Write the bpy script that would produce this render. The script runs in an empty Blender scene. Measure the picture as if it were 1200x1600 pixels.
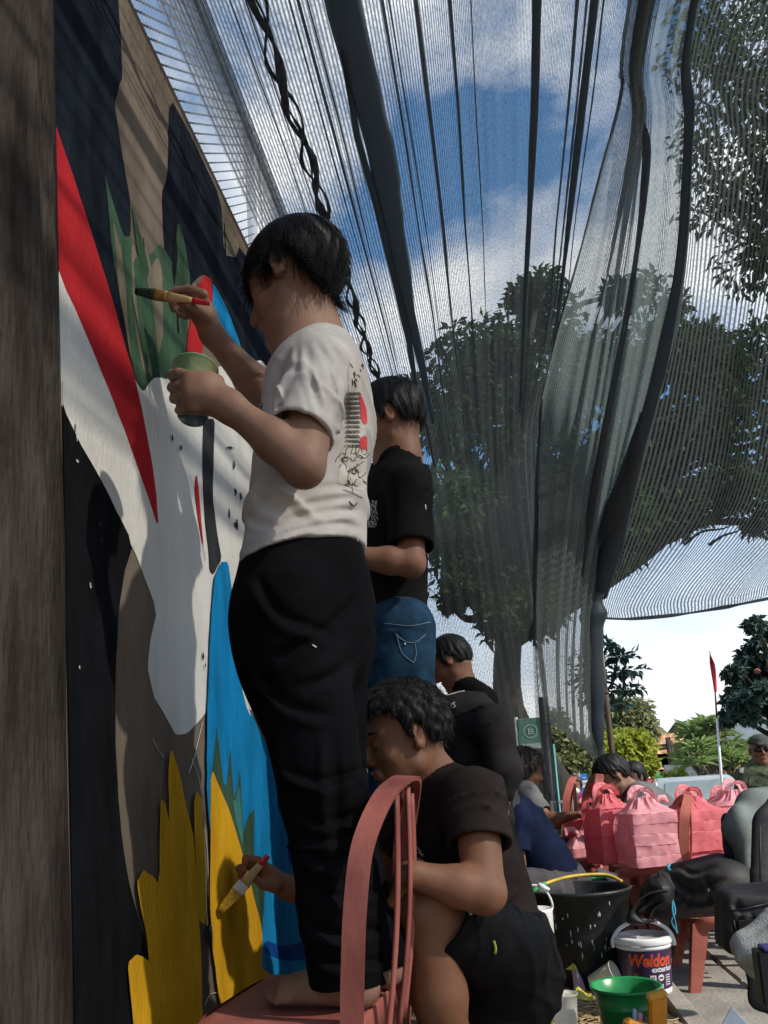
import bpy, math, random
import numpy as np
from mathutils import Vector, Matrix
rng = np.random.default_rng(7); random.seed(7)
SC = bpy.context.scene
COL = SC.collection

# ------------------------------------------------------------------ camera
FPX, PPX, PPY = 1200.0, 600.0, 1096.0            # focal length and principal point, in pixels of the 1200x1600 photograph
CAM = np.array([.75, 0, .80])
PSI, PITCH, ROLL = .15, math.radians(7), .07
_f = np.array([-math.sin(PSI)*math.cos(PITCH), math.cos(PSI)*math.cos(PITCH), math.sin(PITCH)])
_r0 = np.array([math.cos(PSI), math.sin(PSI), 0]); _u0 = np.cross(_r0, _f)
_r = _r0*math.cos(ROLL)-_u0*math.sin(ROLL); _u = _u0*math.cos(ROLL)+_r0*math.sin(ROLL)
cam = bpy.data.cameras.new('camera'); camo = bpy.data.objects.new('camera', cam); COL.objects.link(camo)
camo.matrix_world = Matrix(((_r[0], _u[0], -_f[0], CAM[0]), (_r[1], _u[1], -_f[1], CAM[1]), (_r[2], _u[2], -_f[2], CAM[2]), (0, 0, 0, 1)))
cam.sensor_fit = 'AUTO'; cam.sensor_width = 36.0; cam.lens = 36.0*FPX/1600.0
cam.shift_y = (PPY-800)/1600.0
cam.clip_start = .02; cam.clip_end = 2000
SC.camera = camo

# ------------------------------------------------------------------ light: sun from the right of the wall, through the net
SUNV = np.array([1.0, -.36, .88]); SUNV /= np.linalg.norm(SUNV)
SUN_EL = math.asin(SUNV[2]); SUN_ROT = math.atan2(SUNV[0], SUNV[1])
sun = bpy.data.lights.new('sun', 'SUN'); suno = bpy.data.objects.new('sun', sun); COL.objects.link(suno)
sun.energy = 4.4; sun.angle = math.radians(1.2); sun.color = (1.0, .93, .82)
suno.rotation_euler = Vector(-SUNV).to_track_quat('-Z', 'Y').to_euler()
suno.location = (8, -3, 9)

w = bpy.data.worlds.new("World"); SC.world = w; w.use_nodes = True
nt = w.node_tree; nt.nodes.clear()
def wn(t, **k):
    n = nt.nodes.new(t)
    for a, b in k.items(): setattr(n, a, b)
    return n
sky = wn('ShaderNodeTexSky', sky_type='NISHITA', sun_disc=False, sun_elevation=SUN_EL, sun_rotation=SUN_ROT, air_density=1.0, dust_density=.25, ozone_density=2.4)
tc = wn('ShaderNodeTexCoord'); mp = wn('ShaderNodeMapping'); mp.inputs['Scale'].default_value = (1.0, 1.0, 1.7); mp.inputs['Location'].default_value = (-.3709, 2.3534, .6823)
nz = wn('ShaderNodeTexNoise'); nz.inputs['Scale'].default_value = 2.6; nz.inputs['Detail'].default_value = 9; nz.inputs['Roughness'].default_value = .56; nz.inputs['Distortion'].default_value = .25
rp = wn('ShaderNodeValToRGB'); rp.color_ramp.elements[0].position = .455; rp.color_ramp.elements[1].position = .60
nz2 = wn('ShaderNodeTexNoise'); nz2.inputs['Scale'].default_value = 9; nz2.inputs['Detail'].default_value = 6
cr = wn('ShaderNodeMix', data_type='RGBA'); cr.inputs[6].default_value = (4.2, 4.6, 5.2, 1); cr.inputs[7].default_value = (9.6, 9.7, 9.6, 1)
# a bright hazy band of cloud low over the horizon, all the way round
sx = wn('ShaderNodeSeparateXYZ'); hz = wn('ShaderNodeMapRange'); hz.inputs[1].default_value = .42; hz.inputs[2].default_value = .10; hz.inputs[3].default_value = 0; hz.inputs[4].default_value = 1
mxm = wn('ShaderNodeMath', operation='MAXIMUM')
tint = wn('ShaderNodeMix', data_type='RGBA', blend_type='MULTIPLY'); tint.inputs[0].default_value = 1; tint.inputs[7].default_value = (.80, 1.22, 1.36, 1)
mx = wn('ShaderNodeMix', data_type='RGBA'); bg = wn('ShaderNodeBackground'); bg.inputs[1].default_value = .14
ow = wn('ShaderNodeOutputWorld')
L = nt.links.new
L(tc.outputs['Generated'], mp.inputs[0]); L(mp.outputs[0], nz.inputs['Vector']); L(nz.outputs[0], rp.inputs[0])
L(mp.outputs[0], nz2.inputs['Vector']); L(nz2.outputs[0], cr.inputs[0])
L(tc.outputs['Generated'], sx.inputs[0]); L(sx.outputs[2], hz.inputs[0])
L(rp.outputs[0], mxm.inputs[0]); L(hz.outputs[0], mxm.inputs[1]); L(mxm.outputs[0], mx.inputs[0])
L(sky.outputs[0], tint.inputs[6]); L(tint.outputs[2], mx.inputs[6]); L(cr.outputs[2], mx.inputs[7]); L(mx.outputs[2], bg.inputs[0]); L(bg.outputs[0], ow.inputs[0])

SC.view_settings.view_transform = 'Standard'; SC.view_settings.look = 'None'
SC.view_settings.exposure = 0.28; SC.view_settings.gamma = 1.0; SC.view_settings.use_curve_mapping = False
SC.cycles.max_bounces = 8; SC.cycles.transparent_max_bounces = 24; SC.cycles.diffuse_bounces = 3; SC.cycles.glossy_bounces = 3
SC.cycles.transmission_bounces = 5; SC.cycles.caustics_reflective = False; SC.cycles.caustics_refractive = False
SC.cycles.sample_clamp_indirect = 6

# ------------------------------------------------------------------ measuring helpers: a direction seen in the photograph, taken to a known distance
def ray(x, y): return _f+(x-PPX)/FPX*_r-(y-PPY)/FPX*_u
def to_px(P):
    d = np.asarray(P)-CAM; z = d@_f
    return np.stack([PPX+FPX*(d@_r)/z, PPY-FPX*(d@_u)/z], -1)
def atY(x, y, Y): d = ray(x, y); return CAM+d*((Y-CAM[1])/d[1])
def atX(x, y, X): d = ray(x, y); return CAM+d*((X-CAM[0])/d[0])
def atZ(x, y, Z): d = ray(x, y); return CAM+d*((Z-CAM[2])/d[2])
def V(*a): return np.array(a, float)
def unit(v): v = np.asarray(v, float); return v/np.linalg.norm(v)

# ------------------------------------------------------------------ materials
MATS = {}
def mat(name, col, rough=.7, var=.12, scale=6.0, bump=0.0, bscale=80.0, col2=None, sss=0.0, spec=.4, metal=0.0, stretch=(1, 1, 1), coat=0.0, trans=0.0, emit=None, detail=5):
    if name in MATS: return MATS[name]
    m = bpy.data.materials.new(name); m.use_nodes = True; n = m.node_tree.nodes; l = m.node_tree.links.new
    b = n['Principled BSDF']; b.inputs['Roughness'].default_value = rough; b.inputs['Metallic'].default_value = metal
    b.inputs['Specular IOR Level'].default_value = spec; b.inputs['Coat Weight'].default_value = coat
    if sss: b.inputs['Subsurface Weight'].default_value = sss; b.inputs['Subsurface Radius'].default_value = (.012, .005, .003); b.inputs['Subsurface Scale'].default_value = 1.0
    c2 = col2 or tuple(min(1, c*(1-2*var)) for c in col); c1 = tuple(min(1, c*(1+var)) for c in col)
    t = n.new('ShaderNodeTexCoord'); mpp = n.new('ShaderNodeMapping'); mpp.inputs['Scale'].default_value = stretch; l(t.outputs['Object'], mpp.inputs[0])
    z = n.new('ShaderNodeTexNoise'); z.inputs['Scale'].default_value = scale; z.inputs['Detail'].default_value = detail; z.inputs['Roughness'].default_value = .6; l(mpp.outputs[0], z.inputs['Vector'])
    r = n.new('ShaderNodeValToRGB'); r.color_ramp.elements[0].position = .3; r.color_ramp.elements[1].position = .7
    r.color_ramp.elements[0].color = (*c2, 1); r.color_ramp.elements[1].color = (*c1, 1); l(z.outputs[0], r.inputs[0]); l(r.outputs[0], b.inputs['Base Color'])
    if bump:
        z2 = n.new('ShaderNodeTexNoise'); z2.inputs['Scale'].default_value = bscale; z2.inputs['Detail'].default_value = 4; l(mpp.outputs[0], z2.inputs['Vector'])
        bp = n.new('ShaderNodeBump'); bp.inputs['Strength'].default_value = bump; bp.inputs['Distance'].default_value = .01; l(z2.outputs[0], bp.inputs['Height']); l(bp.outputs[0], b.inputs['Normal'])
    if trans:
        o = n['Material Output']; tr = n.new('ShaderNodeBsdfTranslucent'); l(r.outputs[0], tr.inputs[0]); ms = n.new('ShaderNodeMixShader'); ms.inputs[0].default_value = trans
        l(b.outputs[0], ms.inputs[1]); l(tr.outputs[0], ms.inputs[2]); l(ms.outputs[0], o.inputs['Surface'])
    if emit: b.inputs['Emission Color'].default_value = (*emit[:3], 1); b.inputs['Emission Strength'].default_value = emit[3]
    MATS[name] = m
    return m

# ------------------------------------------------------------------ objects
def link(o, parent=None):
    COL.objects.link(o)
    if parent is not None: o.parent = parent; o.matrix_parent_inverse = parent.matrix_world.inverted()
    return o
def tag(o, label=None, cat=None, group=None, kind=None):
    if label: o['label'] = label
    if cat: o['category'] = cat
    if group: o['group'] = group
    if kind: o['kind'] = kind
    return o
def empty(name, loc, label=None, cat=None, group=None, rz=0.0):
    o = bpy.data.objects.new(name, None); o.empty_display_size = .1
    o.matrix_world = Matrix.Translation(Vector(loc)) @ Matrix.Rotation(rz, 4, 'Z'); COL.objects.link(o)
    return tag(o, label, cat, group)
def mesh(name, verts, faces, m, parent=None, smooth=True, local=False, uv=None):
    """verts in world coordinates (or already local to the parent when local)"""
    me = bpy.data.meshes.new(name)
    verts = np.asarray(verts, float)
    me.from_pydata(verts.tolist() if len(verts) else [], [], faces if isinstance(faces, list) else faces.tolist())
    if smooth: me.polygons.foreach_set('use_smooth', [True]*len(me.polygons))
    if m is not None:
        for k in (m if isinstance(m, (list, tuple)) else [m]): me.materials.append(k)
    if uv is not None:
        lay = me.uv_layers.new(name='UVMap'); li = np.zeros(len(me.loops), int); me.loops.foreach_get('vertex_index', li)
        lay.data.foreach_set('uv', np.asarray(uv)[li].ravel())
    me.update()
    o = bpy.data.objects.new(name, me); COL.objects.link(o)
    if parent is not None:
        o.parent = parent
        if not local: o.matrix_parent_inverse = parent.matrix_world.inverted()
    return o
def copy_tree(o, parent=None):
    c = o.copy(); COL.objects.link(c)
    if parent is not None:
        c.parent = parent; c.matrix_parent_inverse = o.matrix_parent_inverse.copy()
    for ch in list(o.children): copy_tree(ch, c)
    return c

class G:
    """collects simple shapes of ONE part"""
    def __init__(s): s.v = []; s.f = []
    def add(s, v, f):
        n = len(s.v); s.v += [tuple(map(float, p)) for p in v]; s.f += [[i+n for i in q] for q in f]; return s
    def box(s, c, size, R=None, bev=0.0):
        c = np.asarray(c, float); hx, hy, hz = np.asarray(size)/2; R = np.eye(3) if R is None else np.asarray(R)
        if bev <= 0:
            P = [(x, y, z) for x in (-hx, hx) for y in (-hy, hy) for z in (-hz, hz)]
            F = [(0, 1, 3, 2), (4, 6, 7, 5), (0, 4, 5, 1), (2, 3, 7, 6), (0, 2, 6, 4), (1, 5, 7, 3)]
            return s.add([c+R@np.array(p) for p in P], F)
        b = min(bev, hx*.95, hy*.95, hz*.95); P = []; idx = {}
        for sx_ in (-1, 1):
            for sy_ in (-1, 1):
                for sz_ in (-1, 1):
                    for k in range(3):
                        p = np.array([sx_*hx, sy_*hy, sz_*hz]); q = np.array([sx_, sy_, sz_])*b; q[k] = 0; idx[(sx_, sy_, sz_, k)] = len(P); P.append(c+R@(p-q))
        F = []
        for k in range(3):
            a, e = [i for i in range(3) if i != k]
            for sg in (-1, 1):
                q = []
                for (sa, se) in ((-1, -1), (1, -1), (1, 1), (-1, 1)):
                    t = [0, 0, 0]; t[k] = sg; t[a] = sa; t[e] = se; q.append(idx[(*t, k)])
                F.append(q if (sg > 0) == (k != 1) else q[::-1])
        for k in range(3):           # edges along axis k
            a, e = [i for i in range(3) if i != k]
            for sa in (-1, 1):
                for se in (-1, 1):
                    t = [0, 0, 0]; t[a] = sa; t[e] = se; q = []
                    for sk, kk in ((-1, a), (1, a), (1, e), (-1, e)): t[k] = sk; q.append(idx[(*t, kk)])
                    F.append(q if (sa*se > 0) == (k != 1) else q[::-1])
        for sx_ in (-1, 1):
            for sy_ in (-1, 1):
                for sz_ in (-1, 1):
                    q = [idx[(sx_, sy_, sz_, k)] for k in range(3)]; F.append(q if sx_*sy_*sz_ > 0 else q[::-1])
        return s.add(P, F)
    def tube(s, pts, rad, n=8, flat=None, caps=True):
        """flat=(normal, factor): squashed section"""
        pts = np.asarray(pts, float); m = len(pts); rad = np.broadcast_to(np.asarray(rad, float), (m,))
        tan = np.gradient(pts, axis=0); tan /= np.linalg.norm(tan, axis=1)[:, None]+1e-12
        up = np.array([0, 0, 1.]) if abs(tan[0][2]) < .9 else np.array([1., 0, 0]); P = []
        a = np.cross(tan[0], up); a /= np.linalg.norm(a)
        for i in range(m):
            a = a-tan[i]*(a@tan[i]); a /= np.linalg.norm(a)+1e-12; b = np.cross(tan[i], a)
            for k in range(n):
                th = 2*math.pi*k/n; q = rad[i]*(math.cos(th)*a+math.sin(th)*b)
                if flat is not None: nn = np.asarray(flat[0], float); q = q+nn*(q@nn)*(flat[1]-1)
                P.append(pts[i]+q)
        F = [(i*n+k, i*n+(k+1) % n, (i+1)*n+(k+1) % n, (i+1)*n+k) for i in range(m-1) for k in range(n)]
        if caps: F += [tuple(range(n))[::-1], tuple(range((m-1)*n, m*n))]
        return s.add(P, F)
    def lathe(s, c, prof, n=32, R=None, squash=(1, 1)):
        """prof: list of (radius, z)"""
        R = np.eye(3) if R is None else np.asarray(R); P = []
        for (r_, z_) in prof:
            for k in range(n):
                t = 2*math.pi*k/n; P.append(np.asarray(c)+R@np.array([r_*math.cos(t)*squash[0], r_*math.sin(t)*squash[1], z_]))
        F = [(i*n+k, i*n+(k+1) % n, (i+1)*n+(k+1) % n, (i+1)*n+k) for i in range(len(prof)-1) for k in range(n)]
        return s.add(P, F)
    def strip(s, rows, closed=False):
        """rows: list of equally long point lists"""
        n = len(rows[0]); P = [p for r_ in rows for p in r_]
        F = [(i*n+k, i*n+k+1, (i+1)*n+k+1, (i+1)*n+k) for i in range(len(rows)-1) for k in range(n-1)]
        return s.add(P, F)
    def prism(s, poly, off):
        """poly: planar ring of 3d points, off: extrusion vector"""
        n = len(poly); P = [np.asarray(p, float) for p in poly]; P += [p+np.asarray(off, float) for p in P]
        return s.add(P, [tuple(range(n)), tuple(range(2*n-1, n-1, -1))]+[((i+1) % n, i, n+i, n+(i+1) % n) for i in range(n)])
    def build(s, name, m, parent=None, smooth=True, local=False):
        return mesh(name, s.v, s.f, m, parent, smooth, local)

def autosmooth(o, ang=35):
    me = o.data
    try: me.set_sharp_from_angle(angle=math.radians(ang))
    except Exception: pass
    return o
def catmull(P, n):
    P = np.asarray(P, float); Q = np.vstack([2*P[0]-P[1], P, 2*P[-1]-P[-2]]); out = []
    t = np.linspace(0, len(P)-1, n)
    for x in t:
        i = min(int(x), len(P)-2); f = x-i; a, b, c, d = Q[i:i+4]
        out.append(.5*((2*b)+(c-a)*f+(2*a-5*b+4*c-d)*f*f+(3*b-a-3*c+d)*f**3))
    return np.array(out)
# ================================================================== SETTING: ground, pavement
m_soil = mat('dry_soil', (.20, .15, .10), .95, .3, 3.0, .6, 60, col2=(.12, .09, .06))
STREET = -.66
g = G()
N = 60; xs = np.concatenate([np.linspace(-60, -2, 8), np.linspace(-1, 5, 60), np.linspace(6, 90, 12)]); ys = np.concatenate([np.linspace(-40, -1, 6), np.linspace(0, 7.1, 72), np.linspace(8, 160, 16)])
P = []
for y in ys:
    row = []
    for x in xs:
        z = 0.0
        if 0 < x < 1.28 and 0 < y < 6: z = .012*math.sin(x*9+y*4)+.010*math.sin(y*13-x*7)-.005
        if x >= 1.28: z = -.14
        if y > 6.0: z = min(z, -.07-(.59)*min(1, (y-6.0)/1.0))
        row.append((x, y, z))
    P.append(row)
g.strip(P); ground = g.build('ground', m_soil); tag(ground, kind='structure')

m_paver = mat('grey_paver', (.27, .25, .22), .9, .16, 5, .5, 50, col2=(.17, .16, .14))
m_joint = mat('joint_sand', (.13, .115, .09), .95, .2, 9, .3, 60)
pb = G().box((2.9, 3.2, -.105), (3.2, 6.6, .05)).build('pavement', m_joint, smooth=False); tag(pb, kind='structure')
paver_mesh = autosmooth(G().box((0, 0, 0), (.289, .289, .05), bev=.008).build('paver', m_paver, pb, smooth=False, local=True)); pm = paver_mesh.data
first = True; k = 0
for i in range(10):
    for j in range(17):
        x = 1.47+.30*i; y = .9+.30*j
        if i < 7 or j > 8:
            o = paver_mesh if first else bpy.data.objects.new('paver', pm)
            if not first: COL.objects.link(o); o.parent = pb
            first = False
            o.location = (x+random.uniform(-.002, .002), y, -.074+random.uniform(-.003, .003)); o.rotation_euler = (random.uniform(-.006, .006), random.uniform(-.006, .006), random.uniform(-.006, .006))
m_kerb = mat('kerb_concrete', (.30, .27, .23), .9, .15, 7, .5, 60)
kerb = empty('kerb', (1.5, 4.6, 0)); tag(kerb, kind='structure')
for i in range(5):
    G().box((1.52+.62*i, 4.62, -.03), (.61, .16, .12), bev=.012).build('kerb_stone', m_kerb, kerb, smooth=False)
border = empty('pavement_edge', (1.3, 2, 0)); tag(border, kind='structure')
for i in range(8):
    G().box((1.285, .9+.50*i, -.03), (.07, .49, .075), bev=.006).build('edge_stone', m_kerb, border, smooth=False)
m_asph = mat('asphalt', (.06, .06, .06), .9, .2, 4, .3, 60)
road = mesh('road', [(-40, 8.2, STREET+.004), (80, 8.2, STREET+.004), (80, 19, STREET+.004), (-40, 19, STREET+.004)], [[0, 1, 2, 3]], m_asph, smooth=False); tag(road, kind='structure')

# ================================================================== MURAL WALL
WALLTOP = 2.80
m_wall = mat('bare_wall_render', (.155, .125, .097), .92, .2, 5, .35, 70, col2=(.085, .068, .052), stretch=(1, 1, .35), spec=.08)
wall = empty('mural_wall', (0, 4, 0), 'long rendered wall carrying a half-painted red, white, blue and yellow mural', 'wall')
G().box((-.09, 4.6, WALLTOP/2-.05), (.18, 6.9, WALLTOP+.1)).build('wall_body', m_wall, wall, smooth=False)
m_cap = mat('pilaster_concrete', (.058, .047, .039), .95, .35, 9, 1.0, 55, col2=(.020, .016, .0135), stretch=(1.6, 1.6, .40), spec=.05, detail=9)
# the near pilaster: stepped edge, with ribs running down it
pil = empty('wall_pilaster', (0.02, .95, 0), 'weathered brown concrete pilaster standing out from the near end of the wall', 'pilaster')
prof = [(-.18, 1.236), (.001, 1.236), (.030, 1.180), (.036, 1.170), (.036, 1.125), (.040, 1.115), (.050, 1.108), (.056, 1.098), (.054, 1.086), (.060, 1.076), (.072, 1.070), (.076, 1.06), (.076, .50), (-.18, .50)]
rows = []
zs = np.linspace(-.05, 3.4, 40)
for (x, y) in prof: rows.append([(x+(.002*math.sin(z*7+y*40) if x > 0 else 0), y+.0018*math.sin(z*11+x*90), z) for z in zs])
G().strip(rows).build('pilaster_shaft', m_cap, pil)

def paint(name, col, rough=.75, var=.08, streak=True):
    return mat('paint_'+name, col, .85, var*1.1, 7, .35, 90, stretch=(1, 1.6, .45) if streak else (1, 1, 1), spec=.04)
PC = dict(black=paint('black', (.008, .0085, .010), .6, .3), navy=paint('navy', (.010, .014, .022), .6, .35), red=paint('red', (.38, .020, .025)), white=paint('white', (.60, .59, .555), .8, .05),
          green=paint('green', (.045, .090, .055), .8, .25), blue=paint('blue', (.008, .19, .42), .7, .16), deep=paint('deep_blue', (.006, .05, .22), .7, .2), yellow=paint('yellow', (.58, .31, .016), .75, .14),
          brown=paint('brown_wash', (.17, .145, .105), .9, .25), dark=paint('charcoal', (.035, .036, .04), .7, .2), teal=paint('teal', (.05, .19, .17), .8, .2), rust=paint('rust', (.22, .018, .025)), pale=paint('pale_mark', (.5, .48, .44), .9, .1))
LAYER = [0]
def patch(name, col, pts, smooth=2, thick=.0012):
    """one field of the mural: a skin of paint on the wall's face, outline rounded by corner cutting"""
    P = [atX(x, y, 0)[1:] for (x, y) in pts]
    for _ in range(smooth):
        Q = []
        for i in range(len(P)):
            a, b = P[i], P[(i+1) % len(P)]; Q += [a*.85+b*.15, a*.15+b*.85]
        P = Q
    # brush edge: tiny wobble
    R_ = []
    for i in range(len(P)):
        a, b = P[i], P[(i+1) % len(P)]; n = max(1, int(np.linalg.norm(b-a)/.03))
        for k in range(n): R_.append(a+(b-a)*k/n+rng.normal(0, .0011, 2))
    LAYER[0] += 1; x = .001+LAYER[0]*.00022
    P3 = [np.array([x, max(p[0], 1.2365), p[1]]) for p in R_]
    o = G().prism(P3, (-.0006, 0, 0)).build(name, PC[col], wall, smooth=False)
    if name == 'paint_field': o['label'] = {'navy': 'blue-black', 'dark': 'charcoal', 'brown': 'thin brown'}.get(col, col)+' painted field of the mural'
    return o
Z = lambda s, ox, oy, L_: [(ox+x/s, oy+y/s) for x, y in L_]
patch('paint_field', 'navy', [(60, -60), (180, -60), (186, 20), (191, 120), (184, 140), (178, 160), (190, 240), (203, 315), (204, 368), (192, 370), (176, 318), (162, 268), (168, 330), (176, 410), (186, 460), (200, 540), (217, 625), (175, 470), (132, 330), (90, 210), (60, 120)], 1)
patch('paint_field', 'navy', [(264, 150), (300, 215), (345, 312), (349, 395), (360, 360), (372, 385), (400, 420), (470, 560), (470, 640), (420, 590), (380, 560), (352, 480), (330, 440), (318, 428), (300, 440), (296, 470), (285, 375), (277, 345), (272, 400), (270, 450), (258, 430), (252, 300), (258, 285), (262, 270)], 1)
patch('paint_field', 'white', [(60, 380), (92, 425), (130, 480), (190, 560), (222, 612), (236, 590), (262, 590), (300, 580), (420, 560), (450, 700), (450, 1100), (390, 1112), (330, 1090), (318, 1118), (290, 1147), (274, 1149), (256, 1116), (238, 1087), (229, 1040), (236, 990), (245, 955), (205, 850), (118, 685), (97, 640), (60, 580)], 1)
patch('paint_field', 'red', [(60, 120), (90, 210), (132, 330), (175, 470), (217, 620), (240, 740), (247, 828), (228, 770), (200, 690), (150, 560), (92, 430), (60, 350)], 1)
patch('paint_field', 'green', [(162, 270), (176, 318), (192, 370), (204, 368), (206, 400), (222, 560), (236, 520), (246, 440), (256, 420), (262, 470), (268, 450), (272, 400), (277, 345), (287, 375), (297, 440), (292, 500), (289, 570), (262, 592), (240, 588), (222, 612), (210, 595), (196, 500), (186, 460), (175, 400)], 1)
patch('brush_stroke', 'brown', [(204, 375), (220, 420), (228, 520), (236, 575), (226, 588), (214, 540), (206, 470)], 2)
patch('brush_stroke', 'brown', [(174, 340), (186, 380), (194, 440), (199, 520), (206, 575), (196, 520), (184, 450)], 2)
patch('paint_field', 'green', [(206, 400), (232, 400), (248, 380), (262, 400), (272, 420), (286, 470), (290, 560), (262, 590), (238, 588), (222, 560), (212, 470)], 1)
patch('brush_stroke', 'brown', [(222, 360), (234, 420), (244, 400), (252, 420), (254, 520), (246, 560), (238, 480), (228, 440)], 2)
patch('brush_stroke', 'green', [(204, 318), (216, 360), (232, 420), (226, 440), (212, 390)], 2)
patch('brush_stroke', 'black', [(272, 350), (276, 400), (271, 450), (267, 420)], 1)
patch('brush_stroke', 'black', [(272, 470), (275, 480), (278, 520), (276, 522)], 1)
patch('paint_field', 'red', [(288, 575), (292, 520), (300, 478), (308, 445), (318, 430), (329, 437), (331, 470), (322, 520), (311, 560), (304, 590)], 2)
patch('paint_field', 'blue', [(331, 441), (346, 468), (362, 505), (378, 552), (362, 570), (340, 545), (324, 515), (331, 470)], 1)
patch('paint_field', 'brown', [(349, 345), (372, 385), (366, 402), (352, 400)], 0)
patch('paint_field', 'black', [(60, 560), (97, 640), (118, 685), (160, 760), (205, 850), (190, 900), (180, 980), (177, 1080), (178, 1180), (184, 1290), (196, 1370), (212, 1430), (230, 1500), (224, 1560), (240, 1760), (60, 1760)], 1)
patch('paint_field', 'dark', Z(2.963, 80, 560, [(700, 280), (750, 280), (746, 420), (741, 640), (760, 800), (782, 930), (745, 1000), (728, 980), (722, 880), (708, 760), (700, 650), (695, 430)]), 1)
patch('brush_stroke', 'red', Z(2.963, 80, 560, [(665, 530), (674, 600), (685, 720), (697, 860), (708, 950), (692, 850), (672, 730), (658, 610)]), 1)
for (a, b, w_, h_) in ((843, 600, 10, 40), (815, 690, 6, 60), (840, 760, 18, 25), (868, 620, 8, 40), (850, 740, 8, 60), (690, 1360, 9, 40), (800, 410, 40, 8), (835, 470, 7, 50), (545, 350, 10, 40), (585, 400, 10, 30), (700, 1410, 5, 25), (105, 480, 5, 3)):
    q = Z(2.963, 80, 560, [(a, b), (a+w_*.7, b+h_*.2), (a+w_, b+h_*.6), (a+w_*.5, b+h_), (a+w_*.1, b+h_*.5)])
    patch('brush_tick', 'dark' if b > 300 and a > 200 else 'pale', q, 1)
for (a, b, w_, h_) in ((100, 290, 8, 100), (98, 470, 12, 16), (160, 1040, 8, 25), (110, 1420, 6, 20)):
    patch('paint_drip', 'white', Z(2.963, 80, 560, [(a, b), (a+w_, b+4), (a+w_*.7, b+h_), (a+w_*.2, b+h_*.9)]), 1)
B = 2.727
patch('paint_field', 'blue', [(340, 880), (352, 878), (358, 925), (361, 985), (369, 1060), (386, 1110), (424, 1190), (462, 1290), (480, 1400), (478, 1530), (440, 1700), (370, 1700), (340, 1450), (318, 1250), (319, 1120), (323, 1010), (330, 905)], 1)
patch('brush_stroke', 'deep', [(446, 1290), (456, 1262), (466, 1290), (473, 1350), (468, 1358), (446, 1348)], 2)
patch('brush_stroke', 'deep', [(408, 1468), (440, 1480), (474, 1470), (474, 1500), (440, 1502), (410, 1490)], 2)
patch('brush_stroke', 'white', [(370, 1060), (383, 1100), (388, 1122), (380, 1104)], 1)
patch('brush_stroke', 'brown', [(474, 1340), (482, 1420), (482, 1520), (474, 1530), (476, 1440)], 1)
patch('paint_field', 'green', Z(B, 80, 1050, [(668, 430), (676, 390), (690, 235), (715, 440), (722, 490), (735, 470), (750, 330), (760, 480), (766, 540), (780, 490), (792, 415), (800, 600), (806, 690), (828, 615), (852, 585), (850, 780), (870, 860), (900, 900), (885, 1110), (800, 820), (740, 600)]), 0)
patch('brush_stroke', 'teal', Z(B, 80, 1050, [(785, 480), (795, 600), (803, 700), (800, 740), (775, 640), (760, 540), (770, 560)]), 1)
patch('paint_field', 'yellow', Z(B, 80, 1050, [(664, 470), (672, 418), (700, 490), (745, 590), (790, 740), (840, 920), (885, 1100), (884, 1270), (920, 1285), (945, 1315), (965, 1380), (860, 1560), (740, 1560), (700, 1400), (672, 1180), (660, 980)]), 1)
patch('paint_field', 'yellow', Z(B, 80, 1050, [(590, 560), (604, 505), (625, 550), (636, 740), (642, 950), (640, 1075), (612, 1060), (600, 800)]), 1)
patch('paint_field', 'yellow', Z(B, 80, 1050, [(345, 900), (368, 846), (400, 862), (442, 905), (446, 560), (452, 540), (470, 570), (486, 650), (480, 420), (493, 325), (522, 400), (552, 550), (592, 720), (610, 1000), (624, 1300), (632, 1700), (350, 1700), (318, 1400), (305, 1240), (340, 1205), (372, 1212), (402, 1242), (385, 1120), (362, 1020)]), 1)
# chalk lines and a dark stroke on the bare part
def chalk(pts, w_=2.2):
    P = [atX(*Z(B, 80, 1050, [p])[0], .0)+V(.003, 0, 0) for p in pts]; G().tube(catmull(P, 24), .0012, 5).build('chalk_line', PC['pale'], wall)
chalk([(428, 285), (450, 330), (480, 370)]); chalk([(640, 215), (615, 320), (600, 380), (580, 430)]); chalk([(595, 370), (630, 480), (645, 640), (660, 760), (665, 960)]); chalk([(650, 1420), (672, 1375), (715, 1365)])
patch('brush_stroke', 'dark', Z(B, 80, 1050, [(640, 1080), (665, 1075), (672, 1110), (655, 1165), (640, 1140)]), 2)

# expanded-metal fence along the top of the wall
m_steel = mat('white_painted_steel', (.62, .63, .64), .5, .1, 10)
m_lath = mat('fence_wire', (.16, .17, .18), .5, .1, 10, metal=.6)
fence = empty('wall_fence', (-.02, 3, WALLTOP), 'expanded metal lattice fence with a white post along the top of the wall', 'fence')
g = G(); Y0, Y1, ZB, ZT = .9, 2.62, WALLTOP-.005, WALLTOP+.62; cy, cz = .038, .017
ny = int((Y1-Y0)/cy); nzn = int((ZT-ZB)/cz)
for j in range(nzn):
    for i in range(ny):
        y = Y0+i*cy+(cy/2 if j % 2 else 0); z = ZB+j*cz
        for s_ in (-1, 1):
            a = V(-.022, y, z); b = V(-.018, y+s_*cy/2, z+cz)
            d = unit(b-a); n_ = np.cross(d, V(1, 0, 0))*.0019; t_ = V(.0018, 0, 0)
            g.add([a-n_-t_, a+n_-t_, b+n_-t_, b-n_-t_, a-n_+t_, a+n_+t_, b+n_+t_, b-n_+t_], [(0, 3, 2, 1), (4, 5, 6, 7), (0, 1, 5, 4), (3, 7, 6, 2)])
o = g.build('lattice', m_lath, fence, smooth=False); tag(o, kind='stuff')
for yy in (2.66, 2.74): G().box((-.03, yy, WALLTOP+.33), (.045, .045, .66), bev=.004).build('fence_post', m_steel, fence, smooth=False)
G().box((-.03, 2.70, WALLTOP+.16), (.02, .03, .30), bev=.003).build('fence_bracket', m_steel, fence, smooth=False)
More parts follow.
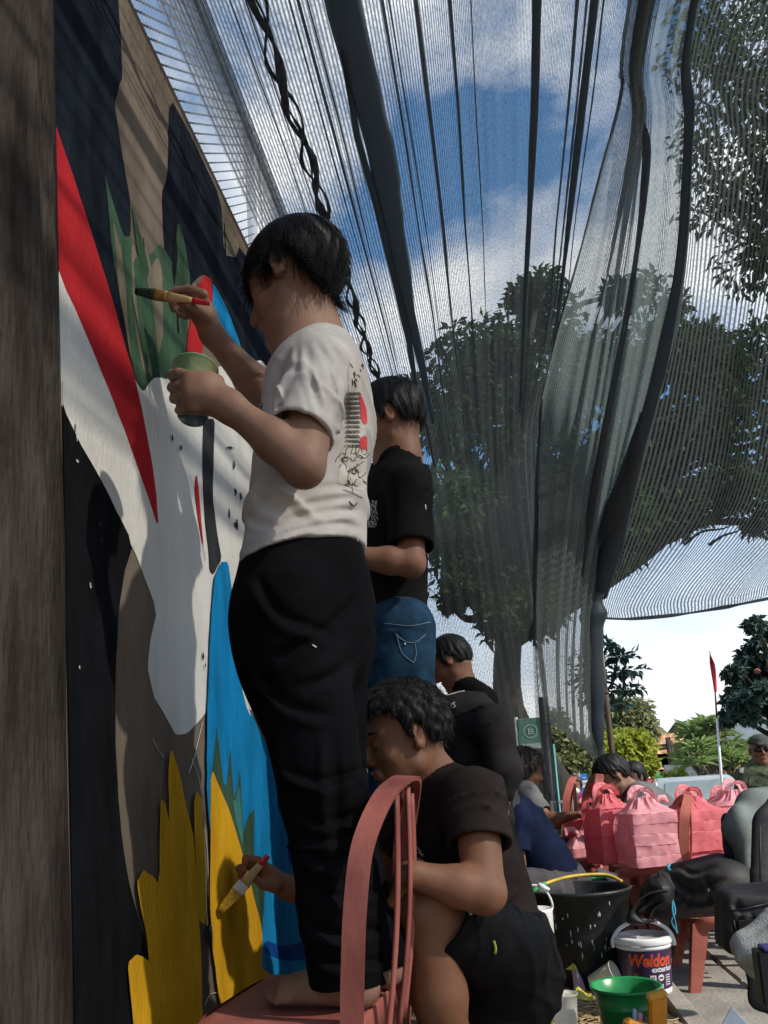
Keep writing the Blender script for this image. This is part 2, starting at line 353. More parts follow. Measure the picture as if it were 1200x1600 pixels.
# ================================================================== SHADE NET
def net_material(name, open_=.62, pitch=.0135, col=(.028, .034, .039), dens=0.0, rung=.55, leak=.10):
    m = bpy.data.materials.new(name); m.use_nodes = True; n = m.node_tree.nodes; l = m.node_tree.links.new
    b = n['Principled BSDF']; b.inputs['Roughness'].default_value = .55; b.inputs['Base Color'].default_value = (*col, 1); b.inputs['Specular IOR Level'].default_value = .35
    def math_(op, a=None, c=None, d=None):
        k = n.new('ShaderNodeMath'); k.operation = op
        for i, x in enumerate((a, c, d)):
            if x is None: continue
            if isinstance(x, (int, float)): k.inputs[i].default_value = x
            else: l(x, k.inputs[i])
        return k.outputs[0]
    def mr(x, a, c, d=0, e=1):
        k = n.new('ShaderNodeMapRange'); k.interpolation_type = 'SMOOTHSTEP'; l(x, k.inputs[0])
        for i, q in enumerate((a, c, d, e)): k.inputs[i+1].default_value = q
        return k.outputs[0]
    uv = n.new('ShaderNodeUVMap'); sp = n.new('ShaderNodeSeparateXYZ'); l(uv.outputs[0], sp.inputs[0])
    nz = n.new('ShaderNodeTexNoise'); nz.inputs['Scale'].default_value = 9; nz.inputs['Detail'].default_value = 3
    mpp = n.new('ShaderNodeMapping'); mpp.inputs['Scale'].default_value = (1, .22, 1); l(uv.outputs[0], mpp.inputs[0]); l(mpp.outputs[0], nz.inputs['Vector'])
    u = math_('ADD', sp.outputs[0], math_('MULTIPLY', nz.outputs[0], .006))
    fu = math_('ABSOLUTE', math_('SUBTRACT', math_('FRACT', math_('MULTIPLY', u, 1/pitch)), .5))       # 0 middle of a slit .. .5 on a warp thread
    slit = mr(fu, .32, .20)                                                                               # open between the warp threads
    # fine knitted rungs between the threads
    ng = n.new('ShaderNodeTexNoise'); ng.inputs['Scale'].default_value = 1; ng.inputs['Detail'].default_value = 3; ng.inputs['Roughness'].default_value = .7
    mp2 = n.new('ShaderNodeMapping'); mp2.inputs['Scale'].default_value = (85, 62, 1); l(uv.outputs[0], mp2.inputs[0]); l(mp2.outputs[0], ng.inputs['Vector'])
    rg = mr(ng.outputs[0], .40, .56)
    nb = n.new('ShaderNodeTexNoise'); nb.inputs['Scale'].default_value = 2.3; nb.inputs['Detail'].default_value = 5; nb.inputs['Roughness'].default_value = .65; l(mpp.outputs[0], nb.inputs['Vector'])
    den = mr(nb.outputs[0], .35, .68, .78, 1.12)
    op = math_('MULTIPLY', math_('MULTIPLY', slit, math_('ADD', math_('MULTIPLY', rg, rung), 1-rung)), den)
    # a little light always leaks through the warp too
    op = math_('MINIMUM', math_('ADD', math_('MULTIPLY', op, open_), leak*(1-dens)), .93)
    op = math_('MULTIPLY', op, 1-dens)
    tr = n.new('ShaderNodeBsdfTransparent'); tl = n.new('ShaderNodeBsdfTranslucent'); tl.inputs[0].default_value = (col[0]*2.2, col[1]*2.2, col[2]*2.3, 1)
    m1 = n.new('ShaderNodeMixShader'); m1.inputs[0].default_value = .4; l(b.outputs[0], m1.inputs[1]); l(tl.outputs[0], m1.inputs[2])
    m2 = n.new('ShaderNodeMixShader'); l(op, m2.inputs[0]); l(m1.outputs[0], m2.inputs[1]); l(tr.outputs[0], m2.inputs[2]); l(m2.outputs[0], n['Material Output'].inputs['Surface'])
    return m
m_net = net_material('shade_net_weave', .92, leak=.20, rung=.62, col=(.036, .041, .040))
m_netB = net_material('shade_net_wide_weave', 1.0, pitch=.024, leak=.16, col=(.036, .041, .040))
m_netg = net_material('shade_net_doubled', .72, pitch=.012, col=(.16, .165, .165))
m_fold = net_material('shade_net_gathered', .9, pitch=.005, col=(.040, .048, .056), dens=.55)
m_bund = net_material('shade_net_bundled', .55, pitch=.004, col=(.055, .075, .088), dens=.82)
m_bund2 = net_material('shade_net_main_bundle', .4, pitch=.004, col=(.075, .100, .120), dens=.90)
m_tail = net_material('shade_net_gauze', .55, pitch=.009, col=(.085, .10, .092), dens=.12)
m_knot = mat('net_rope', (.13, .15, .175), .9, .3, 40, .5, 200, trans=.6, spec=.08)

net = empty('shade_net', (1.0, 3, 2.92), 'dark knitted shade net stretched overhead from the wall and gathered at the corner', 'shade net', 'dark shade nets over the painters')
def sheet(name, lines, m, parent, nu=60, nv=70, rip=.0, seed=0, vfun=None, ripf=(23, 41)):
    """loft through control lines (each a list of world points), folds added as real ripples; uv in metres"""
    C_ = [catmull(l_, nv) for l_ in lines]; C_ = np.array(C_)                     # lines x nv x 3
    S = np.array([catmull(C_[:, j], nu) for j in range(nv)])                    # nv x nu x 3
    du = np.linalg.norm(np.diff(S, axis=1), axis=2).mean(0); uu = np.concatenate([[0], np.cumsum(np.maximum(du, .004))])
    # the cloth keeps its width where it is gathered: u comes from the widest row
    duw = np.linalg.norm(np.diff(S, axis=1), axis=2).max(0)*.6+du*.4; uu = np.concatenate([[0], np.cumsum(duw)])
    dv = np.linalg.norm(np.diff(S, axis=0), axis=2).mean(1); vv = np.concatenate([[0], np.cumsum(dv)])
    if rip:
        nrm = np.cross(np.gradient(S, axis=0), np.gradient(S, axis=1)); nrm /= np.linalg.norm(nrm, axis=2)[..., None]+1e-9
        ph = np.random.default_rng(seed).uniform(0, 6.28, 6)
        r_ = sum(np.sin(uu[None, :]*f_+ph[i]+.5*np.sin(vv[:, None]*1.3+ph[i+2])) for i, f_ in enumerate(ripf))
        S = S+nrm*(rip*r_)[..., None]
    P = S.reshape(-1, 3); F = [(j*nu+i, j*nu+i+1, (j+1)*nu+i+1, (j+1)*nu+i) for j in range(nv-1) for i in range(nu-1)]
    UV_ = np.stack(np.meshgrid(uu, vv), -1).reshape(-1, 2)
    return mesh(name, P, F, m, parent, True, uv=UV_)
# --- sheet A: flat over the painters, then a curtain hanging beyond them
A = []
for X, ye, zb, hang in ((.045, 6.4, .10, 0), (.30, 6.3, .10, .05), (.60, 6.1, .10, .1), (.82, 5.7, .12, .1), (1.0, 5.0, .15, .05), (1.10, 4.6, .25, 0)):
    z = 2.955-.03*X
    A.append([(X, -1.2, z), (X, .6, z), (X, 2.2, z-.005), (X, ye-1.0, z-.01), (X, ye-.25, z-.04), (X, ye, z-.25), (X+hang*.4, ye+.08, 1.9), (X+hang, ye+.02, 1.0), (X+hang, ye, zb)])
A[-1] = [(1.36, -1.2, 2.92), (1.35, .6, 2.92), (1.30, 2.2, 2.92), tuple(atY(905, 400, 3.05)), tuple(atY(845, 620, 4.0)), tuple(atY(840, 700, 4.15)), tuple(atY(833, 850, 4.3)), tuple(atY(832, 1000, 4.35)), tuple(atY(838, 1128, 4.4))]
sheet('net_panel', A, m_net, net, 90, 110, .006, 1, ripf=(19, 47))
# --- sheet B: from overhead on the right, swept down to the corner, with a hanging tail
def pl(*q): return [tuple(atY(x, y, Y)) if Y > 0 else tuple(atZ(x, y, -Y)) for (x, y, Y) in q]
B0 = [(1.33, -1.2, 2.935), (1.33, .6, 2.935)]+pl((983, 20, 2.0), (968, 150, 2.28), (905, 400, 2.95), (847, 620, 3.9), (836, 850, 4.15), (834, 1010, 4.25), (848, 1126, 4.3))
B1 = [(1.37, -1.2, 2.94), (1.37, .6, 2.94)]+pl((1000, 20, 2.0), (990, 200, 2.4), (945, 420, 3.0), (900, 640, 3.95), (878, 850, 4.3), (868, 1010, 4.4), (872, 1138, 4.4))
B2 = [(1.42, -1.2, 2.94), (1.42, .6, 2.94)]+pl((1022, 20, 2.05), (1012, 200, 2.5), (985, 450, 3.2), (945, 700, 4.2), (915, 900, 4.9), (905, 1030, 5.0), (908, 1166, 4.95))
B3 = [(1.55, -1.2, 2.94), (1.55, .6, 2.93)]+pl((1085, 20, 2.05), (1076, 200, 2.5), (1050, 470, 3.2), (985, 740, 4.4), (938, 930, 5.35), (936, 1050, 5.35), (935, 1192, 5.3))
sheet('net_tail', [B0, B1, B2, B3], m_tail, net, 60, 90, .012, 3, ripf=(37, 61))
C0 = [(1.55, -1.2, 2.93), (1.55, .6, 2.92)]+pl((1085, 20, 2.05), (1076, 200, 2.5), (1050, 470, 3.2), (985, 740, 4.4), (938, 940, 5.38), (938, 966, 5.42))
C1 = [(1.75, -1.2, 2.92), (1.75, .6, 2.90)]+pl((1180, 20, 2.05), (1150, 250, 2.45), (1120, 520, 3.2), (1075, 780, 4.4), (985, 935, 5.36), (980, 966, 5.42))
C2 = [(2.1, -1.2, 2.92), (2.1, .6, 2.88)]+pl((1330, 20, 2.05), (1270, 250, 2.5), (1215, 520, 3.3), (1160, 790, 4.5), (1062, 925, 5.36), (1055, 960, 5.42))
C3 = [(2.7, -1.2, 2.90), (2.7, .6, 2.84)]+pl((1600, 20, 2.1), (1480, 300, 2.6), (1380, 560, 3.4), (1290, 780, 4.4), (1185, 905, 5.3), (1170, 941, 5.4))
C4 = [(3.6, -1.2, 2.86), (3.6, .6, 2.82), (3.15, 1.9, 2.84), (2.9, 2.9, 2.74), (2.82, 3.8, 2.58), (2.85, 4.7, 2.34), (2.92, 5.25, 2.16), (2.95, 5.4, 2.08)]
C5 = [(5.6, -1.2, 2.8), (5.0, .4, 2.76), (3.75, 1.5, 2.78), (3.1, 2.6, 2.74), (3.0, 3.6, 2.62), (3.02, 4.6, 2.40), (3.15, 5.2, 2.22), (3.2, 5.4, 2.14)]  # outer lines lie out of view, shaped so sun reaches bags and bucket
sheet('net_awning', [C0, C1, C2, C3, C4, C5], m_netB, net, 80, 90, .010, 5, ripf=(9, 21))
# doubled selvedge beside the wall, lighter and thicker
D = [[(x, -1.2, 2.925), (x, .8, 2.922), (x, 2.0, 2.918), (x, 3.0, 2.915), (x, 4.4, 2.91)] for x in (.02, .06, .10, .135)]
sheet('net_selvedge', D, m_netg, net, 20, 60, .004, 9, ripf=(60, 90))
D = [[(x, -1.2, 2.915), (x, .8, 2.912), (x, 2.0, 2.908), (x, 3.0, 2.905), (x, 4.4, 2.90)] for x in (.115, .125, .135, .150)]
sheet('net_hem', D, m_fold, net, 8, 60)
# --- gathered folds running the length of the net: ropes of bunched cloth
def fold(pts, wid, th=.25, name='net_fold', m=None, wob=.0, seed=0, n=50):
    q = catmull(pts, n); r_ = np.random.default_rng(seed); t = np.linspace(0, 1, n)
    if wob: q[:, 0] += wob*np.interp(t, np.linspace(0, 1, 9), r_.normal(0, 1, 9))
    wv = np.interp(t, np.linspace(0, 1, len(wid)), wid) if hasattr(wid, '__len__') else np.full(n, wid)
    wv = wv*(1+.18*np.interp(t, np.linspace(0, 1, 14), r_.normal(0, 1, 14)))
    g = G(); K = 8; P = []
    tan = np.gradient(q, axis=0); tan /= np.linalg.norm(tan, axis=1)[:, None]
    for i in range(n):
        nn = unit(np.cross(tan[i], V(0, 0, 1)) if abs(tan[i][2]) < .95 else V(1, 0, 0)); bb = np.cross(nn, tan[i])
        for k in range(K):
            a = 2*math.pi*k/K; P.append(q[i]+nn*wv[i]*.5*math.cos(a)+bb*wv[i]*.5*th*math.sin(a))
    F = [(i*K+k, i*K+(k+1) % K, (i+1)*K+(k+1) % K, (i+1)*K+k) for i in range(n-1) for k in range(K)]+[tuple(range(K))[::-1], tuple(range((n-1)*K, n*K))]
    UV_ = np.array([(2*math.pi*k/K*.04, float(i)*.04) for i in range(n) for k in range(K)])
    return mesh(name, P, F, m or m_bund, net, True, uv=UV_)
zc = 2.90
fold([(.515, -1, zc), (.515, .8, zc), (.515, 1.9, zc), (.512, 2.6, zc), (.512, 3.3, zc), (.51, 4.2, zc)], [.092, .092, .092, .090, .07, .04, .02], .30, 'net_bundle', m_bund2, wob=.006, seed=2, n=90)
fold([(.468, 1.9, zc-.004), (.470, 2.5, zc-.004), (.482, 3.1, zc-.004), (.475, 3.7, zc-.004), (.47, 4.8, zc)], [.014, .03, .034, .022, .012], .5, wob=.004, seed=3)
for i, (x, w_, y1) in enumerate(((.36, .008, 4.6), (.385, .012, 4.8), (.405, .006, 3.9), (.60, .012, 4.6), (.625, .006, 3.6), (.69, .014, 4.8), (.775, .012, 4.6), (.84, .005, 4.0), (1.01, .030, 4.2), (1.12, .012, 3.6), (1.145, .010, 3.4), (1.165, .026, 3.8), (1.19, .008, 3.2), (.215, .006, 4.5), (.25, .005, 3.8))):
    w_ *= .8; fold([(x, -1, zc), (x, .9, zc), (x+.004, 2.2, zc), (x+.002, 3.2, zc), (x-.01, y1, zc-.01)], [w_, w_, w_*.9, w_*.5], .4, 'net_fold', m_bund if w_ > .015 else m_fold, wob=.003, seed=10+i)
# dark seam where the two sheets lap, and the knot it ends in
fold([(1.31, -1, 2.93), (1.31, .6, 2.93)]+pl((984, 0, 1.98), (970, 148, 2.27), (938, 270, 2.6), (905, 398, 2.94), (870, 520, 3.4), (846, 622, 3.88)), [.010, .010, .010, .009, .008, .006], .6, 'net_seam', m_fold, seed=31)
fold([(1.36, -1, 2.93), (1.36, .8, 2.93)]+pl((1000, 80, 2.15), (1010, 250, 2.6), (985, 460, 3.18), (940, 700, 4.15), (905, 900, 4.8)), [.02, .02, .022, .03, .04, .05], .3, 'net_fold', m_fold, seed=32)
fold([(1.445, -1, 2.925), (1.445, .6, 2.925)]+pl((1086, 0, 2.0), (1077, 200, 2.48), (1060, 440, 3.1), (1020, 620, 3.75), (975, 780, 4.5), (937, 935, 5.32)), [.028, .028, .03, .032, .04, .07, .13, .13], .3, 'net_bundle', m_bund, seed=33, n=80)
fold(pl((1010, 640, 3.9), (960, 800, 4.6), (928, 905, 5.2), (922, 960, 5.28)), [.06, .12, .16, .15], .5, 'net_bundle', m_bund, seed=36, n=60)
fold(pl((930, 925, 5.25), (926, 985, 5.25), (928, 1060, 5.25), (932, 1130, 5.25), (936, 1195, 5.25)), [.14, .13, .14, .10, .04], .6, 'net_bundle', m_bund, seed=34)
fold(pl((847, 622, 3.88), (838, 760, 4.1), (836, 900, 4.2), (834, 1010, 4.25)), [.01, .016, .02, .012], .6, 'net_seam', m_fold, seed=35)
fold(pl((942, 966, 5.42), (985, 967, 5.43), (1055, 961, 5.43), (1120, 951, 5.42), (1172, 941, 5.41), (1345, 905, 5.41)), [.02, .03, .035, .035, .03, .03], .7, 'net_hem', m_fold, seed=37)
# corner pole that carries the gathered corner
m_bamboo = mat('old_bamboo', (.16, .12, .075), .7, .25, 12, .2, 90, stretch=(1, 1, .2))
pt = atY(934, 975, 5.62)
pole = empty('net_pole', (pt[0], 5.62, 0), 'thin bamboo pole propping up the gathered corner of the shade net', 'pole')
G().tube([(pt[0]+.01, 5.62, -.05), (pt[0]+.005, 5.62, 1.0), tuple(pt+V(0, 0, .03))], [.022, .021, .018], 10).build('pole_shaft', m_bamboo, pole)
for z in (.45, .95, 1.42): G().tube([(pt[0]+.006, 5.62, z-.008), (pt[0]+.006, 5.62, z+.008)], .0245, 10).build('pole_joint', m_bamboo, pole)
# braided rope of net hanging along the ceiling
br = empty('braided_rope', (.29, 2.5, 2.88), 'loose chain-like braid of dark net cloth running along the net above the boys', 'rope')
t = np.linspace(0, 1, 160); y = -.6+5.0*t
for s_, (r_, ph, am) in enumerate(((.009, 0, .016), (.0055, math.pi, .024), (.005, 1.1, .012))):
    per = .36; q = np.stack([.287-.004*y/4+am*np.sin(2*math.pi*y/per+ph)+.004*np.sin(y*9), y, 2.878+.010*np.cos(2*math.pi*y/per+ph)], 1)
    G().tube(q, r_*(1+.3*np.sin(y*23+s_)+.2*np.sin(y*57)), 6, flat=(V(0, 0, 1), .5)).build('strand', m_knot, br)
# ================================================================== sculpting: smooth unions of tapered limbs, meshed by surface nets
def rc(a, b, r1, r2=None, flat=None, k=.012, planes=()):
    return ('rc', np.asarray(a, float), np.asarray(b, float), r1, r1 if r2 is None else r2, flat, k, planes)
def el(c, r, axes=None, k=.012, planes=()):
    return ('el', np.asarray(c, float), np.asarray(r, float)*np.ones(3), np.eye(3) if axes is None else np.asarray(axes, float), k, planes)
def prim_box(p):
    if p[0] == 'rc':
        R = max(p[3], p[4])*max(1, p[5][1] if p[5] is not None else 1); k = p[6]
        return np.minimum(p[1], p[2])-R-3*k-.012, np.maximum(p[1], p[2])+R+3*k+.012
    if p[0] == 'el':
        R = p[2].max(); return p[1]-R-3*p[4]-.012, p[1]+R+3*p[4]+.012
    return p[2]
def prim_eval(p, X, Y, Zz):
    if p[0] == 'rc':
        _, a, b, r1, r2, flat, k, pls = p
        ab = b-a; L2 = max(ab@ab, 1e-12)
        px_, py_, pz_ = X-a[0], Y-a[1], Zz-a[2]
        t = np.clip((px_*ab[0]+py_*ab[1]+pz_*ab[2])/L2, 0, 1)
        qx, qy, qz = px_-t*ab[0], py_-t*ab[1], pz_-t*ab[2]
        s_ = 1.0
        if flat is not None:
            n, f = flat; n = unit(n); dn = (qx*n[0]+qy*n[1]+qz*n[2])*(1/f-1)
            qx, qy, qz = qx+n[0]*dn, qy+n[1]*dn, qz+n[2]*dn; s_ = min(1, f)**.5
        d = (np.sqrt(qx*qx+qy*qy+qz*qz)-(r1+(r2-r1)*t))*s_
    elif p[0] == 'el':
        _, c, r, A, k, pls = p
        dx, dy, dz = X-c[0], Y-c[1], Zz-c[2]
        u_ = [(dx*A[i][0]+dy*A[i][1]+dz*A[i][2]) for i in range(3)]
        k0 = np.sqrt(sum((u_[i]/r[i])**2 for i in range(3))); k1 = np.sqrt(sum((u_[i]/r[i]**2)**2 for i in range(3)))+1e-9
        d = k0*(k0-1)/k1
    else:
        d = p[1](X, Y, Zz); pls = p[4]
    for (n, c0) in pls: d = np.maximum(d, X*n[0]+Y*n[1]+Zz*n[2]-c0)
    return d
def prim_k(p): return p[6] if p[0] == 'rc' else (p[4] if p[0] == 'el' else p[3])
def fnp(f, lo, hi, k=.012, planes=()): return ('fn', f, (np.asarray(lo, float), np.asarray(hi, float)), k, planes)
def rbox(c, hs, r, R=None, k=.02):
    c = np.asarray(c, float); R = np.eye(3) if R is None else np.asarray(R); hs = np.asarray(hs, float); e = np.linalg.norm(hs)+r
    def f(X, Y, Zz):
        d = (X-c[0], Y-c[1], Zz-c[2]); q = [np.abs(d[0]*R[0][i]+d[1]*R[1][i]+d[2]*R[2][i])-hs[i] for i in range(3)]
        return np.sqrt(sum(np.maximum(a, 0)**2 for a in q))+np.minimum(np.maximum(np.maximum(q[0], q[1]), q[2]), 0)-r
    return ('fn', f, (c-e, c+e), k, ())
def half(p, n):
    """keep the side against n"""
    n = unit(n); return (n, float(n @ np.asarray(p, float)))

class Sdf:
    def __init__(s): s.ops = []
    def add(s, *ps):
        for p in ps: s.ops.append((1, p))
        return s
    def sub(s, *ps):
        for p in ps: s.ops.append((-1, p))
        return s
    def verts(s, h, disp=None, relax=1):
        lo = np.min([prim_box(p)[0] for sg, p in s.ops if sg > 0], 0)-h*2; hi = np.max([prim_box(p)[1] for sg, p in s.ops if sg > 0], 0)+h*2
        n = np.ceil((hi-lo)/h).astype(int)+1
        ax = [(lo[i]+h*np.arange(n[i])).astype(np.float32) for i in range(3)]
        D = np.full(tuple(n), 1.0, np.float32)
        for sg, p in s.ops:
            a, b = prim_box(p); i0 = np.clip(np.floor((a-lo)/h).astype(int), 0, n); i1 = np.clip(np.ceil((b-lo)/h).astype(int)+1, 0, n)
            if (i1 <= i0).any(): continue
            sl = tuple(slice(i0[i], i1[i]) for i in range(3))
            X = ax[0][sl[0]][:, None, None]; Y = ax[1][sl[1]][None, :, None]; Zz = ax[2][sl[2]][None, None, :]
            d = prim_eval(p, X, Y, Zz); A = D[sl]; k = max(prim_k(p), 1e-4)
            if sg > 0: hh = np.maximum(k-np.abs(A-d), 0)/k; D[sl] = np.minimum(A, d)-hh*hh*k*.25
            else: d = -d; hh = np.maximum(k-np.abs(A-d), 0)/k; D[sl] = np.maximum(A, d)+hh*hh*k*.25
        if disp is not None:
            I = np.argwhere(np.abs(D) < max(.02, 3*h)); Pp = lo+I*h
            D[I[:, 0], I[:, 1], I[:, 2]] += disp(Pp).astype(np.float32)
        return surface_nets(D, lo, h, relax)
def surface_nets(D, lo, h, relax=1):
    S = D < 0
    c = [S[i:S.shape[0]-1+i, j:S.shape[1]-1+j, k:S.shape[2]-1+k] for i in (0, 1) for j in (0, 1) for k in (0, 1)]
    cnt = sum(x.astype(np.int8) for x in c); act = (cnt > 0) & (cnt < 8); I = np.argwhere(act)
    if len(I) == 0: return np.zeros((0, 3)), np.zeros((0, 4), int)
    idx = np.full(act.shape, -1, np.int64); idx[act] = np.arange(len(I))
    acc = np.zeros((len(I), 3)); num = np.zeros(len(I))
    offs = [(i, j, k) for i in (0, 1) for j in (0, 1) for k in (0, 1)]
    val = {o: D[I[:, 0]+o[0], I[:, 1]+o[1], I[:, 2]+o[2]].astype(float) for o in offs}
    for a in offs:
        for x in range(3):
            if a[x]: continue
            b = list(a); b[x] = 1; b = tuple(b); va, vb = val[a], val[b]; m = (va < 0) != (vb < 0)
            t = np.where(m, va/np.where(m, va-vb, 1), 0)
            p = np.array(a, float)[None, :].repeat(len(I), 0); p[:, x] += t; acc[m] += p[m]; num[m] += 1
    Vv = lo+(I+acc/num[:, None])*h
    F = []
    for x in range(3):
        y, z = (x+1) % 3, (x+2) % 3
        sl0 = [slice(None)]*3; sl1 = [slice(None)]*3; sl0[x] = slice(0, -1); sl1[x] = slice(1, None)
        E = S[tuple(sl0)] != S[tuple(sl1)]; J = np.argwhere(E)
        ok = (J[:, y] > 0) & (J[:, z] > 0) & (J[:, y] < D.shape[y]-1) & (J[:, z] < D.shape[z]-1); J = J[ok]
        inside = S[J[:, 0], J[:, 1], J[:, 2]]
        def at(dy, dz):
            K = J.copy(); K[:, y] += dy; K[:, z] += dz; return idx[K[:, 0], K[:, 1], K[:, 2]]
        q = np.stack([at(-1, -1), at(0, -1), at(0, 0), at(-1, 0)], 1); q[~inside] = q[~inside][:, ::-1]; F.append(q)
    F = np.concatenate(F); F = F[(F >= 0).all(1)]
    for _ in range(relax):
        s_ = np.zeros_like(Vv); c_ = np.zeros(len(Vv))
        for i in range(4):
            a, b = F[:, i], F[:, (i+1) % 4]
            for d in range(3): s_[:, d] += np.bincount(a, Vv[b, d], len(Vv))+np.bincount(b, Vv[a, d], len(Vv))
            c_ += np.bincount(a, minlength=len(Vv))+np.bincount(b, minlength=len(Vv))
        Vv = Vv*.5+.5*s_/np.maximum(c_, 1)[:, None]
    return Vv, F
def vnormals(Vv, F):
    n = np.cross(Vv[F[:, 2]]-Vv[F[:, 0]], Vv[F[:, 3]]-Vv[F[:, 1]]); N_ = np.zeros_like(Vv)
    for i in range(4):
        for d in range(3): N_[:, d] += np.bincount(F[:, i], n[:, d], len(Vv))
    return N_/(np.linalg.norm(N_, axis=1)[:, None]+1e-12)
def folds(specs, seed=0):
    """cloth creases: specs = list of (direction across the creases, spacing, depth, mask function or None)"""
    r_ = np.random.default_rng(seed); P_ = []
    for d, wl, dep, mk in specs:
        d = unit(d); k = 2*math.pi/wl; jit = [unit(d+r_.normal(0, .22, 3)) for _ in range(4)]; P_.append((d, k, dep, mk, jit, r_.uniform(0, 6.28, 8), r_.normal(0, 1, (4, 3))))
    def f(P):
        out = np.zeros(len(P))
        for d, k, dep, mk, jit, ph, wd in P_:
            w1 = 1.3*np.sin(P@wd[0]*4.5+ph[0])+.8*np.sin(P@wd[1]*10+ph[1])
            n = np.sin(.50*k*(P@jit[0])+w1+ph[2])+.8*np.sin(.31*k*(P@jit[1])-w1*.7+ph[3])+.55*np.sin(.83*k*(P@jit[2])+w1*1.6+ph[4])
            am = np.clip(.55+.6*np.sin(P@wd[2]*6+ph[5])+.35*np.sin(P@wd[3]*13+ph[6]), 0, 1.3)
            q = -dep*(np.exp(-(n/.42)**2)-.25)*am
            out += q if mk is None else q*mk(P)
        return out
    return f

def creases(lines, seed=0):
    """creases laid where the cloth shows them: (polyline seen in the photograph, width and depth in metres; depth > 0 sinks, < 0 stands proud)"""
    L_ = [(catmull([(x, y, 0) for x, y in pl_], 8*len(pl_))[:, :2], w_, d_) for pl_, w_, d_ in lines]
    def f(P):
        q = to_px(P); z = (P-CAM)@_f; out = np.zeros(len(P))
        for pl_, w_, d_ in L_:
            lo, hi = pl_.min(0)-25, pl_.max(0)+25; m = np.where(((q > lo) & (q < hi)).all(1))[0]
            if not len(m): continue
            a, b = pl_[:-1], pl_[1:]; ab = b-a; r = q[m][:, None]-a[None]; t = np.clip((r*ab).sum(2)/((ab*ab).sum(1)+1e-9), 0, 1); dv = r-t[..., None]*ab[None]; dd = (dv**2).sum(2); k = dd.argmin(1)
            d = np.sqrt(dd[np.arange(len(m)), k])*z[m]/FPX; u = (k+t[np.arange(len(m)), k])/len(a); side = np.sign(ab[k, 0]*dv[np.arange(len(m)), k, 1]-ab[k, 1]*dv[np.arange(len(m)), k, 0])
            tap = np.clip(np.minimum(u, 1-u)*5, 0, 1)**.6
            out[m] += d_*tap*(np.exp(-(d/w_)**2)-.7*np.exp(-((d-1.9*w_)/(1.1*w_))**2)*(side > 0))
        return out
    return f
# ------------------------------------------------------------------ heads
def head_frame(c, fwd, up=(0, 0, 1)):
    F = unit(fwd); R = unit(np.cross(F, np.asarray(up, float))); U = np.cross(R, F)
    return np.asarray(c, float), F, U, R
def add_head(S, hf, s=1.0, k=.010, detail=True):
    c, F, U, R = hf; A = np.array([F, R, U])
    P = lambda f, r, u: c+s*(F*f+R*r+U*u)
    S.add(el(P(0, 0, .012), s*V(.096, .076, .095), A, .02*s), el(P(.034, 0, -.052), s*V(.062, .060, .074), A, .03*s))
    for q in (-1, 1):
        S.add(rc(P(.012, q*.048, -.078), P(.072, q*.016, -.110), .022*s, .017*s, k=.02*s), el(P(.062, q*.040, -.042), s*.022, k=.02*s))
        if detail: S.add(rc(P(.090, q*.010, .016), P(.070, q*.048, .014), .010*s, .008*s, k=.012*s))
    S.add(el(P(.083, 0, -.112), s*.018, k=.015*s))
    S.add(rc(P(.092, 0, .000), P(.116, 0, -.040), .0085*s, .0125*s, k=.010*s))
    if detail:
        for q in (-1, 1):
            S.add(el(P(.102, q*.0115, -.046), s*.0095, k=.006*s))
            S.sub(el(P(.100, q*.031, -.010), s*V(.016, .019, .010), A, .010*s)); S.add(el(P(.079, q*.031, -.011), s*.0135, k=.003*s))
        S.add(rc(P(.098, -.018, -.070), P(.098, .018, -.070), .0065*s, k=.006*s), rc(P(.095, -.015, -.082), P(.095, .015, -.082), .0075*s, k=.007*s))
        S.sub(rc(P(.106, -.020, -.0755), P(.106, .020, -.0755), .0022*s, k=.003*s))
    for q in (-1, 1):
        e = P(-.006, q*.080, -.018); n = unit(R*q*.9-F*.45)
        S.add(el(e, s*V(.019, .0085, .031), np.array([unit(np.cross(U, n)), n, U]), .006*s), el(P(.002, q*.076, -.040), s*.0095, k=.006*s))
        if detail: S.sub(el(e+n*s*.010+F*s*.003, s*V(.0095, .008, .018), np.array([unit(np.cross(U, n)), n, U]), .004*s))
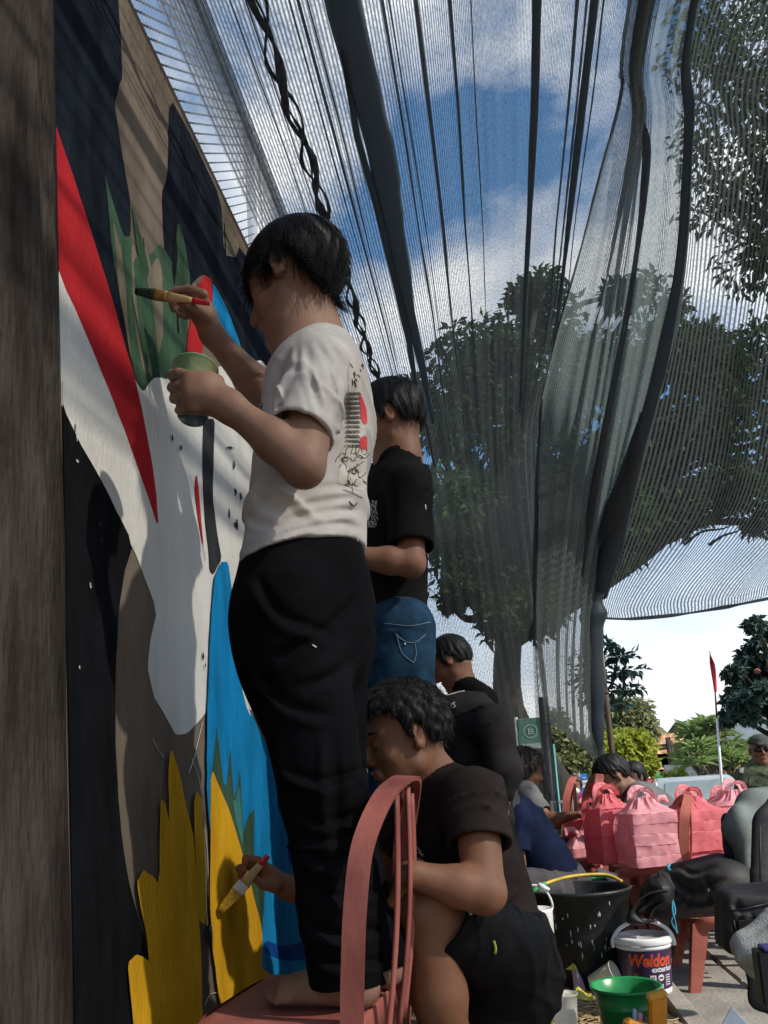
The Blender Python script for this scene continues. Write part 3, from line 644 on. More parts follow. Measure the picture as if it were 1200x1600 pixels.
def hair_mesh(hf, s, line, h=.004, vol=(.108, .090, .108), off=(-.008, 0, .018), rough=.004, seed=1, strands=500, slen=.035, lift=.25, freq=38, curl=0.0, sw=.0022, fr=.010):
    """line: list of (front-back position, lowest height) of the hairline; returns verts, faces"""
    c, F, U, R = hf; A = np.array([F, R, U]); lx = np.array([p[0] for p in line])*s; lz = np.array([p[1] for p in line])*s
    o = c+s*(F*off[0]+R*off[1]+U*off[2]); rr = s*np.asarray(vol)
    r_ = np.random.default_rng(seed); dirs = r_.normal(0, 1, (10, 3)); ph = r_.uniform(0, 6.28, 10)
    def f(X, Y, Zz):
        dx, dy, dz = X-o[0], Y-o[1], Zz-o[2]
        u_ = [dx*A[i][0]+dy*A[i][1]+dz*A[i][2] for i in range(3)]
        k0 = np.sqrt(sum((u_[i]/rr[i])**2 for i in range(3))); k1 = np.sqrt(sum((u_[i]/rr[i]**2)**2 for i in range(3)))+1e-9
        d = k0*(k0-1)/k1
        ff = u_[0]+off[0]*s; uu = u_[2]+off[2]*s; az = np.arctan2(u_[1], u_[0])
        fz = np.interp(ff, lx, lz)+.005*s*np.sin(az*23)+.004*s*np.sin(az*41+1)
        hgt = uu/rr[2]
        d = d+rough*s*(np.sin(az*freq*.35+3*np.sin(hgt*3+ph[0]))*.5+np.sin(az*freq*.6+2.2*np.sin(hgt*4+ph[1])+ph[2])*.5)*np.clip(1.3-hgt, 0, 1)
        if curl: d = d+curl*s*(np.sin(u_[0]*150/s+ph[3])*np.sin(u_[1]*140/s+ph[4])*np.sin(u_[2]*150/s+ph[5]))
        return np.maximum(d, (fz-uu)*.85)
    S = Sdf(); S.add(fnp(f, o-rr.max()*1.25, o+rr.max()*1.25, .004)); 
    Vv, Fc = S.verts(h, relax=1); N_ = vnormals(Vv, Fc)
    faces = Fc.tolist(); vs = [Vv]; n0 = len(Vv)
    if strands:
        # locks: tapered slivers that lie along the hair and break its outline
        cand = np.where(((Vv-o)@U > -.09*s) & (N_@U > -.55))[0]; pick = r_.choice(cand, min(strands, len(cand)), replace=False); crown = o+U*.1*s-F*.03*s
        for i in pick:
            p, nn = Vv[i], N_[i]; away = p-crown; d = away-nn*(away@nn); d = d/(np.linalg.norm(d)+1e-6)-U*.35; d = unit(d-nn*(d@nn)); side = np.cross(nn, d)
            d = unit(d+side*r_.normal(0, .13)+(r_.normal(0, curl*60) if curl else 0)*side); ln = slen*s*r_.uniform(.6, 1.4); lf = lift*r_.uniform(.2, 1.3); w_ = sw*s*r_.uniform(.6, 1.5)
            ring = []
            for j, t in enumerate((0, .35, .7, 1.0)):
                q = p-nn*.002*s+d*ln*t+nn*(ln*lf*(t*(1-.55*t))-(ln*t)**2/(.21*s)*(.92-lf))+side*curl*2*ln*8*math.sin(t*5+i)*t; ww = w_*(1-t**1.5)+.0002
                ring.append([q+side*ww, q-side*ww*.5+nn*ww*.8, q-side*ww])
            b = n0; vs.append(np.array(ring).reshape(-1, 3)); n0 += 12
            for j in range(3):
                for k in range(3): faces.append([b+j*3+k, b+j*3+(k+1) % 3, b+(j+1)*3+(k+1) % 3, b+(j+1)*3+k])
    return np.concatenate(vs), faces
SHORT = [(-.14, -.066), (-.075, -.064), (-.035, -.055), (-.028, -.005), (-.012, .012), (.004, .010), (.010, -.022), (.026, -.020), (.034, .030), (.060, .046), (.085, .052), (.13, .055)]
BOWL = [(-.14, -.078), (-.085, -.076), (-.045, -.062), (-.034, -.008), (-.014, .008), (.006, .004), (.012, -.030), (.030, -.026), (.040, .004), (.070, .014), (.13, .016)]
def add_hand(S, wr, d, back, thumb, s=1.0, curl=(20, 35, 25), spread=4, tcurl=20, k=.004, fingers=None, mult=(1, 1, 1, 1)):
    """a hand: wrist point, pointing direction, direction of the back of the hand, side of the thumb"""
    d = unit(d); back = unit(np.asarray(back)-d*(np.asarray(back)@d)); th = unit(np.asarray(thumb)-d*(np.asarray(thumb)@d)-back*(np.asarray(thumb)@back))
    S.add(rc(wr, wr+d*.035*s, .024*s, .026*s, flat=(back, .72), k=.02))
    for i, (o_, r_) in enumerate(((.028, .0145), (.009, .0145), (-.010, .014), (-.027, .0125))):
        S.add(rc(wr+d*.022*s+th*o_*.6*s, wr+d*(.082-.004*abs(i-1))*s+th*o_*s, .016*s, r_*s*.92, k=.014))
    kn = []
    for i, (o_, L_) in enumerate(((.028, (.040, .024, .019)), (.009, (.044, .028, .021)), (-.010, (.040, .026, .020)), (-.027, (.032, .019, .017)))):
        p = wr+d*(.084-.005*abs(i-1))*s+th*o_*s; ang = 0; dd = unit(d+th*math.tan(math.radians(spread*(1.5-i))))
        for j in range(3):
            ang += math.radians(curl[j])*mult[i]; q = p+(dd*math.cos(ang)-back*math.sin(ang))*L_[j]*s
            S.add(rc(p, q, (.0092-.0007*j)*s, (.0086-.0008*j)*s, k=k)); p = q
        kn.append(p)
    t0 = wr+d*.022*s+th*.026*s-back*.004; t1 = t0+unit(d*.75+th*.75-back*.25)*.040*s; a = math.radians(tcurl)
    t2 = t1+unit(d*math.cos(a)*1.0+th*(.35-math.sin(a))-back*.35)*.032*s; t3 = t2+unit(d*math.cos(a)+th*(.1-math.sin(a)*1.2)-back*.35)*.026*s
    S.add(rc(t0, t1, .0155*s, .0115*s, k=.012), rc(t1, t2, .0112*s, .0100*s, k=k), rc(t2, t3, .0100*s, .0085*s, k=k))
    return kn
def add_foot(S, an, d, s=1.0, k=.012, big=1):
    """bare foot: ankle point (sole is .075 below), pointing direction"""
    d = unit(V(d[0], d[1], 0)); R = V(d[1], -d[0], 0)*big; z = V(0, 0, -1.)
    S.add(rc(an, an+z*.03*s-d*.015*s, .036*s, .038*s, k=.02), el(an-d*.035*s+z*.046*s, s*V(.034, .032, .030), np.array([d, R, -z]), .02))
    S.add(rc(an+d*.01*s+z*.022*s, an+d*.115*s+z*.050*s, .034*s, .024*s, flat=(R, 1.25), k=.02), rc(an-d*.03*s+z*.055*s, an+d*.12*s+z*.056*s, .024*s, .021*s, flat=(R, 1.55), k=.02))
    for i, (o_, L_, r_) in enumerate(((.028, .052, .0135), (.009, .050, .0095), (-.006, .044, .009), (-.020, .036, .0085), (-.033, .028, .0085))):
        p = an+d*(.128-.006*i)*s+R*o_*s+z*.060*s; S.add(rc(p, p+d*L_*s*.5+z*.002*s, r_*s, r_*s, k=.006), rc(p+d*L_*s*.5+z*.002*s, p+d*L_*s+z*.006*s, r_*s*.95, r_*s*.9, k=.004))
# ================================================================== PEOPLE
from mathutils.bvhtree import BVHTree
def skin(name, col, wet=.62): return mat(name, tuple(c*.66 for c in col), wet, .10, 14, .03, 260, sss=.12, spec=.35, col2=tuple(c*.48 for c in col))
m_skin1 = skin('skin_tan', (.36, .195, .125)); m_skin2 = skin('skin_brown', (.30, .135, .075)); m_skin3 = skin('skin_warm', (.30, .13, .066)); m_skin4 = skin('skin_dark', (.22, .11, .068))
m_hair = mat('black_hair', (.009, .008, .009), .55, .3, 60, .2, 220, spec=.22, stretch=(1, 1, .35)); m_hairb = mat('brown_hair', (.035, .022, .014), .5, .3, 60, .3, 220, spec=.5)
def cloth(name, col, var=.08, rough=.92, bump=.05, col2=None, scale=7): return mat(name, col, rough, var, scale, bump, 700, spec=.05, col2=col2)
m_tee = cloth('oatmeal_jersey', (.44, .41, .385), .12); m_blackt = cloth('black_jersey', (.010, .0095, .010), .25); m_fade = cloth('faded_black_jersey', (.026, .019, .017), .35, col2=(.010, .008, .008), scale=4)
m_blackp = cloth('black_twill', (.0045, .0045, .0055), .3, .85); m_shorts = cloth('black_shorts_cloth', (.009, .009, .010), .3, .6); m_denim = cloth('blue_denim', (.018, .048, .085), .35, .9, .3, col2=(.008, .020, .038), scale=16)
m_greyt = cloth('grey_jersey', (.14, .135, .14), .12); m_charc = cloth('charcoal_jersey', (.026, .023, .023), .2); m_navy = cloth('navy_jersey', (.008, .012, .032), .25)
m_purple = cloth('purple_cloth', (.22, .03, .16), .2); m_greyp = cloth('grey_trousers', (.07, .065, .07), .2); m_camo = mat('olive_camouflage', (.085, .10, .055), .9, .2, 16, .2, 300, col2=(.022, .032, .02), spec=.15, detail=2)
m_white = mat('white_plastic', (.72, .72, .70), .4, .05, 8); m_dark = mat('dark_plastic', (.012, .012, .014), .4, .2, 8)
m_print = mat('white_print', (.55, .54, .52), .8, .1, 40); m_ink = mat('dark_print', (.06, .055, .05), .85, .2, 60); m_redprint = mat('red_print', (.55, .04, .045), .8, .1, 30); m_panel = mat('cream_print', (.45, .42, .36), .9, .08, 20)
def skinpart(name, S, h, m, parent, disp=None, relax=1):
    v, f = S.verts(h, disp, relax); return mesh(name, v, f, m, parent)
def bvh(o):
    me = o.data; mw = o.matrix_world
    return BVHTree.FromPolygons([v.co.copy() for v in me.vertices], [tuple(p.vertices) for p in me.polygons])
def onto(tree, x, y, off=.0015):
    d = ray(x, y); d = d/np.linalg.norm(d); h = tree.ray_cast(Vector(CAM), Vector(d))
    if h[0] is None: return None
    n = np.array(h[1]); n = n if n@d < 0 else -n
    return np.array(h[0])+n*off
def printline(tree, pts, w_, name, m, parent, n=None):
    """a printed line lying on cloth"""
    P = [onto(tree, *p) for p in (catmull([(x, y, 0) for x, y in pts], n or max(4, 4*len(pts)))[:, :2])]; P = [p for p in P if p is not None]
    if len(P) >= 2: return G().tube(P, w_, 5, caps=True)
    return None
def merged(gs):
    o = G()
    for g in gs:
        if g is not None: o.add(g.v, g.f)
    return o
def printpatch(tree, poly, name, m, parent, step=5, off=.001):
    """a printed field lying on cloth: fine grid cut to the outline"""
    xs_ = [p[0] for p in poly]; ys_ = [p[1] for p in poly]; x0, x1, y0, y1 = min(xs_), max(xs_), min(ys_), max(ys_)
    nx, ny = int((x1-x0)/step)+2, int((y1-y0)/step)+2; idx = {}; v = []; f = []
    def inside(x, y):
        c = False; j = len(poly)-1
        for i in range(len(poly)):
            if (ys_[i] > y) != (ys_[j] > y) and x < (xs_[j]-xs_[i])*(y-ys_[i])/(ys_[j]-ys_[i])+xs_[i]: c = not c
            j = i
        return c
    def vert(i, j):
        if (i, j) not in idx:
            p = onto(tree, x0+i*step, y0+j*step, off); idx[(i, j)] = None if p is None else len(v)
            if p is not None: v.append(p)
        return idx[(i, j)]
    for i in range(nx-1):
        for j in range(ny-1):
            if inside(x0+(i+.5)*step, y0+(j+.5)*step):
                q = [vert(i, j), vert(i+1, j), vert(i+1, j+1), vert(i, j+1)]
                if None not in q and max(np.linalg.norm(np.asarray(v[q[a]])-v[q[(a+1) % 4]]) for a in range(4)) < .05: f.append(q)
    return mesh(name, v, f, m, parent) if f else None
J = atY

# ---------------------------------------------------------------- the boy on the chair
SEAT = .418
b1 = empty('person', (*J(520, 1560, 1.48)[:2], SEAT), 'standing boy in oatmeal tee and black trousers, barefoot on a chair, painting the mural', 'person')
CF = unit(V(-.86, .50, 0)); LAT = V(.5, .86, 0)
hf1 = head_frame(J(458, 434, 1.50), (-.95, .27, -.26), (-.06, .02, 1))
S = Sdf(); add_head(S, hf1, 1.0)
nb = J(486, 545, 1.52); S.add(rc(J(484, 462, 1.515), nb, .049, .056, k=.025))
shL, shR = J(502, 577, 1.39), J(490, 574, 1.655)
S.add(rc(nb, J(476, 870, 1.5), .09, .11, flat=(CF, .75), k=.05), rc(shL, shR, .045, k=.05))
elL, wrL = J(474, 728, 1.29), J(356, 634, 1.25)
S.add(rc(shL, J(486, 650, 1.32), .048, .046, k=.03), rc(J(486, 650, 1.32), elL, .046, .038, k=.02), rc(elL, J(430, 690, 1.275), .036, .0355, k=.02), rc(J(430, 690, 1.275), wrL, .0355, .0235, k=.02))
elR, wrR = J(432, 652, 1.74), J(331, 522, 1.62)
S.add(rc(shR, elR, .05, .044, k=.03), rc(elR, J(396, 598, 1.70), .039, .041, k=.02), rc(J(396, 598, 1.70), wrR, .041, .0255, k=.02))
# left hand round the cup
S.add(rc(wrL, J(316, 610, 1.245), .029, .030, flat=(V(0, 1, 0), .8), k=.02), rc(J(330, 600, 1.25), J(300, 596, 1.238), .020, .018, k=.015), rc(J(330, 628, 1.25), J(302, 634, 1.243), .020, .016, k=.015), rc(J(320, 612, 1.243), J(300, 615, 1.236), .022, .018, k=.015))
for i, (x0, y0, x1, y1, x2, y2, r_) in enumerate(((302, 590, 280, 584, 268, 586, .0100), (300, 605, 281, 604, 269, 606, .0102), (301, 622, 284, 622, 272, 623, .0098), (305, 637, 291, 640, 280, 641, .0088))):
    S.add(rc(J(x0, y0, 1.238), J(x1, y1, 1.244), r_*1.08, r_, k=.004), rc(J(x1, y1, 1.244), J(x2, y2, 1.275), r_, r_*.95, k=.003), rc(J(x2, y2, 1.275), J(x2+12, y2-1, 1.31), r_*.95, r_*.85, k=.003))
S.add(rc(J(345, 618, 1.262), J(340, 596, 1.285), .016, .0125, k=.014), rc(J(340, 596, 1.285), J(328, 589, 1.318), .0118, .0105, k=.004), rc(J(328, 589, 1.318), J(312, 588, 1.335), .0105, .009, k=.004))
# right hand holding the brush
S.add(rc(wrR, J(318, 490, 1.60), .027, .027, flat=(V(0, 1, 0), .75), k=.02), rc(J(318, 490, 1.60), J(312, 468, 1.585), .026, .019, flat=(V(0, 1, 0), .8), k=.015), rc(J(322, 500, 1.605), J(300, 478, 1.60), .020, .016, k=.015))
S.add(rc(J(318, 460, 1.575), J(294, 452, 1.572), .0115, .0098, k=.006), rc(J(294, 452, 1.572), J(276, 454, 1.570), .0098, .0088, k=.003), rc(J(276, 454, 1.570), J(264, 458, 1.568), .0088, .0075, k=.003))
S.add(rc(J(308, 466, 1.600), J(286, 466, 1.602), .0112, .0098, k=.006), rc(J(286, 466, 1.602), J(268, 474, 1.590), .0098, .0085, k=.003))
S.add(rc(J(305, 478, 1.608), J(284, 481, 1.612), .0108, .0096, k=.006), rc(J(284, 481, 1.612), J(271, 483, 1.598), .0095, .0082, k=.003))
S.add(rc(J(306, 490, 1.612), J(290, 494, 1.614), .0095, .0085, k=.006), rc(J(290, 494, 1.614), J(280, 492, 1.602), .0085, .0072, k=.003))
S.add(rc(J(324, 498, 1.590), J(310, 484, 1.566), .0145, .0118, k=.012), rc(J(310, 484, 1.566), J(296, 478, 1.553), .0112, .0098, k=.004), rc(J(296, 478, 1.553), J(281, 473, 1.556), .0098, .0080, k=.003))
# legs and bare feet
anL = V(*J(540, 1545, 1.45)[:2], SEAT+.078); anR = V(*J(585, 1540, 1.60)[:2], SEAT+.078)
S.add(rc(J(476, 870, 1.5), J(478, 960, 1.5), .11, .12, flat=(CF, .8), k=.05))
for hp, kn_, an in ((J(455, 960, 1.42), J(506, 1245, 1.44), anL), (J(500, 960, 1.59), J(512, 1240, 1.6), anR)):
    S.add(rc(hp, kn_, .075, .055, k=.03), rc(kn_, an, .05, .036, k=.02))
add_foot(S, anL, (-.97, .20, 0), .98, big=1); add_foot(S, anR, (-.93, .34, 0), .98, big=-1)
skinpart('body', S, .0042, m_skin1, b1)
v_, f_ = hair_mesh(hf1, 1.0, [(-.15, -.082), (-.085, -.080), (-.048, -.062), (-.036, -.006), (-.014, .012), (.004, .010), (.010, -.018), (.024, -.006), (.034, .026), (.070, .040), (.13, .042)], .0042, vol=(.120, .099, .098), off=(-.012, 0, .014), seed=3, strands=9000, slen=.050, lift=.012, rough=.0016, sw=.00055)
mesh('hair', v_, f_, m_hair, b1)
# tee
hem = half(J(476, 872, 1.5), J(476, 872, 1.5)-J(448, 780, 1.5)+V(0, 0, 0)); hemn = unit(np.cross(J(575, 838, 1.5)-J(376, 908, 1.5), V(0, 1, 0))); hemn = hemn if hemn[2] < 0 else -hemn
hem = half(J(476, 874, 1.5), hemn+V(0, .0, 0))
S = Sdf()
S.add(rc(J(496, 625, 1.53), J(472, 950, 1.49), .130, .150, flat=(CF, .74), k=.05, planes=[hem]), rc(J(504, 577, 1.395), J(492, 576, 1.645), .055, k=.05, planes=[hem]), rc(nb+V(.005, 0, .0), J(502, 596, 1.42), .056, .054, k=.04, planes=[hem]), rc(nb+V(.005, 0, 0), J(490, 596, 1.62), .056, .054, k=.04, planes=[hem]), el(J(538, 625, 1.53), V(.045, .10, .11), k=.06, planes=[hem]))
ax_ = unit(J(466, 690, 1.295)-J(500, 590, 1.36)); shem = half(J(467, 676, 1.30), unit(ax_+V(-.10, 0, -.15)))
S.add(rc(J(500, 582, 1.38), J(484, 632, 1.325), .062, .061, k=.03, planes=[shem]), rc(J(484, 632, 1.325), J(464, 705, 1.29), .061, .063, k=.02, planes=[shem]))
S.add(rc(shR, J(456, 640, 1.72), .056, .056, k=.03, planes=[half(J(452, 628, 1.72), J(432, 652, 1.74)-shR)]))
S.sub(rc(J(471, 668, 1.303), J(464, 720, 1.29), .050, .051, k=.003))                       # sleeve opening
S.sub(rc(J(476, 915, 1.5), J(476, 894, 1.5), .130, .126, flat=(CF, .71), k=.003))         # hem opening
S.sub(rc(J(484, 490, 1.51), nb+V(0, 0, .012), .053, .062, k=.006))                         # neck
# raised hem band on the sleeve, and drapery read off the photograph
for (pts, r_, y_) in ((((430, 800), (480, 812), (520, 790), (566, 772)), .0075, 1.37), (((400, 850), (450, 842), (500, 825), (560, 815)), .008, 1.36), (((385, 880), (430, 868), (490, 850), (545, 838)), .007, 1.36), (((470, 800), (520, 770), (560, 735)), .006, 1.37), (((520, 700), (540, 640), (552, 590)), .006, 1.40), (((450, 770), (490, 790), (540, 760)), .006, 1.36)):
    pass
fo = folds([(unit(V(.35, .1, 1)), .075, .017, lambda P: np.clip((1.46-P[:, 2])/.10, 0, 1)), (unit(V(.6, 0, .8)), .11, .018, lambda P: np.clip((1.60-P[:, 2])/.2, 0, 1)), (unit(V(.8, -.5, -.45)), .085, .014, lambda P: np.clip((P[:, 2]-1.46)/.1, 0, 1)), (unit(V(.95, .2, .25)), .050, .013, lambda P: np.clip((1.43-P[:, 1])/.05, 0, 1)*np.clip((P[:, 2]-1.47)/.08, 0, 1))], 4)
def away(f, *pls):
    """no creases right at the hems"""
    def g(P):
        m = np.ones(len(P))
        for n, c0 in pls: m *= np.clip((np.abs(c0-P@n)-.012)/.05, 0, 1)
        return f(P)*m
    return g
zq = lambda L_: [(300+x/3, 500+y/3) for x, y in L_]
tee_lines = [(zq(p), w_, d_) for p, w_, d_ in (([(505, 110), (480, 250), (400, 430)], .0075, .008), ([(535, 105), (560, 280), (600, 440)], .0075, .009), ([(580, 95), (650, 220), (655, 330)], .007, .007), ([(640, 100), (695, 200), (672, 330), (640, 460)], .006, .009), ([(470, 170), (430, 320), (380, 450)], .007, .006), ([(520, 300), (540, 380), (560, 460)], .006, .005),
    ([(490, 820), (600, 785), (720, 780), (805, 790)], .008, .010), ([(470, 870), (620, 850), (760, 825)], .008, .010), ([(400, 945), (560, 900), (700, 885), (795, 915)], .009, .011), ([(255, 1010), (420, 962), (560, 925), (700, 900), (790, 880)], .008, .010), ([(245, 1080), (400, 1010), (560, 965), (700, 955), (800, 980)], .008, .010), ([(300, 1092), (420, 1050), (600, 992), (760, 985)], .007, .008),
    ([(550, 710), (640, 640), (710, 555)], .010, .009), ([(600, 620), (660, 540), (690, 430)], .009, .007), ([(690, 330), (720, 420), (715, 520)], .008, .006), ([(300, 800), (340, 860), (430, 900)], .009, .008), ([(250, 900), (300, 950), (380, 960)], .008, .007), ([(700, 640), (730, 700), (800, 730)], .008, .006), ([(310, 400), (350, 350), (385, 300)], .006, .006))]
fc_ = creases([(p, w_*.85, d_*(.52 if p[0][1] > 690 else .42)) for p, w_, d_ in tee_lines]); fa_ = away(fo, hem, shem)
tee = skinpart('t_shirt', S, .0040, m_tee, b1, lambda P: fa_(P)*.6+fc_(P))
tr = bvh(tee)
# back print: cream panel with wave pattern, red shapes, ink drawing
printpatch(tr, [(546, 560), (560, 575), (571, 640), (573, 760), (566, 768), (528, 755), (530, 710), (541, 690), (547, 640), (543, 600)], 'back_print_panel', m_panel, b1, 1.6, .0008)
printpatch(tr, [(560, 612), (566, 622), (572, 640), (573, 662), (568, 664), (563, 655), (561, 630)], 'back_print_red', m_redprint, b1, .8, .0016)
printpatch(tr, [(562, 685), (569, 680), (573, 684), (573, 704), (560, 700)], 'back_print_red', m_redprint, b1, .8, .0016)
gs = []
for j in range(12):
    for i in range(5):
        x0, y0 = 545+i*6.5-(j*.2), 618+j*7.5
        if x0 < 562:
            for rr in (5.5, 3.6, 1.8): gs.append(printline(tr, [(x0+rr*math.cos(a), y0-rr*math.sin(a)) for a in np.linspace(.2, 2.9, 5)], .0005, '', None, None, 6))
r_ = np.random.default_rng(5)
for i in range(34):
    x0, y0 = r_.uniform(532, 570), r_.uniform(706, 756); a = r_.uniform(0, 6.28); p = [(x0, y0)]
    for k in range(4): a += r_.normal(0, .9); p.append((p[-1][0]+4*math.cos(a), p[-1][1]+4*math.sin(a)))
    gs.append(printline(tr, p, .0007, '', None, None, 8))
for i in range(14):
    x0, y0 = r_.uniform(546, 566), r_.uniform(566, 600); gs.append(printline(tr, [(x0, y0), (x0+r_.uniform(1, 4), y0+r_.uniform(3, 8))], .0009, '', None, None, 4))
gs += [printline(tr, [(536, 766), (550, 770), (566, 778)], .0006, '', None, None, 6), printline(tr, [(545, 784), (552, 790), (557, 786)], .0012, '', None, None, 6)]
o = merged(gs).build('back_print_lines', m_ink, b1); tag(o, kind='stuff')
gs = [printline(tr, [(396+3*i, 640+r_.uniform(-6, 6)), (398+3*i, 650+r_.uniform(-4, 6))], .0010, '', None, None, 4) for i in range(5)]+[printline(tr, [(402, 632), (408, 628), (411, 636), (404, 640)], .001, '', None, None, 6)]
mg = merged(gs)
if mg.v: mg.build('chest_print', m_ink, b1)
gs = [printline(tr, [(430, 655), (455, 662), (485, 672), (508, 683)], .0006, '', None, None, 14)]
if gs[0]: merged(gs).build('sleeve_seam', m_ink, b1)
# trousers
S = Sdf(); wst = half(J(476, 850, 1.5), (0, 0, 1.))
S.add(rc(J(477, 850, 1.5), J(476, 985, 1.5), .130, .134, flat=(CF, .76), k=.05, planes=[wst]), el(J(534, 960, 1.52), V(.062, .11, .13), k=.07), el(J(430, 1010, 1.46), V(.060, .09, .16), k=.10))
for hp, kn_, an, cuff in ((J(452, 960, 1.42), J(506, 1245, 1.44), anL, .055), (J(500, 960, 1.59), J(512, 1240, 1.6), anR, .055)):
    mid = (kn_+an)/2; cp = half(an+V(0, 0, -.040), (0, 0, -1)); e = an+(an-kn_)*.16
    S.add(rc(hp, kn_, .103, .082, k=.04), rc(kn_, e, .080, .068, k=.03, planes=[cp]))
    S.sub(rc(an+V(0, 0, -.022), an+V(0, 0, -.12), .052, .052, k=.004))
fo = folds([(unit(V(.3, .2, 1)), .10, .016, lambda P: np.clip((.85-P[:, 2])/.25, 0, 1)), (unit(V(.8, .2, .6)), .13, .012, lambda P: np.clip((.98-P[:, 2])/.15, 0, 1)), (unit(V(.2, .1, 1)), .06, .014, lambda P: np.clip((.68-P[:, 2])/.1, 0, 1))], 8)
fct = creases([([(400, 900), (440, 960), (520, 990)], .010, .010), ([(560, 930), (500, 990), (430, 1030)], .010, .010), ([(590, 960), (540, 1040), (470, 1080)], .011, .011), ([(395, 1040), (450, 1100), (520, 1120)], .010, .009), ([(440, 1200), (500, 1220), (575, 1200)], .009, .010), ([(452, 1260), (510, 1285), (580, 1262)], .009, .011), ([(470, 1330), (520, 1350), (590, 1335)], .009, .009), ([(520, 1140), (530, 1300), (545, 1440)], .012, .010), ([(478, 1440), (530, 1462), (600, 1448)], .009, .010), ([(482, 1490), (540, 1508), (600, 1496)], .009, .010), ([(480, 1390), (540, 1402), (596, 1385)], .008, .008)])
fat = away(fo, half(anL, (0, 0, -1.)), wst)
tro = skinpart('trousers', S, .005, m_blackp, b1, lambda P: fat(P)+fct(P))
tr2 = bvh(tro)
for pts in (((556, 838), (558, 846)), ((574, 848), (576, 858)), ((488, 1008), (494, 1012))):
    q = printline(tr2, pts, .0016, '', None, None, 4)
    if q: q.build('stitch_mark', m_print, b1)

# cup and brush held by the boy on the chair
m_cupg = mat('paint_smeared_green_plastic', (.05, .16, .07), .35, .5, 22, .1, 60, col2=(.28, .24, .12)); m_cupb = mat('cup_blue_grey', (.06, .11, .14), .25, .3, 20)
cu = J(301, 654, 1.315); ct = J(299, 566, 1.315); axu = unit(ct-cu+V(0, .02, 0)); Rm = np.array(Vector((0, 0, 1)).rotation_difference(Vector(axu)).to_matrix()); hc = np.linalg.norm(ct-cu)
cup = empty('paint_cup', cu, 'clear plastic cup smeared with green paint held by the boy on the chair', 'cup')
G().lathe(cu, [(0, .002), (.026, 0), (.029, .004), (.0305, hc*.40)], 28, Rm).build('cup_base', m_cupb, cup)
G().lathe(cu, [(.0305, hc*.40), (.041, hc*.97), (.044, hc*.985), (.0445, hc), (.042, hc), (.039, hc*.9), (.030, hc*.42)], 28, Rm).build('cup_wall', m_cupg, cup)
G().lathe(cu, [(0, hc*.72), (.036, hc*.72)], 28, Rm).build('paint', mat('wet_green_paint', (.035, .12, .05), .15, .1, 10), cup)
m_bcream = mat('brush_handle_cream', (.50, .34, .15), .45, .12, 20); m_bred = mat('brush_red', (.55, .02, .03), .3, .08, 10); m_ferr = mat('brush_ferrule', (.36, .24, .08), .4, .3, 30, metal=.5); m_brg = mat('bristles_green', (.012, .03, .018), .6, .4, 80, .5, 300); m_bry = mat('bristles_yellow', (.50, .28, .02), .7, .25, 60, .5, 300)
def brush(name, tip, end, flatn, wid, mb, mf, label, fr=(.26, .44, .78), s=1.0):
    t_ = unit(end-tip); L_ = np.linalg.norm(end-tip); n_ = unit(np.asarray(flatn)-t_*(np.asarray(flatn)@t_)); sd = np.cross(t_, n_)
    e = empty(name, tip, label, 'paintbrush')
    def seg(nm, a, b, w0, w1, t0, t1, m, k=6):
        rows = []
        for x in np.linspace(0, 1, k):
            c = tip+t_*L_*(a+(b-a)*x); w_ = w0+(w1-w0)*x; th = t0+(t1-t0)*x
            rows.append([c+sd*w_*math.copysign(abs(math.cos(q))**.6, math.cos(q))+n_*th*math.copysign(abs(math.sin(q))**.6, math.sin(q)) for q in np.linspace(0, 2*math.pi, 17)[:-1]])
        g = G(); P = [p for r_ in rows for p in r_]; K = 16
        g.add(P, [(i*K+q, i*K+(q+1) % K, (i+1)*K+(q+1) % K, (i+1)*K+q) for i in range(k-1) for q in range(K)]+[tuple(range(K))[::-1], tuple(range((k-1)*K, k*K))]); return g.build(nm, m, e)
    seg('bristles', 0, fr[0], wid*.55, wid, .002, .006, mb); seg('ferrule', fr[0], fr[1], wid*1.03, wid*.95, .0068, .0062, mf)
    seg('handle', fr[1], fr[2], wid*.85, wid*.50, .0058, .0060, m_bcream); seg('handle_end', fr[2], 1.0, wid*.55, wid*.42, .0062, .0045, m_bred)
    return e
brush('paintbrush', atX(211, 455, .012), J(327, 474, 1.548), V(.3, .9, .3), .0125, m_brg, m_ferr, 'flat brush loaded with dark green paint in the standing boy\'s raised hand')
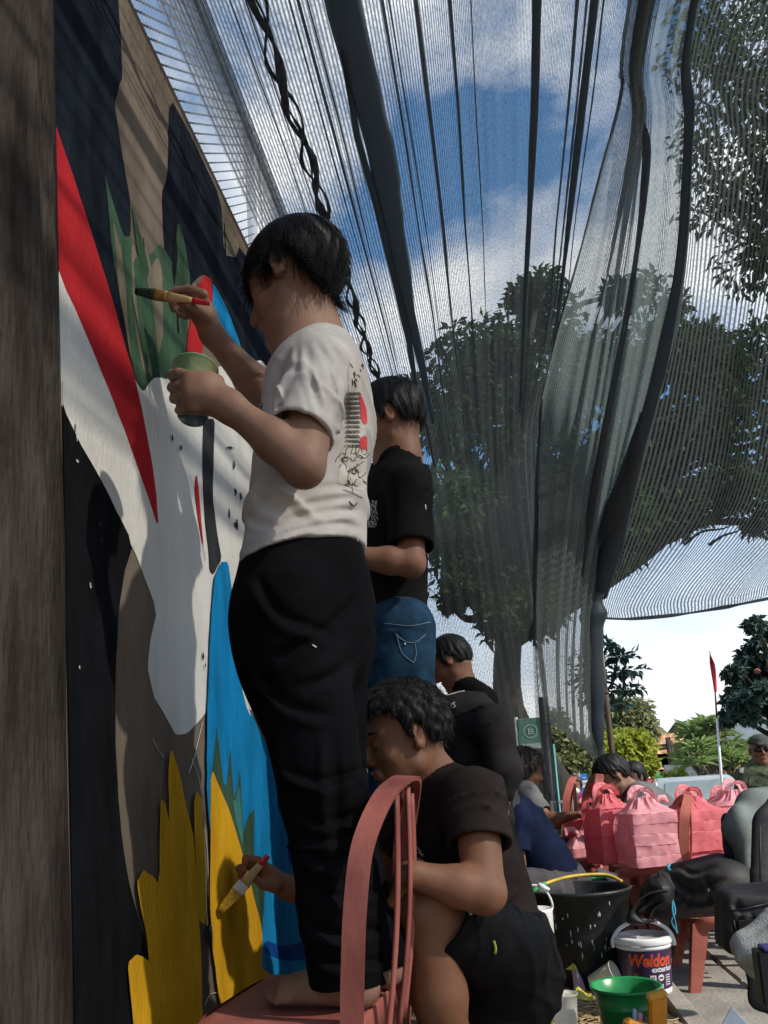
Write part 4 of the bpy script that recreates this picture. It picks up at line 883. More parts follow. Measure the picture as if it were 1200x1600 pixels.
# ---------------------------------------------------------------- a general clothed figure built from joints
def figure(label, root, head, face, neck, sh, el_, wr, hip, kn, an, skinm, hairm, shirtm, legm, s=1.0, hs=1.0, h=.007, up=(0, 0, 1), hairline=SHORT, hvol=(.108, .088, .108), hoff=(-.008, 0, .018), hstr=250, hkw=None,
           chest=.145, belly=.145, flat=.70, sleeve=.62, sleeve_r=.064, leg_r=(.105, .08, .068), shorts=False, cf=None, hands=(True, True), handdir=(None, None), curl=(30, 45, 35), feet=True, fspec=None, detail=True, arm_r=(.047, .040, .026), shirtname='t_shirt', shoes=None, hand_s=.95, hemdrop=.02, cut=None, legname='trousers', body_torso=True, fseed=1):
    e = empty('person', root, label, 'person')
    hf = head_frame(head, face, up); F2 = unit(V(hf[1][0], hf[1][1], 0)) if cf is None else unit(cf)
    midS = (sh[0]+sh[1])/2; midH = (hip[0]+hip[1])/2; ax = unit(midS-midH); LT = unit(sh[1]-sh[0]); CFv = unit(np.cross(LT, ax)); CFv = CFv if CFv@F2 > 0 else -CFv
    S = Sdf(); add_head(S, hf, hs, detail=detail)
    S.add(rc(hf[0]-hf[1]*.016*hs-hf[2]*.06*hs, neck, .054*hs, .060*hs, k=.025))
    S.add(rc(midS-ax*.06, midH, .10, .11, flat=(CFv, .75), k=.05), rc(sh[0], sh[1], .05, k=.05), rc(neck, midS-ax*.05, .06, .08, k=.04))
    for i in (0, 1):
        S.add(rc(sh[i], el_[i], arm_r[0]*s, arm_r[1]*s, k=.025)); m_ = el_[i]*.65+wr[i]*.35
        S.add(rc(el_[i], m_, arm_r[1]*s, arm_r[1]*.98*s, k=.02), rc(m_, wr[i], arm_r[1]*.98*s, arm_r[2]*s, k=.02))
        if hands[i]:
            d = unit(wr[i]-el_[i]) if handdir[i] is None else unit(handdir[i][0]); bk = V(0, 0, 1)+.01 if handdir[i] is None else handdir[i][1]; th = np.cross(d, bk)*(1 if i == 0 else -1) if handdir[i] is None or len(handdir[i]) < 3 else handdir[i][2]
            add_hand(S, wr[i], d, bk, th, hand_s*s, curl)
    for i in (0, 1):
        S.add(rc(hip[i], kn[i], .075*s, .056*s, k=.03), rc(kn[i], kn[i]*.62+an[i]*.38, .052*s, .054*s, k=.03), rc(kn[i]*.62+an[i]*.38, an[i], .052*s, .035*s, k=.03))
        if feet: add_foot(S, an[i], (CFv if fspec is None else fspec[i]), s, big=1 if i == 0 else -1)
    skinpart('body', S, h, skinm, e)
    if hairm is not None:
        v, f = hair_mesh(hf, hs, hairline, min(h, .006), vol=hvol, off=hoff, strands=hstr, **(hkw or {})); mesh('hair', v, f, hairm, e)
    # shirt
    hemp = half(midH-ax*hemdrop, -ax); S = Sdf(); spl = []
    S.add(rc(midS-ax*.07, midH-ax*.06, chest*s, belly*s, flat=(CFv, flat), k=.05, planes=[hemp]), rc(sh[0], sh[1], .060*s, k=.05, planes=[hemp]))
    for i in (0, 1):
        S.add(rc(neck, sh[i]*.8+neck*.2, .058*s, .058*s, k=.04, planes=[hemp]))
        L_ = np.linalg.norm(el_[i]-sh[i]); d = (el_[i]-sh[i])/L_
        if sleeve <= 1.0:
            p = half(sh[i]+d*L_*sleeve, d); spl.append(p); S.add(rc(sh[i], el_[i], sleeve_r*s, sleeve_r*1.0*s, k=.03, planes=[p])); S.sub(rc(sh[i]+d*L_*(sleeve-.04), el_[i], (sleeve_r-.012)*s, (sleeve_r-.012)*s, k=.003))
        else:
            t = sleeve-1; q = el_[i]+(wr[i]-el_[i])*t; S.add(rc(sh[i], el_[i], sleeve_r*s, sleeve_r*.95*s, k=.03), rc(el_[i], q, sleeve_r*.93*s, sleeve_r*.68*s, k=.03))
    S.sub(rc(hf[0]-hf[2]*.06*hs-hf[1]*.016*hs, neck, .060*hs, .066*hs, k=.006))
    if cut: cut(S)
    fo_ = folds([(unit(ax+.5*LT), .07, .008, None), (unit(ax-.6*LT+.4*CFv), .10, .008, None)], fseed)
    sh_o = skinpart(shirtname, S, h, shirtm, e, away(fo_, hemp, *spl))
    S = Sdf(); wsp = half(midH+ax*.05, ax)
    S.add(rc(midH+ax*.05, midH-ax*.06, belly*.97*s, belly*1.02*s, flat=(CFv, flat*1.08), k=.05, planes=[wsp]))
    for i in (0, 1):
        if shorts:
            d = unit(kn[i]-hip[i]); L_ = np.linalg.norm(kn[i]-hip[i]); p = half(hip[i]+d*L_*.80, d)
            S.add(rc(hip[i], kn[i], leg_r[0]*s, leg_r[1]*1.18*s, k=.05, planes=[p])); S.sub(rc(hip[i]+d*L_*.74, kn[i], (leg_r[1]*1.18-.010)*s, (leg_r[1]*1.18-.010)*s, k=.003))
        else:
            S.add(rc(hip[i], kn[i], leg_r[0]*s, leg_r[1]*s, k=.04), rc(kn[i], an[i], leg_r[1]*s, leg_r[2]*s, k=.03, planes=[half(an[i]-V(0, 0, .02), (0, 0, -1.))]))
    fo2 = folds([(unit(V(.4, .2, 1)), .09, .008, None), (unit(V(1, .2, .3)), .08, .006, None)], fseed+3)
    leg_o = skinpart(legname, S, h, legm, e, fo2)
    if shoes is not None:
        for i in (0, 1):
            d = unit(V(*(CFv if fspec is None else fspec[i])[:2], 0)); S = Sdf(); S.add(rc(an[i]-V(0, 0, .045)*s-d*.03*s, an[i]-V(0, 0, .055)*s+d*.13*s, .040*s, .036*s, k=.02, planes=[half(an[i]-V(0, 0, .082)*s, (0, 0, -1.))])); skinpart('shoe', S, h, shoes, e)
    return e, sh_o, leg_o, hf
JJ = lambda *a: [J(*q) for q in a]

# boy in black tee and jeans beyond the first one, standing on a second chair
Y2 = 2.38
b2, sh2, jn2, hf2 = figure('standing boy in black printed tee and blue jeans, just beyond the boy on the chair', V(*J(610, 1250, Y2)[:2], .42), J(612, 655, Y2), (-.95, .06, -.24), J(627, 722, Y2),
    JJ((640, 762, 2.21), (596, 756, 2.52)), JJ((643, 880, 2.16), (545, 850, 2.5)), JJ((545, 868, 2.10), (480, 780, 2.42)), JJ((628, 985, 2.28), (600, 985, 2.46)), [V(*J(628, 985, 2.28)[:2], .82)+V(-.02, -.0, 0), V(*J(600, 985, 2.46)[:2], .82)],
    [V(*J(628, 985, 2.28)[:2], .50)+V(.03, 0, 0), V(*J(600, 985, 2.46)[:2], .50)], m_skin2, m_hair, m_blackt, m_denim, s=.98, hs=1.03, h=.006, chest=.142, belly=.138, flat=.78, hvol=(.112, .094, .112), hoff=(-.006, 0, .022), hstr=5000, hkw=dict(seed=12, slen=.034, lift=.14, sw=.0006, rough=.003),
    hairline=[(-.14, -.050), (-.075, -.048), (-.035, -.040), (-.028, .0), (-.012, .014), (.004, .012), (.010, -.012), (.026, -.008), (.036, .022), (.060, .034), (.13, .036)], sleeve=.80, sleeve_r=.070, leg_r=(.105, .085, .072), hemdrop=.03, fseed=5)
tr = bvh(sh2); gs = []; r_ = np.random.default_rng(9)
for k in range(5):
    y0 = 782+k*8.5
    for i in range(6):
        x0 = 571+i*3.3; gs.append(printline(tr, [(x0+r_.uniform(-1, 1), y0+r_.uniform(-1, 1)), (x0+r_.uniform(0, 3), y0+r_.uniform(2, 4)), (x0+r_.uniform(-1, 3), y0+6)], .0015, '', None, None, 5))
    gs.append(printline(tr, [(570, y0+7), (590-k*1.0, y0+7.5)], .0010, '', None, None, 5))
o = merged(gs)
if o.v: o.build('chest_print', m_print, b2)
for (x, y) in ((664, 793), (667, 868)):
    q = printline(tr, [(x, y-4), (x+1, y+4)], .002, '', None, None, 3)
    if q: q.build('fabric_tag', m_print, b2)

trj = bvh(jn2); gs = [printline(trj, p, .0012, '', None, None, 10) for p in (((618, 990), (632, 1002), (648, 1004), (664, 992)), ((620, 992), (628, 1020), (646, 1036)), ((648, 1006), (650, 1022), (646, 1036)), ((600, 974), (640, 978), (672, 972)))]
o = merged(gs)
if o.v: o.build('pocket_stitching', mat('denim_stitch', (.16, .22, .28), .9, .2, 40), b2)
q = printline(trj, ((632, 1005), (633, 1008)), .003, '', None, None, 3)
if q: q.build('pocket_stud', m_print, b2)
# squatting boy in front
Y3 = 1.80
hipL, hipR = J(782, 1482, 1.80), J(766, 1480, 2.02)
knL, knR = J(662, 1418, 1.66), J(640, 1440, 2.02)
aL = V(*J(716, 1600, 1.72)[:2], .078); aR = V(*J(700, 1600, 2.0)[:2], .078)
def cut3(S): pass
b3, sh3, lg3, hf3 = figure('squatting curly-haired boy in faded black tee and black shorts, painting low on the wall', V(*J(750, 1600, 1.85)[:2], 0), J(634, 1146, Y3), (-.90, -.36, -.22), J(676, 1222, 1.85),
    JJ((742, 1252, 1.72), (668, 1262, 2.04)), JJ((757, 1395, 1.62), (560, 1400, 2.06)), JJ((640, 1366, 1.56), (452, 1388, 2.00)), [hipL, hipR], [knL, knR], [aL, aR], m_skin3, m_hair, m_fade, m_shorts, s=1.0, hs=.99, h=.0048, up=(-.12, 0, 1),
    chest=.150, belly=.150, flat=.84, hvol=(.116, .096, .110), hoff=(-.004, 0, .026), hstr=6000, hkw=dict(seed=21, slen=.022, lift=.36, sw=.0006, rough=.004, curl=.0045),
    hairline=[(-.14, -.040), (-.075, -.040), (-.035, -.034), (-.028, .0), (-.012, .016), (.004, .014), (.010, -.012), (.022, .004), (.030, .050), (.060, .064), (.085, .066), (.13, .066)], sleeve=.50, sleeve_r=.072, leg_r=(.102, .072, .06), shorts=True, legname='shorts',
    hands=(True, False), handdir=((V(-.5, .8, -.3), V(-.6, -.3, .8), V(-.8, -.2, -.3)), None), curl=(50, 60, 40), arm_r=(.050, .042, .027), hemdrop=.03, fseed=11, fspec=((-.95, -.1, 0), (-.95, .15, 0)))
# the far hand with the brush
S = Sdf(); wr3 = J(452, 1388, 2.00)
S.add(rc(wr3+unit(wr3-J(400, 1362, 1.96))*.05, wr3, .030, .028, k=.01), rc(wr3, J(425, 1374, 1.97), .029, .030, flat=(V(0, 1, 0), .8), k=.02), rc(J(430, 1384, 1.95), J(412, 1382, 1.935), .020, .014, k=.012), rc(J(412, 1382, 1.935), J(397, 1372, 1.925), .0125, .0095, k=.004),
      rc(J(424, 1364, 1.97), J(404, 1345, 1.965), .017, .012, k=.01), rc(J(404, 1345, 1.965), J(384, 1341, 1.96), .0115, .0098, k=.004), rc(J(384, 1341, 1.96), J(381, 1362, 1.945), .0098, .0085, k=.003),
      rc(J(420, 1368, 1.99), J(396, 1352, 1.99), .015, .0115, k=.01), rc(J(396, 1352, 1.99), J(374, 1356, 1.985), .0112, .010, k=.004), rc(J(374, 1356, 1.985), J(379, 1374, 1.965), .0098, .0086, k=.003), rc(J(418, 1376, 2.0), J(394, 1366, 2.005), .014, .0105, k=.01), rc(J(394, 1366, 2.005), J(386, 1384, 1.985), .0098, .0085, k=.004))
hd = skinpart('hand', S, .0042, m_skin3, b3)
brush('paintbrush', atX(343, 1425, .020), J(419, 1337, 1.90), V(.75, -.5, .4), .0165, m_bry, mat('brush_ferrule_white', (.62, .60, .55), .5, .1, 20), 'flat brush with yellow paint in the squatting boy\'s hand', fr=(.36, .50, .84))
# brows, lashes and lips of the squatting boy, where his face can be seen
c, F, U, R = hf3
def on3(f, r, u): return c+.99*(F*f+R*r+U*u)
for q in (-1, 1):
    G().tube([on3(.098, q*.014, .014), on3(.094, q*.032, .021), on3(.078, q*.050, .015)], [.0022, .0034, .0016], 6, flat=(F, .6)).build('eyebrow', m_hair, b3)
    G().tube([on3(.0925, q*.019, -.016), on3(.0930, q*.031, -.0195), on3(.085, q*.044, -.016)], [.0011, .0015, .0009], 6).build('eyelashes', m_hair, b3)
G().tube([on3(.1035, -.016, -.0705), on3(.1065, 0, -.069), on3(.1035, .016, -.0705)], [.003, .0048, .003], 8).build('lips', mat('lip_skin', (.25, .075, .05), .45, .1, 30), b3)
tr = bvh(sh3); gs = []; r_ = np.random.default_rng(14)
for i in range(9):
    x0, y0 = 644+r_.uniform(0, 12), 1322+r_.uniform(0, 26); gs.append(printline(tr, [(x0, y0), (x0+r_.uniform(2, 6), y0+r_.uniform(-3, 5)), (x0+r_.uniform(3, 9), y0+r_.uniform(4, 9))], .0013, '', None, None, 6))
o = merged(gs)
if o.v: o.build('chest_print', m_print, b3)
tr = bvh(lg3); gs = []
for (x0, y0) in ((716, 1404), (722, 1408), (727, 1417), (731, 1424)): gs += [printline(tr, [(x0, y0), (x0+4, y0+2), (x0+3, y0+6)], .0018, '', None, None, 5), printline(tr, [(x0+3, y0+1), (x0+6, y0+5)], .0018, '', None, None, 4)]
o = merged(gs)
if o.v: o.build('shorts_print', m_print, b3)
q = printline(tr, [(771, 1470), (774, 1480), (773, 1490)], .003, '', None, None, 5)
if q: q.build('paint_smear', mat('yellow_green_smear', (.30, .34, .05), .8, .1, 20), b3)

# boy farther along the wall, looking down
Y4 = 3.55
p4 = V(*J(735, 1300, Y4)[:2], 0)
figure('boy in black tee looking down at his work farther along the wall', p4, J(704, 1031, Y4), (-.86, .20, -.55), J(722, 1072, Y4), JJ((752, 1095, 3.38), (738, 1092, 3.72)), JJ((735, 1180, 3.30), (690, 1170, 3.7)), JJ((690, 1200, 3.3), (640, 1160, 3.65)),
    JJ((770, 1235, 3.46), (768, 1235, 3.64)), [V(*J(760, 1235, 3.44)[:2], .42), V(*J(758, 1235, 3.66)[:2], .42)], [V(*J(775, 1235, 3.45)[:2], .08), V(*J(773, 1235, 3.66)[:2], .08)], m_skin2, m_hair, m_blackt, m_greyp, hs=.98, h=.008, hstr=1200, hkw=dict(seed=31, slen=.022, lift=.2, sw=.0011), sleeve=.7, hvol=(.108, .09, .108), fseed=21)

# person bent over with back towards us
Y5 = 2.75
b5, sh5, _, _ = figure('bent-over person in washed charcoal tee seen from behind, between the painters', V(*J(770, 1400, Y5)[:2], 0), J(640, 1150, 2.8), (-.9, .2, -.5), J(672, 1128, 2.8), JJ((766, 1128, 2.58), (690, 1120, 2.95)), JJ((788, 1205, 2.52), (650, 1230, 2.95)), JJ((782, 1262, 2.50), (600, 1260, 2.9)),
    JJ((745, 1310, 2.64), (735, 1310, 2.86)), [V(*J(740, 1380, 2.62)[:2], .42), V(*J(730, 1380, 2.88)[:2], .42)], [V(*J(760, 1380, 2.62)[:2], .08), V(*J(750, 1380, 2.88)[:2], .08)], m_skin2, m_hair, m_charc, m_blackp, hs=.97, h=.007, hstr=200, hkw=dict(seed=41), sleeve=1.55, sleeve_r=.060, chest=.175, belly=.165, flat=.85, hemdrop=.06, fseed=33, shirtname='long_sleeved_tee')
tr = bvh(sh5); gs = []
for pts in (((682, 1099), (690, 1098), (696, 1099)), ((684, 1104), (690, 1103)), ((700, 1098), (704, 1104), (708, 1100), (712, 1105)), ((699, 1102), (706, 1100), (711, 1098)), ((702, 1105), (708, 1106), (712, 1104)), ((686, 1091), (702, 1086), (716, 1082), (726, 1080))): gs.append(printline(tr, pts, .0016, '', None, None, 8))
o = merged(gs)
if o.v: o.build('back_print', m_print, b5)

# long-haired sitter facing the bags
Y6 = 4.6
figure('seated person with long wavy brown hair and grey shirt', V(*J(800, 1330, Y6)[:2], 0), J(820, 1199, Y6), (.80, .25, -.30), J(808, 1226, Y6), JJ((795, 1244, 4.78), (826, 1244, 4.42)), JJ((850, 1285, 4.80), (855, 1283, 4.35)), JJ((905, 1285, 4.75), (888, 1276, 4.30)),
    JJ((800, 1325, 4.68), (806, 1325, 4.5)), JJ((905, 1330, 4.75), (905, 1335, 4.45)), [V(*J(905, 1330, 4.75)[:2], .08), V(*J(905, 1335, 4.45)[:2], .08)], m_skin2, m_hairb, m_greyt, m_greyp, hs=1.0, h=.009, hstr=1200, up=(.1, 0, 1), hvol=(.118, .112, .118), hoff=(-.016, 0, .004),
    hairline=[(-.16, -.115), (-.06, -.11), (-.01, -.10), (.014, -.06), (.030, -.02), (.055, .034), (.13, .05)], hkw=dict(seed=51, slen=.05, lift=.3, sw=.0018, rough=.008, curl=.006), sleeve=.7, shirtname='shirt', fseed=41, feet=True)
# navy back
Y7 = 3.65
figure('crouching person in navy tee with back turned, beside the black tub', V(*J(850, 1500, Y7)[:2], 0), J(752, 1262, 3.6), (-.85, .3, -.6), J(785, 1268, 3.6), JJ((806, 1282, 3.45), (790, 1272, 3.80)), JJ((806, 1352, 3.4), (740, 1350, 3.78)), JJ((760, 1400, 3.36), (700, 1380, 3.72)),
    JJ((868, 1392, 3.55), (868, 1385, 3.79)), JJ((800, 1385, 3.45), (790, 1380, 3.80)), [V(*J(838, 1400, 3.52)[:2], .08), V(*J(838, 1400, 3.80)[:2], .08)], m_skin2, m_hair, m_navy, m_greyp, hs=.97, h=.008, hstr=150, hkw=dict(seed=61), sleeve=.72, chest=.165, belly=.172, flat=.86, fseed=51, cf=(-.8, .3, -.4), fspec=((-.9, .1, 0), (-.9, .2, 0)))
# man in grey leaning across the bags
Y8 = 4.75
figure('man in grey tee leaning over the far side of the pink bags', V(*J(1010, 1400, Y8)[:2], 0), J(956, 1211, Y8), (-.84, -.18, -.60), J(984, 1236, Y8+.05), JJ((1005, 1246, 4.62), (1000, 1240, 4.98)), JJ((968, 1290, 4.50), (962, 1285, 5.0)), JJ((925, 1306, 4.42), (922, 1288, 4.85)),
    JJ((1075, 1300, 4.72), (1075, 1296, 4.92)), [V(*J(1040, 1330, 4.66)[:2], .42), V(*J(1040, 1330, 4.95)[:2], .42)], [V(*J(1060, 1330, 4.68)[:2], .08), V(*J(1060, 1330, 4.95)[:2], .08)], m_skin1, m_hair, m_greyt, m_greyp, hs=1.02, h=.009, hstr=350, hkw=dict(seed=71, slen=.02, lift=.3, sw=.002), up=(-.5, 0, 1), sleeve=.65, fseed=61, hvol=(.112, .092, .11))
# head behind him
figure('dark-haired person half hidden behind the man in grey', V(*J(992, 1330, 6.0)[:2], 0), J(990, 1213, 6.0), (-.75, -.6, -.1), J(994, 1232, 6.05), JJ((980, 1243, 6.0), (1010, 1243, 6.1)), JJ((975, 1280, 5.9), (1015, 1280, 6.1)), JJ((965, 1290, 5.7), (990, 1290, 5.8)),
    JJ((985, 1300, 6.1), (1003, 1300, 6.15)), JJ((970, 1300, 5.7), (990, 1300, 5.7)), [V(*J(970, 1300, 5.7)[:2], .08), V(*J(990, 1300, 5.7)[:2], .08)], m_skin4, m_hair, m_charc, m_greyp, hs=.95, h=.011, hstr=80, hkw=dict(seed=81, sw=.003), sleeve=.7, fseed=71)
# woman in purple with a white mask
e10, _, _, hf10 = figure('woman in purple top wearing a white face mask, standing in the far street', V(*J(898, 1300, 9.5)[:2], STREET), J(897, 1227, 9.5), (-.1, -1, 0), J(898, 1240, 9.5), JJ((909, 1249, 9.5), (887, 1249, 9.5)), JJ((914, 1268, 9.4), (884, 1268, 9.4)), JJ((905, 1276, 9.25), (890, 1276, 9.25)),
    [V(*J(904, 1290, 9.5)[:2], STREET+.82), V(*J(892, 1290, 9.5)[:2], STREET+.82)], [V(*J(904, 1290, 9.5)[:2], STREET+.45), V(*J(892, 1290, 9.5)[:2], STREET+.45)], [V(*J(904, 1290, 9.5)[:2], STREET+.08), V(*J(892, 1290, 9.5)[:2], STREET+.08)], m_skin2, m_hairb, m_purple, m_blackp, hs=1.0, h=.013, hstr=60, hkw=dict(seed=91, sw=.004), sleeve=.9, fseed=81, hvol=(.112, .1, .112), hairline=[(-.14, -.10), (.0, -.09), (.02, -.02), (.05, .05), (.13, .05)], shirtname='blouse')
c, F, U, R = hf10; S = Sdf(); S.add(el(c+F*.072-U*.068, V(.052, .060, .046), np.array([F, R, U]), .01)); skinpart('face_mask', S, .009, m_white, e10)
G().tube([tuple(J(889, 1247, 9.36)), tuple(J(898, 1262, 9.30)), tuple(J(906, 1280, 9.30))], .016, 6).build('bag_strap', m_greyp, e10)
# soldier
Y11 = 6.9
e11, sh11, _, hf11 = figure('man in green camouflage uniform, cap and dark sunglasses standing at the right', V(*J(1190, 1330, Y11)[:2], STREET), J(1187, 1169, Y11), (-.1, -1, -.05), J(1189, 1190, Y11), JJ((1216, 1212, 6.92), (1164, 1212, 6.88)), JJ((1222, 1250, 6.88), (1159, 1250, 6.84)), JJ((1214, 1285, 6.75), (1163, 1285, 6.7)),
    [V(*J(1204, 1305, 6.9)[:2], STREET+.92), V(*J(1178, 1305, 6.9)[:2], STREET+.92)], [V(*J(1206, 1305, 6.9)[:2], STREET+.50), V(*J(1177, 1305, 6.9)[:2], STREET+.50)], [V(*J(1207, 1305, 6.92)[:2], STREET+.08), V(*J(1176, 1305, 6.92)[:2], STREET+.08)], m_skin2, None, m_camo, m_camo, s=1.05, hs=1.02, h=.011, chest=.175, belly=.165, sleeve=1.0, sleeve_r=.07, fseed=91, shirtname='uniform_shirt', shoes=m_dark)
c, F, U, R = hf11; A11 = np.array([F, R, U])
S = Sdf(); S.add(el(c+U*.030, V(.112, .092, .092), A11, .01, planes=[half(c+U*.040, -U)])); S.add(rc(c+F*.10+U*.045, c+F*.165+U*.030, .050, .042, flat=(U, .22), k=.01)); skinpart('cap', S, .008, mat('cap_cloth', (.05, .055, .045), .9, .3, 18), e11)
S = Sdf()
for q in (-1, 1): S.add(el(c+F*.092+R*q*.034-U*.006, V(.022, .034, .026), A11, .008))
S.add(rc(c+F*.075+R*.068-U*.004, c+R*.086, .006), rc(c+F*.075-R*.068-U*.004, c-R*.086, .006)); skinpart('sunglasses', S, .007, m_dark, e11)
for (y, w_) in ((1205, .05), ): pass
tr = bvh(sh11)
for nm, pl_, m_ in (('shoulder_badge', [(1156, 1200), (1162, 1200), (1163, 1208), (1157, 1208)], m_print), ('name_tape', [(1192, 1208), (1204, 1207), (1204, 1211), (1192, 1212)], m_ink), ('chest_pocket', [(1170, 1214), (1184, 1214), (1184, 1228), (1170, 1228)], mat('olive_pocket', (.075, .09, .05), .9, .3, 20))): printpatch(tr, pl_, nm, m_, e11, 2, .006)
# ================================================================== OBJECTS
# ---------------------------------------------------------------- plastic chairs
m_chair = mat('salmon_plastic', (.32, .10, .078), .5, .25, 9, .1, 90, col2=(.20, .058, .046), spec=.25, stretch=(1, 1, .4))
m_chairl = mat('faded_salmon_plastic', (.40, .12, .085), .5, .2, 9, .1, 90, col2=(.28, .08, .06), spec=.3)
m_chaird = mat('dark_red_plastic', (.16, .022, .022), .4, .2, 5, .1, 90, spec=.45)
def chair(label, m, group='plastic chairs', H=1.0, sh_=.42):
    """origin on the ground under the seat's centre; faces +x"""
    e = empty('plastic_chair', (0, 0, 0), label, 'chair', group)
    # seat: a shallow dished panel with rolled edge
    n = 17; rows = []; top = []
    for i in range(n):
        u = i/(n-1)*2-1; r_ = []
        for j in range(n):
            v = j/(n-1)*2-1; x = -.045+u*.16*(1-.04*v*v); y = v*.205*(1-.05*u*u)*(1.0 if u < .5 else 1.0)
            z = sh_-.010*(1-u*u)*(1-v*v)
            if max(abs(u), abs(v)) > .99: z -= .012
            r_.append((x, y, z))
        rows.append(r_)
    g = G(); g.strip(rows); g.strip([[(p[0]*.98, p[1]*.98, p[2]-.006) for p in r_][::-1] for r_ in rows]); g.build('seat', m, e, local=True)
    # rim skirt
    ring = []
    for t in np.linspace(0, 2*math.pi, 49)[:-1]:
        c_, s_ = math.cos(t), math.sin(t); q = (abs(c_)**5+abs(s_)**5)**(-1/5); ring.append((c_*q*.162, s_*q*.207))
    rr = [[(x*k-.045, y*k, z) for x, y in ring+ring[:1]] for k, z in ((.985, sh_-.006), (1.0, sh_-.010), (1.015, sh_-.055), (.995, sh_-.055), (.985, sh_-.012))]
    G().strip(rr).build('seat_rim', m, e, local=True)
    for sx_ in (-1, 1):
        for sy_ in (-1, 1):
            top_ = V(sx_*.140-.045, sy_*.185, sh_-.03); bot = V(sx_*.19-.045, sy_*.232, 0); g = G()
            for (ox, oy, wx, wy) in ((0, -sy_*.022, .012, .052), (-sx_*.022, 0, .052, .012)):
                v = []
                for p, k in ((bot, .72), (top_, 1.25)):
                    for a, b in ((-1, -1), (1, -1), (1, 1), (-1, 1)): v.append(p+V((ox+a*wx/2)*k if wx > .02 else a*wx/2, (oy+b*wy/2)*k if wy > .02 else b*wy/2, 0))
                g.add(v, [(3, 2, 1, 0), (4, 5, 6, 7), (0, 1, 5, 4), (1, 2, 6, 5), (2, 3, 7, 6), (3, 0, 4, 7)])
            g.build('leg', m, e, smooth=False, local=True)
    # back: arched side band and slats, reclined and bowed in plan
    def bp(s_, h): return V(-.195-.045*(1-(s_/.205)**2)-.11*h, s_, sh_-.02+h)
    arch = np.array([1, H])*catmull([(-.195, -.02), (-.200, .10), (-.200, .22), (-.185, .32), (-.13, .395), (-.06, .425), (0, .432), (.06, .425), (.13, .395), (.185, .32), (.200, .22), (.200, .10), (.195, -.02)], 56)
    P = np.array([bp(a, b) for a, b in arch]); tg = np.gradient(P, axis=0); g = G(); prev = []
    ver = []
    for i, p in enumerate(P):
        t_ = unit(tg[i]); nf = unit(np.cross(t_, V(1, 0, .12))); nf = nf if nf@V(0, arch[i][0], arch[i][1]-.2) > 0 else -nf; fw = unit(np.cross(nf, t_)); fw = fw if fw[0] > 0 else -fw
        wd = .019 if arch[i][1] < .30*H else .019+.016*min(1, (arch[i][1]-.30*H)/.12); ver += [p+fw*.022+nf*.005, p+fw*.022-nf*wd*1.1, p+fw*.014-nf*wd*1.1, p+fw*.010-nf*.004, p-fw*.018-nf*.004, p-fw*.020+nf*.005]
    K = 6; n_ = len(P)
    g.add(ver, [(i*K+q, i*K+(q+1) % K, (i+1)*K+(q+1) % K, (i+1)*K+q) for i in range(n_-1) for q in range(K)]+[tuple(range(K))[::-1], tuple(range((n_-1)*K, n_*K))]); o = g.build('back_frame', m, e, local=True); autosmooth(o, 40)
    for s_ in (-.075, 0, .075):
        ht = np.interp(abs(s_), [0, .06, .13], [.415*H, .408*H, .378*H]); pts = [bp(s_*(1+.10*math.sin(t*3.1)), -.045+(ht+.045)*t)-V(.012*math.sin(t*3.14), 0, 0) for t in np.linspace(0, 1, 14)]
        G().tube(pts, .0125, 8, flat=(V(1, 0, 0), .42)).build('back_slat', m, e, local=True)
    return e
def place(o, x, y, z, fwd, tilt=None):
    M = Matrix.Translation(Vector((x, y, z))) @ Matrix.Rotation(math.atan2(fwd[1], fwd[0]), 4, 'Z')
    if tilt: M = M @ Matrix.Rotation(tilt[0], 4, 'X') @ Matrix.Rotation(tilt[1], 4, 'Y')
    o.matrix_world = M
ch0 = chair('salmon plastic chair with slatted back that the boy in oatmeal tee stands on', m_chair)
place(ch0, .270, 1.545, 0, (-1, .07))
def chair_copy(label, x, y, z, fwd, tilt=None, m=None, src=None):
    c = copy_tree(src or ch0); c['label'] = label
    if m is not None:
        for k in c.children: k.data = mesh_in(k.data, m)
    place(c, x, y, z, fwd, tilt); return c
_mm = {}
def mesh_in(me, m):
    if (me.name, m.name) not in _mm:
        q = me.copy(); q.materials.clear(); q.materials.append(m); _mm[(me.name, m.name)] = q
    return _mm[(me.name, m.name)]
chair_copy('salmon plastic chair hidden behind the squatting boy, under the boy in jeans', *V(*J(612, 1250, 2.38)[:2], 0), (-.95, .3))
chA = chair('faded salmon chair carrying the black backpack, a grey jacket over its back', m_chairl, H=1.0, sh_=.31)
place(chA, 1.545, 3.50, -.07, (-1, .05))
ch1 = chair('faded salmon chair under the pale pink bag, its slatted back before the rear bags', m_chairl, H=.70)
place(ch1, 1.315, 3.86, 0, (-1, .08))
chair_copy('dark red chair heaped with a black bag and a pale towel', 1.585, 2.20, -.05, (-1, .02), m=m_chaird)
# chairs farther back
for (lab, x, y, Y, fwd, m) in (('salmon chair with curved back, nearer of the two beside the wavy-haired person', 855, 1262, 4.25, (-1, -.05), m_chair), ('salmon chair partly behind the wavy-haired person, farther of the two', 828, 1258, 4.9, (-1, .12), m_chairl),
                         ('salmon chair behind the pink bags, below the man in grey', 1012, 1262, 5.3, (-1, .3), m_chair), ('salmon chair whose back shows beside the soldier', 1155, 1262, 5.2, (-1, .5), m_chairl)):
    q = J(x, y, Y); chair_copy(lab, q[0], q[1], 0, fwd, m=m, src=ch1 if Y > 5 else None)
